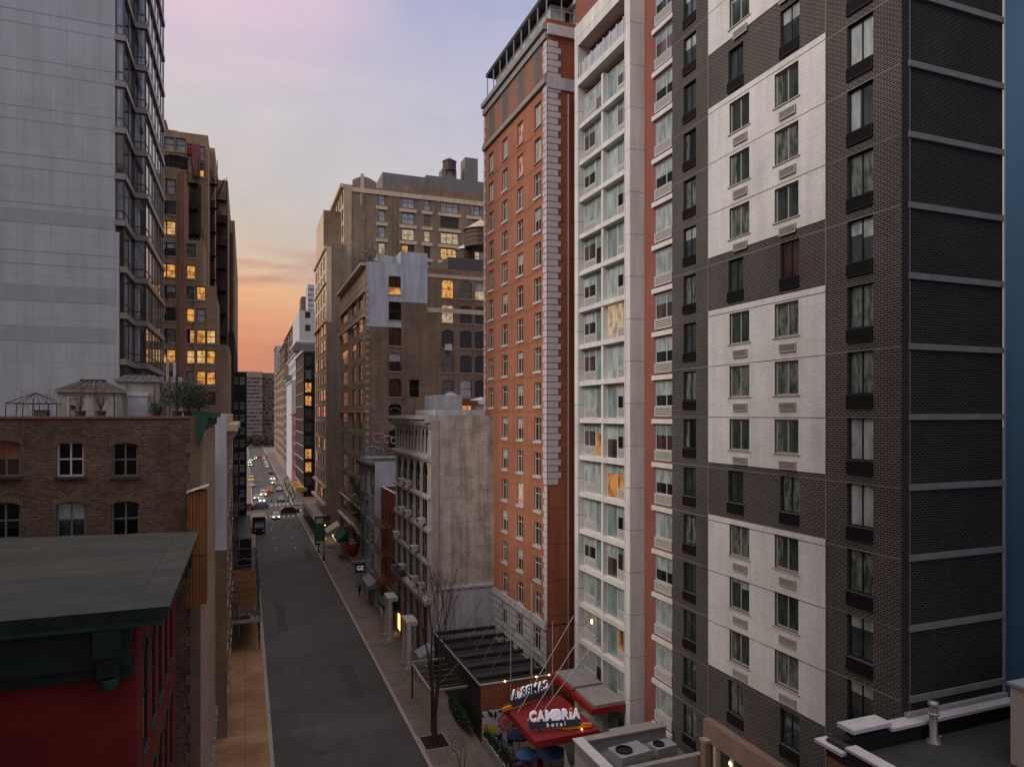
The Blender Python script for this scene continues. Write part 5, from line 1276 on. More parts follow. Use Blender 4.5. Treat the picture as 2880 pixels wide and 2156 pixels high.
mb.build('bracket', B.root)
mb = MB()
for yy in (ryb - .5, ryb - 2.6): mb.box(.02, .7, yy - .25 - B.y, yy + .25 - B.y, zc - 1.6, zc - .57, 'green_dark')
mb.build('bracket', B.root)
B = Bld('infill_roof', 'low dark roofed building between red building and brown brick building', 'building', -26, ryb + 3.6)
B.vol(-26, RX - .3, ryb + .12, 40.4, 0, 15.5, 'russet_brick', 'roof_tar')
# shopfront strip and blue glazed awning at its foot
B = Bld('left_shopfronts', 'row of low shop fronts with pale glazed awning along the left pavement', 'shop front', -2.9, 20)
B.boxes('front', [(-2.95, -2.6, 14, 39, 0, 4.2, 'bronze'), (-2.6, -2.45, 14, 40, 3.6, 3.9, 'cream_cloth')])
mb = MB(); y = 20.0
while y < 60: mb.face([(-2.6 - B.x, y - 20, 3.3), (-1.9 - B.x, y - 20, 2.7), (-1.9 - B.x, y - 20 + 1.35, 2.7), (-2.6 - B.x, y - 20 + 1.35, 3.3)], 'pane_bay_sky_tint'); y += 1.42
mb.build('glazed_awning', B.root)

# ---- brown brick rowhouse with arched windows
Ly = 39.6; LX = -2.25
rz_l = math.radians(-7)
plain('tan_dark', (.17, .12, .08), .85, amount=.5, streak=.4)
B = Bld('brown_brick_house', 'brown brick building with arched sash windows and rooftop sheds', 'building', LX, Ly, 0)
# local pivot at the street corner so the wall can turn a little towards the view
px2x = lambda px: onY(px, Ly)
dpt = dep(LX, Ly)
a1_ = S('green_frame', .08, (.5,), (.5,), (('pane_green', 1),), 'bronze', .2, arch=.18, sillh=.12)
aw = S('coping', .09, (.5,), (.5,), (('pane_green', 1),), 'bronze', .2, arch=.18, sillh=.12)
ad_ = S('green_frame', .09, (.5,), (.5,), (('pane_green', 1),), 'bronze', .2, arch=.18, sillh=.12)
x0_ = -20.0
def zL(py, px): x = px2x(px); return zat(py, x, Ly)
ws = []
for px, sty, p in ((16, a1_, ('blind', .5, 'rust_panel', 'pane_brown')), (198, aw, 'pane_night'), (352, ad_, 'pane_night')):
    x = px2x(px); ws.append((x - x0_, zL(1340, px) , 1.15, 1.72, sty, p))
for px, sty in ((14, ad_), (200, ad_), (353, ad_)):
    x = px2x(px); ws.append((x - x0_, zL(1340, px) - 3.0, 1.25, 1.78, sty, ('blind', .5, 'pane_cool', 'pane_green') if px == 200 else 'pane_night'))
zt = 24.9
v = B.vol(x0_, LX, Ly, 56, 0, zt - .1, 'row_brick', 'roof_tar', {'S': ws, 'E': [(2.2 + 2.9 * i, 1.2 + 3.3 * k, 1.3, 2.1, S('tan_stone', .08, (), (.5,), (('pane_night', 1),), 'tan_stone', .08)) for i in range(5) for k in range(7)]}, {'E': 'russet_brick'}, para=.0)
B.boxes('coping', [(x0_, LX + .05, Ly - .06, Ly + .35, zt - .098, zt + .02, 'russet_brick')])
o, d, n, L_, rot = B.fr(v, 'S'); mb = MB()
for w in ws:
    s_, z_, w_, h_ = w[:4]; N_ = 12
    for i in range(N_):
        f0, f1_ = i / N_ * 2 - 1, (i + 1) / N_ * 2 - 1; zz0 = z_ + h_ - .18 * w_ * f0 * f0; zz1 = z_ + h_ - .18 * w_ * f1_ * f1_
        a, b = s_ + f0 * (w_ / 2 + .12), s_ + f1_ * (w_ / 2 + .12) - .03
        mb.face([(a, -.03, zz0 + .0), (b, -.03, zz1 + .0), (b, -.03, zz1 + .28), (a, -.03, zz0 + .28)], 'tan_dark')
mb.build('arch_bricks', B.root, o, rot)
# green copper cornice end and stone strip at the street corner
mb = MB()
P = [(0, 0), (.85, 0), (.85, -.28), (.7, -.35), (.62, -.8), (.38, -1.15), (.3, -1.7), (.12, -2.0), (0, -2.0)]
for y in (-.25, .15): pass
A = [(x * .8 - .1, -.3, z * .8 + zt + .2) for x, z in P]; C_ = [(x * .8 - .1, .2, z * .8 + zt + .2) for x, z in P]
mb.face(list(reversed(A)), 'green_copper'); mb.face(C_, 'green_copper')
for i in range(len(P)): j = (i + 1) % len(P); mb.face([A[i], A[j], C_[j], C_[i]], 'green_copper')
mb.box(-.35, .55, .21, 16, zt - .1, zt + .25, 'green_copper'); mb.box(-.3, .3, .21, 16, zt - .6, zt - .11, 'green_dark'); mb.build('cornice', B.root)
B.boxes('corner_strip', [(LX - .42, LX - .003 + .05, Ly - .1, Ly - .003, 0, zt - .12, 'tan_dark')])
for k in range(22): mb = MB(); mb.box(-.62 if k % 2 else -.52, -.425, -.08, -.003, 2 + k, 2.5 + k, 'tan_dark'); mb.build('quoin', B.root)
mb = MB()
for k in range(8): mb.box(.01, .22, 1.0 + k * 1.9, 1.5 + k * 1.9, 2, zt - .7, 'tan_stone')
mb.build('pilaster', B.root)
# wooden shed on the infill roof
t = thing('wooden_enclosure', 'orange wooden plank enclosure at the street end of brown brick wall', 'enclosure', (-2.0, 37.6, 0))
wx0, wx1 = onY(529, 37.6), onY(580, 37.6)
mb = MB(); mb.box(wx0 + 2.0, wx1 + 2.0, 0, 1.3, 15.6, zat(1384, -3, 37.6), 'orange_wood'); mb.build('planks', t)
mb = MB(); zz_ = zat(1384, -3, 37.6)
mb.face([(wx0 + 1.9, -.1, zz_ - .05), (wx1 + 2.1, -.1, zz_ + .28), (wx1 + 2.1, 1.4, zz_ + .28), (wx0 + 1.9, 1.4, zz_ - .05)], 'coping_grey'); mb.build('roof', t)

# things on the brown brick roof
def rshed(name, label, px0, px1, yw, ye, yr, Yy, dp, hip, rm='roof_tar', extra=None):
    x0, x1 = onY(px0, Yy), onY(px1, Yy); t = thing(name, label, 'roof shed', (x0, Yy, zt - .1), 0, 'roof sheds')
    ze = zat(ye, x0, Yy) - zt + .1; zr2 = zat(yr, x0, Yy) - zt + .1; w = x1 - x0
    mb = MB(); mb.box(0, w, 0, dp, 0, ze, 'weathered_white'); mb.build('wall', t)
    mb = MB(); mb.box(-.12, w + .12, -.12, dp + .12, ze + .002, ze + .13, 'coping_grey'); mb.build('eaves', t)
    mb = MB(); e = ze + .132; hx = w * hip; q = dp * .42
    E = [(-.1, -.1, e), (w + .1, -.1, e), (w + .1, dp + .1, e), (-.1, dp + .1, e)]; T = [(hx, q, zr2), (w - hx, q, zr2), (w - hx, dp - q, zr2), (hx, dp - q, zr2)]
    for i in range(4): j = (i + 1) % 4; mb.face([E[i], E[j], T[j], T[i]], rm)
    mb.face(T, rm)
    for f in (.2, .4, .6, .8): mb.bar((w * f, -.1, e + .02), (hx + (w - 2 * hx) * f, q, zr2 + .02), .035, 'rail_metal')
    mb.box(hx - .05, w - hx + .05, q - .05, dp - q + .05, zr2, zr2 + .07, 'black_metal'); mb.build('roof', t)
    mb = MB()
    if hip > .2: mb.box(w * .17, w * .2, -.03, -.003, 0, ze * .8, 'coping'); mb.box(w * .2, w * .42, -.03, -.003, ze * .76, ze * .8, 'coping'); mb.box(w * .23, w * .3, -.05, -.003, ze * .35, ze * .5, 'dark_metal'); mb.tube((w * .6, -.06, 0), (w * .6, -.06, ze), .035, mat='lightgrey_beam'); mb.tube((w - .1, -.06, 0), (w - .1, -.06, ze), .03, mat='dark_metal')
    else: mb.box(w * .28, w * .75, -.05, -.003, 0, ze * .6, 'white_paint'); mb.box(w * .26, w * .78, -.09, -.003, ze * .6 + .003, ze * .68, 'coping'); mb.tube((w * .2, -.06, 0), (w * .2, -.06, ze), .035, mat='lightgrey_beam'); mb.tube((w * .92, -.06, 0), (w * .92, -.06, ze), .04, mat='rail_metal')
    mb.build('door', t)
    return t
rshed('roof_shed', 'white roof shed with dark hipped glass roof, the left one', 160, 328, 1170, 1102, 1066, Ly + 4.0, 3.4, .3, 'dark_metal')
rshed('roof_shed', 'taller white roof shed with door and low hipped roof, the right one', 326, 444, 1170, 1072, 1049, Ly + 6.5, 3.6, .15)
x0, x1 = onY(446, Ly + 8), onY(512, Ly + 8)
t = thing('white_roof_wall', 'white stepped roof wall with chimney beside the taller shed', 'wall', (x0, Ly + 8, zt - .1))
mb = MB(); w = x1 - x0; mb.box(0, w * .42, 0, .4, 0, 2.1, 'white_paint'); mb.box(w * .421, w, -.1, .5, 0, 2.5, 'white_paint'); mb.box(w * .35, w * .45, -.6, -.11, 0, 3.6, 'tan_stone'); mb.build('wall', t)
mb = MB(); mb.box(w * .62, w * .72, 0, .3, 2.502, 3.4, 'coping'); mb.build('chimney', t)
# bare wire pergola
x0, x1 = onY(15, Ly + 3), onY(158, Ly + 3); t = thing('wire_pergola', 'thin black wire pergola with gabled top on the roof', 'pergola', (x0, Ly + 3, zt - .1)); w = x1 - x0
mb = MB(); hz = zat(1128, x0, Ly + 3) - zt; hp = zat(1110, x0, Ly + 3) - zt
for y in (0, 1.8):
    for x in (0, w * .33, w * .66, w): mb.tube((x, y, 0), (x + .03, y, hz), .022, mat='black_metal', n=5)
    mb.tube((0, y, hz), (w, y, hz), .022, mat='black_metal', n=5); mb.tube((0, y, hz), (w * .5, .9, hp + .25), .02, mat='black_metal', n=5); mb.tube((w, y, hz), (w * .5, .9, hp + .25), .02, mat='black_metal', n=5)
    mb.tube((w * .33, y, hz), (w * .5, .9, hp + .25), .016, mat='black_metal', n=5); mb.tube((w * .66, y, hz), (w * .5, .9, hp + .25), .016, mat='black_metal', n=5)
for x in (0, w): mb.tube((x, 0, hz), (x, 1.8, hz), .022, mat='black_metal', n=5)
mb.build('frame', t)
mb = MB()
for i in range(26):
    a = Vector((R.uniform(0, w), R.choice((0, 1.8)), 0)); p = a
    for k in range(5): q = p + Vector((R.uniform(-.15, .15), R.uniform(-.1, .1), R.uniform(.15, .4))); mb.tube(p, q, .008, .006, 'twig', 3); p = q
mb.build('vines', t)
mb = MB(); mb.box(-.3, .3, -.2, .2, 0, .42, 'black_metal'); mb.box(-.26, .26, -.21, -.205, .08, .36, 'rail_metal')
tag(mb.build('storage_box', None, (onY(118, Ly + 2), Ly + 2, zt - .1)), 'black storage box below the wire pergola', 'box')
# roof plants
def shrub(px, Yy, h, r, label, leafy=True, n=500, mat='foliage', s=.05):
    x = onY(px, Yy); t = thing('roof_plant', label, 'plant', (x, Yy, zt - .1), 0, 'plants on the brown brick roof')
    mb = MB(); mb.lathe([(0, 0), (.22, 0), (.28, .4), (0, .4)], 'clay_pot', n=10); mb.build('pot', t)
    mb = MB()
    for i in range(26 if not leafy else 14):
        p = Vector((0, 0, .38)); dv = Vector((R.uniform(-1, 1) * r, R.uniform(-1, 1) * r, h)) * .25
        for k in range(4): q = p + dv * R.uniform(.7, 1.1) + Vector((R.uniform(-.08, .08), R.uniform(-.08, .08), 0)); mb.tube(p, q, .012, .008, 'twig', 3); p = q
    mb.build('stem', t)
    if leafy: mb = MB(); clump(mb, 0, 0, h * .65, r, r, h * .42, n, mat, s); mb.build('crown', t)
shrub(226, Ly + 3.2, 1.5, .5, 'bare twiggy plant before the left white shed', False)
shrub(283, Ly + 3.2, 1.4, .5, 'bare twiggy plant between the two white sheds', False)
shrub(437, Ly + 3, .8, .35, 'small round shrub before the taller shed', True, 260)
shrub(498, Ly + 3, 1.9, .9, 'tall dark evergreen shrub right of white roof wall', True, 1100)
shrub(530, Ly + 3.5, 2.1, .95, 'broad dark evergreen shrub in the middle of the roof hedge', True, 1300)
shrub(560, Ly + 4, 1.8, .75, 'dark shrub with rusty leaves nearest the copper cornice', True, 900, 'rust_foliage')
mb = MB(); mb.tube((0, 0, 0), (0, 0, 2.4), .07, mat='dark_metal'); mb.tube((-.35, 0, 0), (-.35, 0, 2.2), .05, mat='brown_frame')
tag(mb.build('flue_pipe', None, (onY(497, Ly + 2.6), Ly + 2.6, zt - .1)), 'pair of dark flue pipes rising among the roof shrubs', 'pipe')

# ---- white party wall house behind it
wy_ = 58.0
B = Bld('white_party_wall_house', 'narrow house with bare white side wall beyond the copper cornice', 'building', -9, wy_)
B.vol(-9, onY(637, wy_) + .05, wy_ - .3, wy_ - .002, 0, 14.6, 'brown_brick', 'coping_grey', name='lower_wall')
v = B.vol(-9, onY(637, wy_), wy_, 88, 0, zat(1170, -1.6, wy_), 'white_paint', 'roof_tar', {'E': [(2 + 3.2 * i, 3 + 3.5 * k, 1.6, 2.2, S('brown_frame', .1, (), (.5,), (('pane_dark', 1),), 'tan_stone', .25)) for i in range(8) for k in range(6)]}, {'E': 'tan_stone'}, para=.2)
dentils(B, v, 'E', 23.2, .5, .4, .8, .6, 'tan_stone'); B.band(v, 'E', 23.7, .5, .8, 'tan_stone', 'cornice')
fire_escape(B, v, 'E', 3, 12, [6, 9.5, 13, 16.5, 20], .9)

# ---- grey panelled tower with glazed corner bays
GY = 60.0
X350 = onY(350, GY); X325 = onY(324, GY); Y2 = onX(376, X350); X411 = onY(411, Y2); Y3 = onX(460, X411)
B = Bld('panel_tower', 'tall blue grey panelled tower with bronze framed glass bays on its corner', 'building', X325, GY)
v = B.vol(-52, X325, GY, GY + 34, 0, 78, 'blue_panel', 'roof_grey')
for pa, pb in ((785, 832), (905, 950), (565, 605)): 
    zb_, zt_ = zat(pb, -20, GY), zat(pa, -20, GY); B.band(v, 'S', zb_, zt_ - zb_, .012, 'blue_panel_dark', 'panel_band')
for k in range(8):
    z = 36 + 3.5 * k; B.band(v, 'S', z, .05, .01, 'blue_panel_dark', 'joint_strip'); B.band(v, 'S', z + .95, .05, .01, 'blue_panel_dark', 'joint_strip')
bst = 3.52
zb0 = zat(202, X411, Y2)                 # a slab line
zs_ = [zb0 + bst * k for k in range(-15, 6)]
def bay(face_pts, z0, z1, nm):  # vertical glazed strip between two plan points (outward to the right of a->b when facing)
    (xa_, ya_), (xb_, yb_) = face_pts; L2 = math.hypot(xb_ - xa_, yb_ - ya_); rot = math.atan2(yb_ - ya_, xb_ - xa_)
    mod = max(1, round(L2 / nm)); w = L2 / mod
    for z in zs_:
        if z < z0 or z > z1: continue
        lo = abs(z - zs_[8]) < .1
        mbb = MB(); mbb.box(-.06, L2 + .06, -.14, .3, z - .02 - z, .42, 'bronze_light'); mbb.build('slab_edge', B.root, (xa_ - B.x, ya_ - B.y, z), rot)
        for j in range(mod):
            cxx_ = xa_ + math.cos(rot) * w * (j + .5) - B.x; cyy_ = ya_ + math.sin(rot) * w * (j + .5) - B.y
            sty = S('bronze', .11, (), (.24,), (('pane_bay', 3), ('pane_brown', 2), ('pane_bay_sky_tint', 2), (('side', .5, 'pane_bay_sky_tint', 'pane_bay'), 2)), None, .05)
            up = z > zs_[13]
            B.window((cxx_, cyy_, z + .42), rot, w, bst - .44, sty, R.choice(('pane_bay_sky_tint', ('side', .4, 'pane_bay', 'pane_bay_sky_tint'))) if up and rot == 0 else None)
B.vol(X325 + .001, X350 - .05, GY + .35, Y2, 8, 76, 'bronze', 'roof_grey', name='core_wall'); 
B.vol(X325 + .001, X411 - .35, Y2 + .35, Y3 + .1, 8, 76, 'bronze', 'roof_grey', name='core_wall')
z0_ = zat(1060, X411, Y2)
bay(((X325, GY + .05), (X350, GY + .05)), zat(640, X350, GY), 80, 1.4)
bay(((X350, GY + .05), (X350, Y2 + .05)), z0_, 80, 2.2)
bay(((X350, Y2), (X411, Y2)), z0_, 80, 3)
bay(((X411, Y2), (X411, Y3)), z0_, 80, 2.2)
B.boxes('panel_edge', [(X325 + .002, X350 - .35, GY - .0, GY + .34, 0, zat(652, X325, GY), 'blue_panel')])

# ---- pre-war brick setback tower with lit windows
PY = 96.0
B = Bld('setback_tower', 'olive brown pre-war brick tower stepping back with many warm lit windows', 'building', -16, PY)
ps = S('brown_frame', .10, (), (.5,), (('pane_lit', 3), ('pane_dark', 3), ('pane_lit_yellow', 1), ('pane_blinds', 1), ('pane_lit_pale', 1)), 'tan_stone', .25, sillh=.15)
pcol = ['pane_blinds', 'pane_dark', 'pane_lit', 'pane_brown', 'pane_lit', 'pane_cool', 'pane_green', 'pane_brown', 'pane_lit', 'pane_night', 'pane_night', 'pane_dark', 'pane_dark']
def zP(py, px=500): return zat(py, onY(px, PY), PY)
rowsy = [525, 586, 642, 702, 762, 822, 884, 944, 1002, 1062, 1120, 1180]
def PX(p): return onY(p, PY)
def pw(x0, pxs, rws, pans, w=1.08, h=1.72): 
    out_ = []
    for r in rws:
        for i, px in enumerate(pxs):
            p = pans.get((r, i)); out_.append((PX(px) - x0, zP(rowsy[r]) - h / 2, w, h, ps) + ((p,) if p else (R.choice(('pane_dark', 'pane_night', 'pane_curtain', 'pane_green', 'pane_lit', ('blind', .5, 'pane_blinds', 'pane_dark'))),)))
    return out_
xA = PX(420)
v = B.vol(xA, PX(502), PY, PY + 20, 0, zP(472), 'olive_brick', 'roof_tar', {'S': pw(xA, (455, 481), range(0, 12), {(0, 0): 'pane_blinds', (0, 1): 'pane_blinds', (2, 0): 'pane_lit', (2, 1): 'pane_lit_yellow', (4, 0): 'pane_lit', (4, 1): 'pane_lit', (5, 1): ('blind', .5, 'pane_cool', 'pane_brown'), (6, 0): ('blind', .5, 'pane_cool', 'pane_night'), (8, 0): ('blind', .4, 'pane_cool', 'pane_lit'), (8, 1): 'pane_lit', (1, 1): 'pane_brown', (3, 1): ('blind', .4, 'pane_cool', 'pane_night')})})
B.vol(PX(502) + .002, PX(519), PY - .25, PY + 20, 0, zP(486), 'russet_brick', 'roof_tar')
xC = PX(519) + .004
v = B.vol(xC, PX(572), PY, PY + 20, 0, zP(672), 'olive_brick', 'roof_tar', {'S': pw(xC, (537.5,), range(3, 12), {(4, 0): 'pane_lit', (7, 0): ('side', .4, 'pane_brown', 'pane_lit'), (8, 0): 'pane_lit_yellow', (9, 0): 'pane_cool', (5, 0): 'pane_curtain'})})
xD = PX(572) + .002
v = B.vol(PX(550), PX(604), PY + .0, PY + 19.9, 0, zP(800) - 0, 'olive_brick', 'roof_tar', {}, name='lower_wall')
# windows of the lower block are proud bays
xE = PX(556)
v = B.vol(xE - .4, PX(610), PY - .3, PY - .002, 0, zP(800), 'olive_brick', 'roof_tar', {'S': pw(xE - .4, (566,), range(5, 12), {(5, 0): 'pane_lit', (6, 0): 'pane_blinds', (7, 0): 'pane_lit', (8, 0): 'pane_lit_yellow', (9, 0): 'pane_lit'}) + pw(xE - .4, (594,), range(7, 12), {(7, 0): 'pane_lit_yellow', (8, 0): 'pane_lit', (9, 0): 'pane_lit'})}, name='front_wall')
B.vol(PX(604), PX(643), PY + .3, PY + 18, 0, zP(965), 'olive_brick', 'roof_tar', name='lower_wall')
# the set back tops
Pz = lambda py, yy: zat(py, -6, yy)
def QX(p, yy): return onY(p, yy)
yy = PY + 8
tS = S('brown_frame', .10, (), (.5,), (('pane_cool', 3), ('pane_dark', 2), ('pane_lit', 1)), 'tan_stone', .25)
def wq(x0, lst, yy): return [(QX(px, yy) - x0, zat(py, QX(px, yy), yy) - .9, 1.25, 1.85, tS, pn) for px, py, pn in lst]
B.vol(QX(400, yy), QX(585, yy), yy, yy + 22, 0, Pz(388, yy), 'olive_brick', 'roof_tar', {'S': wq(QX(400, yy), [(476, 405, 'pane_cool'), (508, 408, 'pane_cool'), (561, 430, 'pane_cool'), (561, 478, ('blind', .5, 'pane_brown', 'pane_lit')), (540, 425, 'pane_blinds'), (470, 455, 'pane_night'), (489, 455, 'pane_night'), (514, 460, 'pane_night')], yy)}, name='upper_wall', para=.5)
B.vol(QX(470, yy), QX(498, yy), yy + .5, yy + 8, Pz(388, yy) + .5, Pz(372, yy), 'olive_brick', 'roof_tar', name='roof_house')
B.vol(QX(420, yy), QX(466, yy), yy + .5, yy + 8, Pz(388, yy) + .5, Pz(346, yy), 'russet_brick', 'roof_tar', name='roof_house')
yy2 = PY + 14
B.vol(QX(540, yy2), QX(604, yy2), yy2, yy2 + 18, 0, Pz(420, yy2), 'olive_brick', 'roof_tar', name='upper_wall', para=.4)
B.vol(QX(560, yy2 + 6), QX(641, yy2 + 6), yy2 + 6, yy2 + 40, 0, Pz(508, yy2 + 6), 'olive_brick', 'roof_tar', name='upper_wall', para=.4)
yl = yy2 + 16
B.vol(QX(600, yl), QX(660, yl), yl, AV0 - 4, 0, Pz(620, yl), 'olive_brick', 'roof_tar', name='upper_wall', para=.4)
# red slide chute, roof plants frame, dark fire escapes on the setbacks
mb = MB(); px_ = QX(552, yy) - B.x; mb.box(px_ - .5, px_ + .5, yy - .5 - B.y, yy - .003 - B.y, Pz(500, yy), Pz(410, yy), 'far_red'); mb.box(px_ - 1.1, px_ - .52, yy - .5 - B.y, yy - .003 - B.y, Pz(440, yy), Pz(418, yy), 'red_paint'); mb.build('red_chute', B.root)
def escape_stack(px0, px1, ytop, ybot, Yy, label, out=1.3):
    x0, x1 = onY(px0, Yy) - B.x, onY(px1, Yy) - B.x; z1, z0 = zat(ytop, -5, Yy), zat(ybot, -5, Yy)
    mb = MB(); z = z0; i = 0
    while z < z1:
        mb.box(x0, x1, Yy - out - B.y, Yy - .05 - B.y, z, z + .08, 'black_metal')
        for q in (.5, 1.0): mb.box(x0, x1, Yy - out - B.y, Yy - out + .05 - B.y, z + q, z + q + .06, 'black_metal')
        x = x0
        while x < x1: mb.box(x, x + .04, Yy - out - B.y, Yy - out + .04 - B.y, z, z + 1.0, 'black_metal'); x += .35
        a, b = (x0 + .3, x1 - .3) if i % 2 else (x1 - .3, x0 + .3)
        for q in (.35, .8): mb.bar((a, Yy - out * q - B.y, z), (b, Yy - out * q - B.y, z + 3.4), .07, 'black_metal')
        z += 3.45; i += 1
    for x in (x0, x1): mb.box(x - .05, x + .05, Yy - out - B.y, Yy - out + .1 - B.y, z0, z, 'black_metal')
    mb.build('fire_escape', B.root)
escape_stack(530, 560, 520, 668, yy, '')
escape_stack(575, 612, 500, 790, yy2, ''); escape_stack(600, 638, 560, 1010, yy2 + 6, '', 1.6); escape_stack(548, 572, 690, 790, yy, '')
for pa, pb, ya_, yb_, y3 in ((532, 566, 520, 668, yy), (572, 604, 560, 900, yy2), (606, 640, 600, 965, yy2 + 6)):
    B.vol(QX(pa, y3 - .06), QX(pb, y3 - .06), y3 - .06, y3 - .004, Pz(yb_, y3), Pz(ya_, y3), 'dark_brown_brick', 'roof_tar', name='dark_wall', noroof=True)  # thin dark brown facings behind the fire escapes
B.vol(QX(604, yl - .3), QX(655, yl - .3), yl - .3, yl - .01, 0, Pz(650, yl), 'dark_brown_brick', name='dark_wall', noroof=True)

# ---- scaffolded dark building and pavement shed
B = Bld('netted_building', 'dark building wrapped in black scaffold netting beside the avenue', 'building', -14, 118)
nS = S('black_metal', .1, (), (.5,), (('pane_dark', 3), ('pane_cool', 1)), None, .2)
B.vol(-14, onY(658, 118), 118, AV0 - 4, 0, 38, 'dark_brick_side', 'roof_tar')
sx0, sx1, sy0, sy1 = -2.0, .12, 122, AV0 - 6
zt_ = zat(1045, .1, sy0)
mb = MB(); mb.box(sx0 - B.x, sx1 - .05 - B.x, sy0 + .08 - B.y, sy1 - B.y, 4.2, zt_ - .1, 'black_metal'); mb.build('netting', B.root)
mb = MB(); z = 4.0
while z <= zt_ + .1:
    mb.box(sx0 - B.x, sx1 - B.x, sy0 - .06 - B.y, sy0 - .001 - B.y, z, z + .12, 'dark_metal')
    mb.box(sx1 - B.x - .045, sx1 - B.x + .05, sy0 - B.y, sy1 - B.y, z, z + .12, 'dark_metal'); z += 2.05
for x in (sx0, (sx0 + sx1) / 2, sx1): mb.box(x - .05 - B.x, x + .05 - B.x, sy0 - .11 - B.y, sy0 - .061 - B.y, 0, zt_, 'dark_metal')
y = sy0
while y < sy1: mb.box(sx1 + .052 - B.x, sx1 + .1 - B.x, y - B.y, y + .1 - B.y, 0, zt_, 'dark_metal'); y += 2.4
mb.build('scaffold', B.root)
z = 5
while z < zt_ - 2:
    for x in (sx0 + .15, (sx0 + sx1) / 2 + .1):
        if R.random() < .72: mb = MB(); mb.box(x - B.x, x + .75 - B.x, sy0 + .02 - B.y, sy0 + .075 - B.y, z + .3, z + 1.5, R.choice(('slate_cladding', 'bronze_light', 'roof_grey'))); mb.build('netting_patch', B.root)
    z += 2.05
B = Bld('dark_corner_house', 'dark brown brick house with iron fire escapes along the left pavement', 'building', -12, 88.2)
v = B.vol(-12, LB - .3, 88.2, 95.4, 0, 24.2, 'dark_brown_brick', 'roof_tar', {'E': [(1.8 + 3 * i, 3 + 3.5 * k, 1.4, 2.1, S('brown_frame', .1, (), (.5,), (('pane_dark', 2), ('pane_cool', 1)), None, .2)) for i in range(2) for k in range(6)]})
fire_escape(B, v, 'E', 1, 6.5, [6, 9.5, 13, 16.5, 20], 1.4)
# sidewalk shed
hy0, hy1, hx0, hx1 = 78.4, 121.0, -1.75, 1.5
B = Bld('pavement_shed', 'long pavement scaffold shed with braced frames and orange plywood hoarding', 'scaffold', hx0, hy0)
B.boxes('deck', [(hx0, hx1, hy0, hy1, 3.1, 3.3, 'black_metal')])
B.boxes('netting', [(hx0 + .1, hx1 - .75, 98, hy1, 3.31, 8.6, 'black_metal')])
B.boxes('edge_beam', [(hx0 - .15, hx1 + .1, hy0 - .18, hy0 - .003, 3.05, 3.35, 'lightgrey_beam'), (hx1 + .003, hx1 + .12, hy0, hy1, 3.0, 3.3, 'dark_metal')])
mb = MB(); pl = []
y = hy0 + .1
while y < hy1:
    for x in (hx0 + .1, hx1 - .1): mb.box(x - .06 - B.x, x + .06 - B.x, y - B.y, y + .12 - B.y, .14, 3.1, 'dark_metal')
    y += 3
mb.build('posts', B.root)
for k, y in enumerate((hy0 + .1, hy0 + 5.5, hy0 + 11, hy0 + 18, hy0 + 26)):
    mb = MB()
    for x in (hx0 + .12, hx1 - .12): mb.tube((x - B.x, y - B.y, 3.3), (x - B.x, y - B.y, 7.7), .05, mat='rail_metal')
    for z in (5.4, 7.6): mb.tube((hx0 + .12 - B.x, y - B.y, z), (hx1 - .12 - B.x, y - B.y, z), .04, mat='rail_metal')
    mb.tube((hx0 + .12 - B.x, y - B.y, 3.4), (hx1 - .12 - B.x, y - B.y, 5.3), .025, mat='rail_metal'); mb.tube((hx1 - .12 - B.x, y - B.y, 3.4), (hx0 + .12 - B.x, y - B.y, 5.3), .025, mat='rail_metal')
    mb.tube((hx0 + .12 - B.x, y - B.y, 5.5), (hx1 - .12 - B.x, y - B.y, 7.5), .025, mat='rail_metal'); mb.tube((hx1 - .12 - B.x, y - B.y, 5.5), (hx0 + .12 - B.x, y - B.y, 7.5), .025, mat='rail_metal')
    mb.build('frame', B.root)
B.boxes('plywood', [(hx0 + .3, hx1 - .45, hy0 + 5.6, hy0 + 5.7, 3.32, 7.4, 'ply_wood'), (hx0 + .3, hx1 - .45, hy0 + 1.6, hy0 + 5.5, 3.301, 3.36, 'brown_frame')])
mb = MB()
for i in range(14):
    x, y = R.uniform(.4, 1.0) * (hx1 - hx0), R.uniform(.3, 3); mb.bar((x, y, 3.35), (x + R.uniform(-.8, .3), y + R.uniform(-1, 1), 3.4 + R.uniform(.3, 1.4)), .04, R.choice(('far_red', 'brown_frame', 'bronze_light')))
mb.build('stacked_timber', B.root)
mb = MB()
for i in range(9): a = Vector((hx1 - hx0 - 1.0 + i * .1, -.1, 3.4)); mb.box(a.x, a.x + .06, -.16, -.05, 3.36, 3.36 + R.uniform(.15, .5), 'coping')
mb.build('debris', B.root)
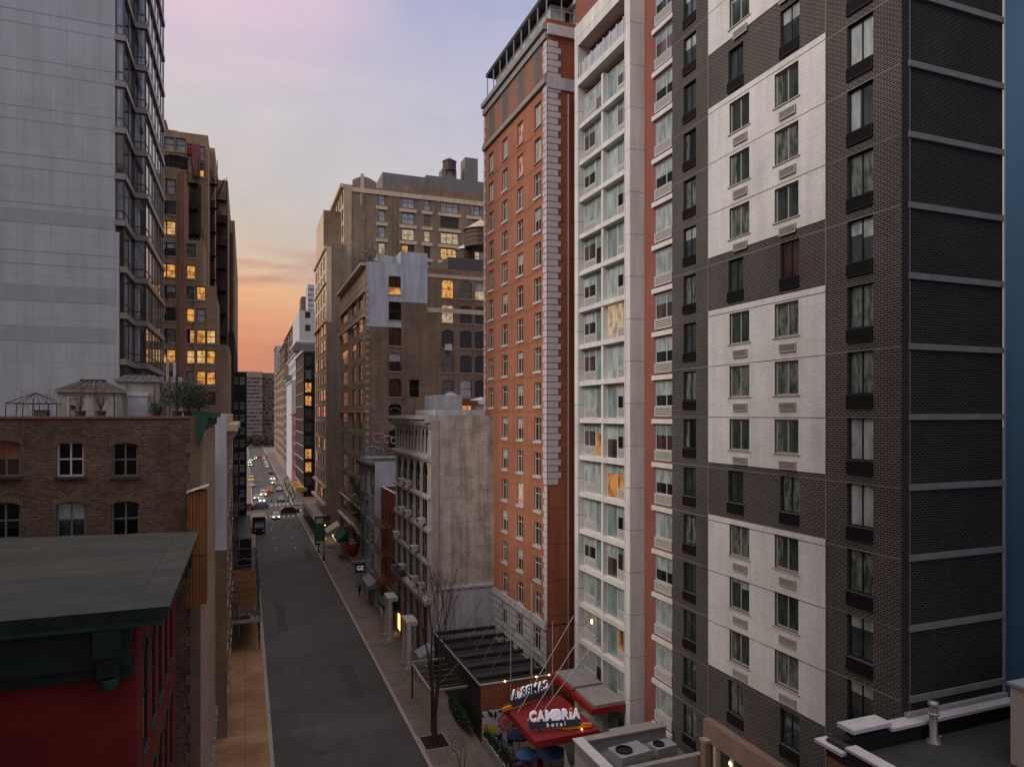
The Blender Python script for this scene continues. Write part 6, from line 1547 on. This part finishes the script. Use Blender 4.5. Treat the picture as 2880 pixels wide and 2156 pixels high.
# ================================================================ street life
# ---- cars
PAINT = {}
def paint(name, c, metal=.2):
    k = 'paint_' + name
    if k not in MATS: plain(k, c, .35, metal, amount=.1, streak=0, spec=.5)
    return MATS[k]
def loft(sections, mats_side, name_mat, mb, glass_rows=()):
    pass
def car_meshes(kind):
    L, W = {'sedan': (4.6, .9), 'suv': (4.8, .96), 'van': (5.3, 1.0)}[kind]
    mb = MB(); hz = {'sedan': (.62, .92, 1.42), 'suv': (.75, 1.08, 1.75), 'van': (.8, 1.15, 2.15)}[kind]
    z0 = .28
    # stations along y: (y, half width, belt z, roof z, roof half width)
    st = {'sedan': [(-2.3, .74, .62, .62, .74), (-2.15, .84, .78, .78, .84), (-1.2, .9, .9, .92, .86), (-.45, .9, .94, 1.40, .66), (.95, .9, .96, 1.42, .66), (1.75, .88, .96, 1.0, .82), (2.2, .84, .86, .88, .8), (2.3, .76, .66, .66, .74)],
          'suv': [(-2.4, .8, .8, .8, .8), (-2.25, .9, .95, .95, .9), (-1.25, .96, 1.04, 1.08, .9), (-.6, .96, 1.08, 1.68, .74), (1.6, .96, 1.1, 1.75, .76), (2.25, .94, 1.08, 1.25, .86), (2.4, .86, .9, .9, .84)],
          'van': [(-2.65, .85, .85, .85, .85), (-2.5, .96, 1.05, 1.05, .95), (-1.9, 1.0, 1.15, 1.3, .92), (-1.2, 1.0, 1.2, 2.05, .85), (2.4, 1.0, 1.2, 2.15, .88), (2.6, .95, 1.15, 2.0, .85), (2.65, .9, 1.0, 1.2, .85)]}[kind]
    secs = []
    for (y, w, zb, zr_, rw) in st: secs.append([(-w * .93, y, z0), (-w, y, (z0 + zb) / 2), (-w * .98, y, zb), (-rw, y, zr_), (rw, y, zr_), (w * .98, y, zb), (w, y, (z0 + zb) / 2), (w * .93, y, z0)])
    body, gl = MB(), MB()
    for i in range(len(secs) - 1):
        A, C_ = secs[i], secs[i + 1]; cab = max(st[i][3] - st[i][2], st[i + 1][3] - st[i + 1][2]) > .2
        for k in range(8):
            j = (k + 1) % 8; f = [A[k], C_[k], C_[j], A[j]]
            both = min(st[i][3] - st[i][2], st[i + 1][3] - st[i + 1][2]) > .2
            (gl if cab and (k in (2, 4) or (k == 3 and not both)) else body).face(f, 'glass_car' if cab and (k in (2, 4) or (k == 3 and not both)) else 'galvanised')
    body.face(secs[0], 'galvanised'); body.face(list(reversed(secs[-1])), 'galvanised')
    wh = MB()
    for a, b in ((.34, .22), ): 
        n = 14
        for sx in (-.11, .11):
            wh.face([(sx, a * math.cos(2 * math.pi * i / n * (1 if sx > 0 else -1)), a * math.sin(2 * math.pi * i / n * (1 if sx > 0 else -1))) for i in range(n)], 'rubber')
            wh.face([(sx * 1.05, b * math.cos(2 * math.pi * i / n * (1 if sx > 0 else -1)), b * math.sin(2 * math.pi * i / n * (1 if sx > 0 else -1))) for i in range(n)], 'galvanised')
        for i in range(n):
            c0, c1 = 2 * math.pi * i / n, 2 * math.pi * (i + 1) / n
            wh.face([(-.11, a * math.cos(c0), a * math.sin(c0)), (.11, a * math.cos(c0), a * math.sin(c0)), (.11, a * math.cos(c1), a * math.sin(c1)), (-.11, a * math.cos(c1), a * math.sin(c1))], 'rubber')
    hl, tl = MB(), MB()
    hl.box(-.16, .16, -.04, .03, -.08, .08, 'headlight'); tl.box(-.16, .16, -.03, .04, -.07, .09, 'taillight')
    return dict(body=body.mesh('body'), glass=gl.mesh('cabin_glass'), wheel=wh.mesh('wheel'), hl=hl.mesh('headlight'), tl=tl.mesh('taillight'), st=st, W=W, L=L)
CM = {}
def car(kind, x, y, rz, pt, label, lights=True, group='cars on the street', name='parked_car'):
    """front of the car looks down -Y when rz = 0"""
    if kind not in CM: CM[kind] = car_meshes(kind)
    m = CM[kind]; t = thing(name, label, 'car', (x, y, .004), rz, group)
    b = link('body', m['body'], t); b.material_slots[0].link = 'OBJECT'; b.material_slots[0].material = pt
    link('cabin_glass', m['glass'], t)
    for sx in (-1, 1):
        for yy in (-m['L'] * .31, m['L'] * .31): link('wheel', m['wheel'], t, (sx * (m['W'] - .1), yy, .34))
        h = link('headlight', m['hl'], t, (sx * m['W'] * .68, -m['L'] / 2 + .02, .68))
        if not lights: h.material_slots[0].link = 'OBJECT'; h.material_slots[0].material = MATS['coping']
        link('taillight', m['tl'], t, (sx * m['W'] * .68, m['L'] / 2 - .04, .78))
WHITE, SILVER, BLACK, BLUE, ORANGE, RED, YEL, GREY, NAVY, MAROON = paint('white', (.62, .62, .64)), paint('silver', (.36, .38, .40), .5), paint('black', (.02, .02, .022)), paint('blue', (.10, .15, .27)), paint('orange', (.60, .16, .04)), paint('red', (.40, .03, .03)), paint('yellow', (.65, .40, .04)), paint('grey', (.12, .12, .13)), paint('navy', (.03, .04, .09)), paint('maroon', (.12, .02, .02))
def P_(px, py): return gnd(px, py)
def cg(kind, px, py, rz, pt, label, lights=True, name='driving_car'):
    x, y = gnd(px, py); car(kind, x, y + 2.3 * abs(math.cos(rz)), rz, pt, label, lights, name=name)
cg('sedan', 777, 1461, 0, WHITE, 'white saloon car driving toward us just before the near crosswalk', name='driving_car')
cg('suv', 816, 1444, math.pi / 2 + .15, MAROON, 'dark maroon car turning in from the right side of the avenue')
cg('suv', 728, 1430, -math.pi / 2, BLUE, 'large blue grey van crossing the avenue on the left')
cg('suv', 686, 1434, -math.pi / 2, RED, 'red car on the avenue half hidden by the left scaffold')
cg('sedan', 737, 1414, 0, WHITE, 'white car first in the queue at the far crosswalk', True)
cg('sedan', 722, 1406, 0, SILVER, 'silver car second in the queue, left lane', True)
cg('suv', 741, 1396, 0, WHITE, 'white car last in the queue behind the crosswalk', True)
cg('sedan', 790, 1411, 0, GREY, 'grey car waiting by the right kerb near the far crosswalk', False)
cg('suv', 758, 1386, math.pi, ORANGE, 'orange red car with tail lights glowing in the middle lane')
cg('sedan', 786, 1381, 0, SILVER, 'silver car parked by right kerb among pedestrians', False, 'parked_car')
cg('suv', 783, 1369, 0, GREY, 'dark grey car parked behind the silver car', False, 'parked_car')
cg('sedan', 771, 1362, 0, YEL, 'yellow taxi with headlights on in the right lane')
cg('sedan', 767, 1351, 0, WHITE, 'pale car with bright headlights behind the yellow taxi')
cg('sedan', 709, 1370, 0, SILVER, 'pale blue car parked at left kerb', False, 'parked_car')
cg('van', 706, 1356, 0, YEL, 'orange yellow van parked at left kerb', False, 'parked_car')
cg('sedan', 705, 1340, 0, NAVY, 'dark car parked behind the orange van', False, 'parked_car')
cg('suv', 762, 1333, 0, BLACK, 'black car parked alone by right kerb', False, 'parked_car')
for i, (px, py) in enumerate(((752, 1316), (750, 1309), (748, 1303), (746, 1297), (743, 1292), (741, 1288))):
    cg('sedan', px, py, 0, (WHITE, SILVER, WHITE, GREY, WHITE, SILVER)[i], ('white car nearest us in the far right parked row', 'silver car second in the far parked row', 'white car third in the far parked row', 'grey car fourth in the far parked row', 'white car fifth in the far parked row', 'silver car at the very end of the far parked row')[i], False, 'parked_car')
for i, (px, py) in enumerate(((703, 1311), (702, 1303), (706, 1297), (712, 1293), (718, 1290))):
    cg('sedan', px, py, 0, (GREY, WHITE, SILVER, BLACK, WHITE)[i], ('grey car with headlights leading the far left line', 'white car second in the far left line', 'silver car third in the far left line', 'black car fourth in the far left line', 'white car last in the far left line')[i], True)
for i, px in enumerate((722, 730, 739, 748)):
    cg('suv', px, 1287, math.pi, RED if i % 2 else MAROON, ('maroon car at left of the distant red tail light cluster', 'red car second in the distant tail light cluster', 'maroon car third in the distant tail light cluster', 'red car at right of the distant tail light cluster')[i], True)
# box truck at the left kerb
x, y = gnd(729, 1503); t = thing('box_truck', 'dark box truck with pale roof parked at left kerb before the avenue', 'truck', (x, y, .004))
mb = MB(); mb.box(-1.25, 1.25, 2.1, 8.6, .9, 3.35, 'black_metal', top='cream_cloth'); mb.box(-1.3, 1.3, 2.05, 8.65, 3.352, 3.45, 'cream_cloth'); mb.build('cargo_box', t)
mb = MB()
S0 = [(-1.1, 0, .5), (-1.15, 0, 1.3), (-1.05, .35, 2.45), (-1.0, 2.0, 2.6), (-1.1, 2.0, .5)]
A = S0; C_ = [(-p[0], p[1], p[2]) for p in S0]
mb.face(list(reversed(A)), 'black_metal'); mb.face(C_, 'black_metal')
for i in range(5): j = (i + 1) % 5; mb.face([A[i], A[j], C_[j], C_[i]], 'black_metal')
mb.build('cab', t)
mb = MB(); mb.face([(-.95, .02, 1.4), (.95, .02, 1.4), (.88, .30, 2.3), (-.88, .30, 2.3)], 'glass_car'); mb.build('windscreen', t)
for sx in (-1, 1):
    mb = MB(); mb.box(sx * .8 - .15, sx * .8 + .15, -.05, 0, .75, .95, 'coping'); mb.build('headlight', t)
    for yy in (1.0, 6.6):
        mb = MB(); mb.tube((sx * .85, yy, .48), (sx * 1.12, yy, .48), .48, mat='rubber', n=14); mb.build('wheel', t)

# ---- people
def person_mesh(pose, coat, legs_m):
    me = bpy.data.meshes.new('person'); s = .32 if pose == 'walk' else .06
    V = [(0, 0, .95), (0, 0, 1.15), (0, 0, 1.38), (0, -.01, 1.50), (0, -.03, 1.62), (0, -.03, 1.72),
         (-.19, 0, 1.40), (-.25, -s * .5, 1.12), (-.24, -s * 1.0 - .05, .88), (.19, 0, 1.40), (.25, s * .5, 1.12), (.24, s * .8 - .1, .88),
         (-.10, 0, .88), (-.11, -s * .6 - .02, .48), (-.11, -s * .9 + .03, .09), (-.11, -s * .9 - .13, .04), (.10, 0, .88), (.11, s * .5 - .03, .48), (.11, s + .04, .10), (.11, s - .11, .04)]
    E = [(0, 1), (1, 2), (2, 3), (3, 4), (4, 5), (2, 6), (6, 7), (7, 8), (2, 9), (9, 10), (10, 11), (0, 12), (12, 13), (13, 14), (14, 15), (0, 16), (16, 17), (17, 18), (18, 19)]
    rad = [.15, .14, .16, .06, .10, .085, .075, .055, .045, .075, .055, .045, .10, .075, .05, .045, .10, .075, .05, .045]
    me.from_pydata(V, E, []); o = bpy.data.objects.new('person', me); COL.objects.link(o)
    md = o.modifiers.new('skin', 'SKIN'); 
    for i, sv in enumerate(me.skin_vertices[0].data): sv.radius = (rad[i], rad[i] * .85); sv.use_root = (i == 0)
    o.modifiers.new('sub', 'SUBSURF').levels = 1
    dg = bpy.context.evaluated_depsgraph_get(); m2 = bpy.data.meshes.new_from_object(o.evaluated_get(dg)); bpy.data.objects.remove(o)
    m2.materials.clear(); 
    for m in (legs_m, coat, 'skin'): m2.materials.append(MATS[m])
    for p in m2.polygons:
        z = p.center.z; p.use_smooth = True
        p.material_index = 0 if z < .82 and abs(p.center.x) < .2 else (2 if z > 1.47 or (z < .9 and abs(p.center.x) > .19) else 1)
    m2.name = 'person'
    return m2
hair = MB(); hair.lathe([(0, .13), (.07, .11), (.105, .04), (.10, -.06)], 'hair_dark', n=12)
HAIR = hair.mesh('hair')
PM = {}
def person(x, y, rz, pose, coat, legs_m, label, z=.14):
    k = (pose, coat, legs_m)
    if k not in PM: PM[k] = person_mesh(*k)
    o = link('person', PM[k], None, (x, y, z), rz); tag(o, label, 'person', 'people on the pavement')
    link('hair', HAIR, o, (0, -.0, 1.69))
ppl = [(803, 1362, 'cloth_black', 'person in black walking near the silver parked car'), (811, 1366, 'cloth_grey', 'person in grey coat beyond the white slab building'), (807, 1376, 'cloth_black', 'person in dark coat walking by the kerb'),
       (818, 1358, 'cloth_tan', 'person in tan coat close to the shop fronts'), (822, 1372, 'cloth_red', 'person in red top at middle of the far pavement'), (813, 1386, 'cloth_black', 'person in black halfway along the far pavement'),
       (825, 1384, 'cloth_grey', 'person in grey near the black glass block'), (818, 1394, 'cloth_black', 'person in black following the person in grey'), (811, 1404, 'cloth_black', 'person in dark clothes at the pavement corner'),
       (829, 1398, 'cloth_tan', 'person in tan coat near the corner shops'), (824, 1408, 'cloth_black', 'person in black waiting at the avenue corner'), (800, 1350, 'cloth_grey', 'person in grey farthest along the pavement'), (806, 1344, 'cloth_black', 'person in black farthest along the shop fronts')]
for i, (px, py, c_, lb) in enumerate(ppl):
    x, y = gnd(px, py + 8); person(x, y, R.uniform(-.4, .4) + (math.pi if i % 2 else 0), 'walk', c_, 'cloth_black', lb)
x, y = gnd(764, 1416); person(x, y, 1.2, 'walk', 'cloth_black', 'cloth_black', 'person in black crossing at the far crosswalk', 0.01)
x, y = gnd(1011, 1676, .14); person(x, y, .4, 'walk', 'cloth_black', 'cloth_black', 'person in black standing outside the grey awning shop')
x, y = gnd(1040, 1690, .14); person(x, y, 2.8, 'stand', 'cloth_tan', 'cloth_black', 'person in tan crouched close to the shop door')

# ---- signs, awnings and lamps along the right pavement
def lamp_post(px, py, top, label, banner=False):
    x, y = gnd(px, py, .14); zt_ = zat(top, x, y); t = thing('street_pole', label, 'street pole', (x, y, .14), 0, 'poles on the right pavement')
    mb = MB(); mb.lathe([(.22, 0), (.2, .3), (.1, .5), (.08, zt_ - .14)], 'dark_metal', n=12); mb.build('pole', t)
    if banner:
        mb = MB(); mb.box(-1.3, -.1, -.03, .03, 3.0, zt_ - .6, 'banner_green'); mb.box(-1.3, -.1, -.035, -.031, zt_ - 1.5, zt_ - .62, 'coping'); mb.box(-1.3, -.1, -.035, -.031, 3.0, 3.3, 'coping'); mb.build('banner', t)
        mb = MB(); mb.box(-1.35, .1, -.04, .04, zt_ - .59, zt_ - .5, 'dark_metal'); mb.build('bracket', t)
    return t
t = lamp_post(911, 1575, 1448, 'dark pole carrying a tall green banner with white ends', True)
lamp_post(896, 1553, 1470, 'short dark pole just behind the green banner pole')
mb = MB(); mb.box(-.45, .45, -.45, .45, .14, 2.6, 'black_metal'); mb.box(-.5, .5, -.5, .5, 2.601, 2.7, 'dark_metal')
x, y = gnd(893, 1530, .14); tag(mb.build('kiosk', None, (x, y, 0)), 'dark narrow kiosk under the green banner', 'kiosk')
def awning(px, py, w, dpt, z, label, mat, h=.9, group='awnings along the right pavement'):
    x, y = gnd(px, py, z); t = thing('awning', label, 'awning', (x, y, 0), 0, group); d_ = RB - x
    mb = MB(); A = [(0, 0, z), (0, w, z), (d_, w, z + h), (d_, 0, z + h)]
    mb.face(A, mat); mb.face([(p[0], p[1], p[2] - .05) for p in reversed(A)], mat); mb.face([(0, 0, z - .35), (0, w, z - .35), (0, w, z), (0, 0, z)], mat); mb.face([(0, 0, z), (d_, 0, z + h), (d_, 0, z - .35), (0, 0, z - .35)], mat); mb.build('cloth', t)
    mb = MB(); mb.tube((0, 0, z - .3), (d_, 0, z - .3), .03, mat='rail_metal'); mb.tube((0, w, z - .3), (d_, w, z - .3), .03, mat='rail_metal'); mb.build('frame', t)
awning(920, 1498, 5, 3, 3.2, 'cream cloth awning farthest along the brown loft', 'cream_cloth', 1.4)
awning(950, 1520, 6, 3, 3.6, 'dark green awning over the loft shops', 'green_cloth', 1.6)
awning(1036, 1650, 5.5, 2, 3.1, 'pale grey shop awning beside the red brick house', 'grey_cloth', 1.0)
awning(1078, 1705, 3.4, 2, 3.6, 'deep green pitched awning of the red brick house', 'green_cloth', 1.2)
x, y = gnd(1072, 1728, 2.6); t = thing('barrel_canopy', 'grey barrel shaped canopy reaching over the pavement', 'canopy', (x, y, 0)); mb = MB()
for i in range(8):
    a0_, a1_ = math.pi * i / 8, math.pi * (i + 1) / 8
    mb.face([(0, 1.0 - 1.0 * math.cos(a0_), 2.6 + .5 * math.sin(a0_)), (RB - x, 1.0 - 1.0 * math.cos(a0_), 2.6 + .5 * math.sin(a0_)), (RB - x, 1.0 - 1.0 * math.cos(a1_), 2.6 + .5 * math.sin(a1_)), (0, 1.0 - 1.0 * math.cos(a1_), 2.6 + .5 * math.sin(a1_))], 'grey_cloth')
mb.face([(0, 1 - math.cos(math.pi * i / 8), 2.6 + .5 * math.sin(math.pi * i / 8)) for i in range(9)], 'grey_cloth'); mb.build('cloth', t)
for q in (.1, 1.9): mb = MB(); mb.tube((.1, q, .14), (.1, q, 2.6), .03, mat='rail_metal'); mb.build('post', t)
x, y = gnd(1180, 1850, 2.6); t = thing('barrel_canopy', 'grey cloth canopy outside the arcaded loft', 'canopy', (x, y, 0)); mb = MB()
mb.face([(0, 0, 2.6), (0, 2.2, 2.6), (RB - x, 2.2, 3.3), (RB - x, 0, 3.3)], 'grey_cloth'); mb.face([(0, 0, 2.0), (0, 2.2, 2.0), (0, 2.2, 2.6), (0, 0, 2.6)], 'grey_cloth'); mb.face([(0, 0, 2.0), (0, 0, 2.6), (RB - x, 0, 3.3), (RB - x, 0, 2.2)], 'grey_cloth'); mb.build('cloth', t)
# red hanging banner sign and black sign
x, y = gnd(993, 1545, 6.5); x = RB - 1.6; y = onX(993, x); t = thing('red_hanging_sign', 'large red rounded hanging sign on the loft front', 'sign', (x, y, 0)); zc_ = zat(1540, x, y)
mb = MB(); mb.lathe([(0, -1.45), (.45, -1.2), (.8, -.6), (.85, 0), (.8, .6), (.45, 1.2), (0, 1.45)], 'red_paint', (0, 0, zc_), 18); mb.build('lantern', t, smooth=True)
mb = MB()
for i in range(6): mb.box(-.6 + i * .2, -.5 + i * .2, -.86, -.80, zc_ + .7 + .1 * (i % 2), zc_ + .95, 'coping')
mb.tube((0, 0, zc_ + 1.75), (1.6, 0, zc_ + 2.2), .04, mat='dark_metal'); mb.build('bracket', t)
x = RB - 2.3; y = onX(1013, x) ; zs_1 = zat(1580, x, y); zs_2 = zat(1612, x, y); t = thing('black_hanging_sign', 'black square hanging sign with white monogram letters', 'sign', (x, y, 0))
mb = MB(); mb.box(-.8, .8, -.06, .06, zs_2, zs_1, 'black_metal'); mb.build('panel', t)
mb = MB()
for a in ((-.72, .72, zs_1 - .1, zs_1 - .05), (-.72, .72, zs_2 + .05, zs_2 + .1), (-.72, -.67, zs_2 + .1, zs_1 - .1), (.67, .72, zs_2 + .1, zs_1 - .1)): mb.box(a[0], a[1], -.068, -.062, a[2], a[3], 'coping')
mb.build('border', t)
me, *b = text_mesh('GE', .8, .005, 'letter_white', .01); fit(me, .9, .6, b); link('lettering', me, t, (0, -.07, (zs_1 + zs_2) / 2 - .3))
mb = MB(); mb.tube((-1.1, 0, zs_1 + .15), (2.3, 0, zs_1 + .15), .035, mat='coping'); mb.tube((-.6, 0, zs_1), (-.6, 0, zs_1 + .15), .02, mat='dark_metal'); mb.tube((.6, 0, zs_1), (.6, 0, zs_1 + .15), .02, mat='dark_metal'); mb.build('bracket', t)
# shop window glow
for i, (px, pw_, m_, lb) in enumerate(((946, 7, 'shop_glow_pale', 'pale green lit shop window under the far awnings'), (1048, 3.5, 'shop_glow', 'orange lit shop doorway by the grey awning'), (1128, 1.5, 'shop_glow', 'orange lit doorway beside the limestone portal'))):
    y = onX(px, RB); t = thing('lit_shop_window', lb, 'shop window', (RB, y, 0), 0, 'lit shop windows')
    mb = MB(); mb.box(-.05, -.003, 0, pw_, .5, 2.4, m_); mb.build('pane', t)
    mb = MB(); mb.box(-.1, -.051, -.1, pw_ + .1, 2.401, 2.55, 'dark_metal'); mb.box(-.1, -.051, -.1, 0, .14, 2.4, 'dark_metal'); mb.build('frame', t)
for px, py, lb in ((1024, 1636, 'small warm lamp over the dark doorway'), (914, 1476, 'small warm lamp by the green banner'), (917, 1514, 'red orange lantern low beside the banner pole')):
    x, y = gnd(px, py, 2.6); mb = MB(); mb.lathe([(0, .14), (.14, 0), (0, -.14)], 'lamp_warm' if 'warm' in lb else 'taillight', n=10)
    mb.tube((0, 0, .14), (0, 0, .3), .02, mat='dark_metal'); mb.tube((0, 0, -2.46), (0, 0, -.14), .03, mat='dark_metal')
    tag(mb.build('shop_lantern', None, (x, y, 2.6)), lb, 'lamp', 'small lamps on the right')
# corner scaffold shed with posts
xa_, ya_ = 13.2, 146.0
B = Bld('corner_scaffold', 'low pavement scaffold with bare rails outside the corner building', 'scaffold', xa_, ya_)
B.boxes('deck', [(xa_, RB - .05, ya_, 178, 3.0, 3.2, 'coping_grey')])
mb = MB(); y = ya_
while y < 178:
    for x in (xa_, RB - .2): mb.box(x - B.x, x + .1 - B.x, y - B.y, y + .1 - B.y, .14, 3.0, 'dark_metal')
    mb.box(-.02, .0, y - B.y, y + .06 - B.y, 3.2, 4.3, 'rail_metal'); y += 2
mb.box(-.05, .0, 0, 32, 4.25, 4.32, 'rail_metal'); mb.box(-.05, .0, 0, 32, 3.7, 3.76, 'rail_metal'); mb.box(0, 3.1, -.06, 0, 3.21, 4.3, 'dark_metal'); mb.build('frames', B.root)
plain('hoarding_paint', (.28, .20, .05), .8, amount=.4, streak=.2)
B = Bld('corner_scaffold', 'yellow edged pavement shed across the avenue by the black glass block', 'scaffold', 13.4, 205)
B.boxes('deck', [(13.4, RB - .05, 205, 235, 3.3, 3.5, 'ply_wood')]); B.boxes('hoarding', [(13.35, 13.4, 204.9, 235, 3.2, 4.3, 'hoarding_paint'), (13.4, RB, 204.85, 204.9, 3.2, 4.3, 'hoarding_paint')])

# ---- bare street trees
def tree(px, py, h, label, seed, spread=.28, multi=3, r=.13):
    rr = random.Random(seed); x, y = gnd(px, py, .14); t = thing('bare_tree', label, 'tree', (x, y, .14), 0, 'bare street trees')
    tr, br = MB(), MB()
    def grow(p, dv, L_, r_, lv, mb):
        n = 3; q = p
        for k in range(n):
            dv = (dv + Vector((rr.uniform(-.12, .12), rr.uniform(-.12, .12), .06))).normalized(); q2 = q + dv * L_ / n
            mb.tube(q, q2, r_ * (1 - .25 * k / n), r_ * (1 - .25 * (k + 1) / n), 'bark' if lv < 2 else 'twig', 6 if lv < 2 else 3); q = q2
        if lv < 5:
            for k in range(2 + (rr.random() < .6) + (lv == 1)):
                a = rr.uniform(0, 6.28); sp = rr.uniform(.18, .5) * (spread / .28)
                nd = (dv + Vector((math.cos(a), math.sin(a), .0)) * sp).normalized(); grow(q, nd, L_ * rr.uniform(.58, .8), r_ * .58, lv + 1, br)
    tr.tube((0, 0, 0), (0, 0, h * .12), r * 1.3, r, 'bark', 8)
    for i in range(multi):
        a = i * 2 * math.pi / multi + rr.random(); d0 = Vector((math.cos(a) * .13, math.sin(a) * .13, 1)).normalized(); p0 = Vector((0, 0, h * .11)); p1 = p0 + d0 * h * .33
        tr.tube(p0, p1, r * .62, r * .4, 'bark', 6); grow(p1, d0, h * .2, r * .38, 1, br)
    tr.build('trunk', t); br.build('crown', t)
    return x, y
x, y = tree(1222, 2085, 13.5, 'tall bare street tree with several upright stems in a square pit', 3, .24, 4, .2)
mb = MB(); mb.face([(-.9, -1.1, .146), (.9, -1.1, .146), (.9, 1.1, .146), (-.9, 1.1, .146)], 'soil')
for q in ((-1, 1, -1.2, -1.1), (-1, 1, 1.1, 1.2), (-1, -.9, -1.1, 1.1), (.9, 1, -1.1, 1.1)): mb.box(q[0], q[1], q[2], q[3], .141, .18, 'kerb_stone')
tag(mb.build('tree_pit', None, (x, y, 0)), 'square soil bed edged in stone at the foot of bare tree', 'tree pit')
tree(1300, 2240, 4.6, 'low twiggy bare tree at the bottom edge of the pavement', 9, .6, 4, .06)
tree(1268, 1905, 8.4, 'slender bare tree behind the tall one beside the shed', 12, .3, 3, .07)
# small hedge against the shed
t = thing('hedge', 'dark clipped hedge at the foot of the terrace shed', 'hedge', (16.2, 54, .14)); mb = MB(); clump(mb, 0, 0, .7, .4, 3.2, .7, 1400, 'foliage', .09); mb.build('foliage', t)
# glow of passing shop light on the right is left to the lamps above
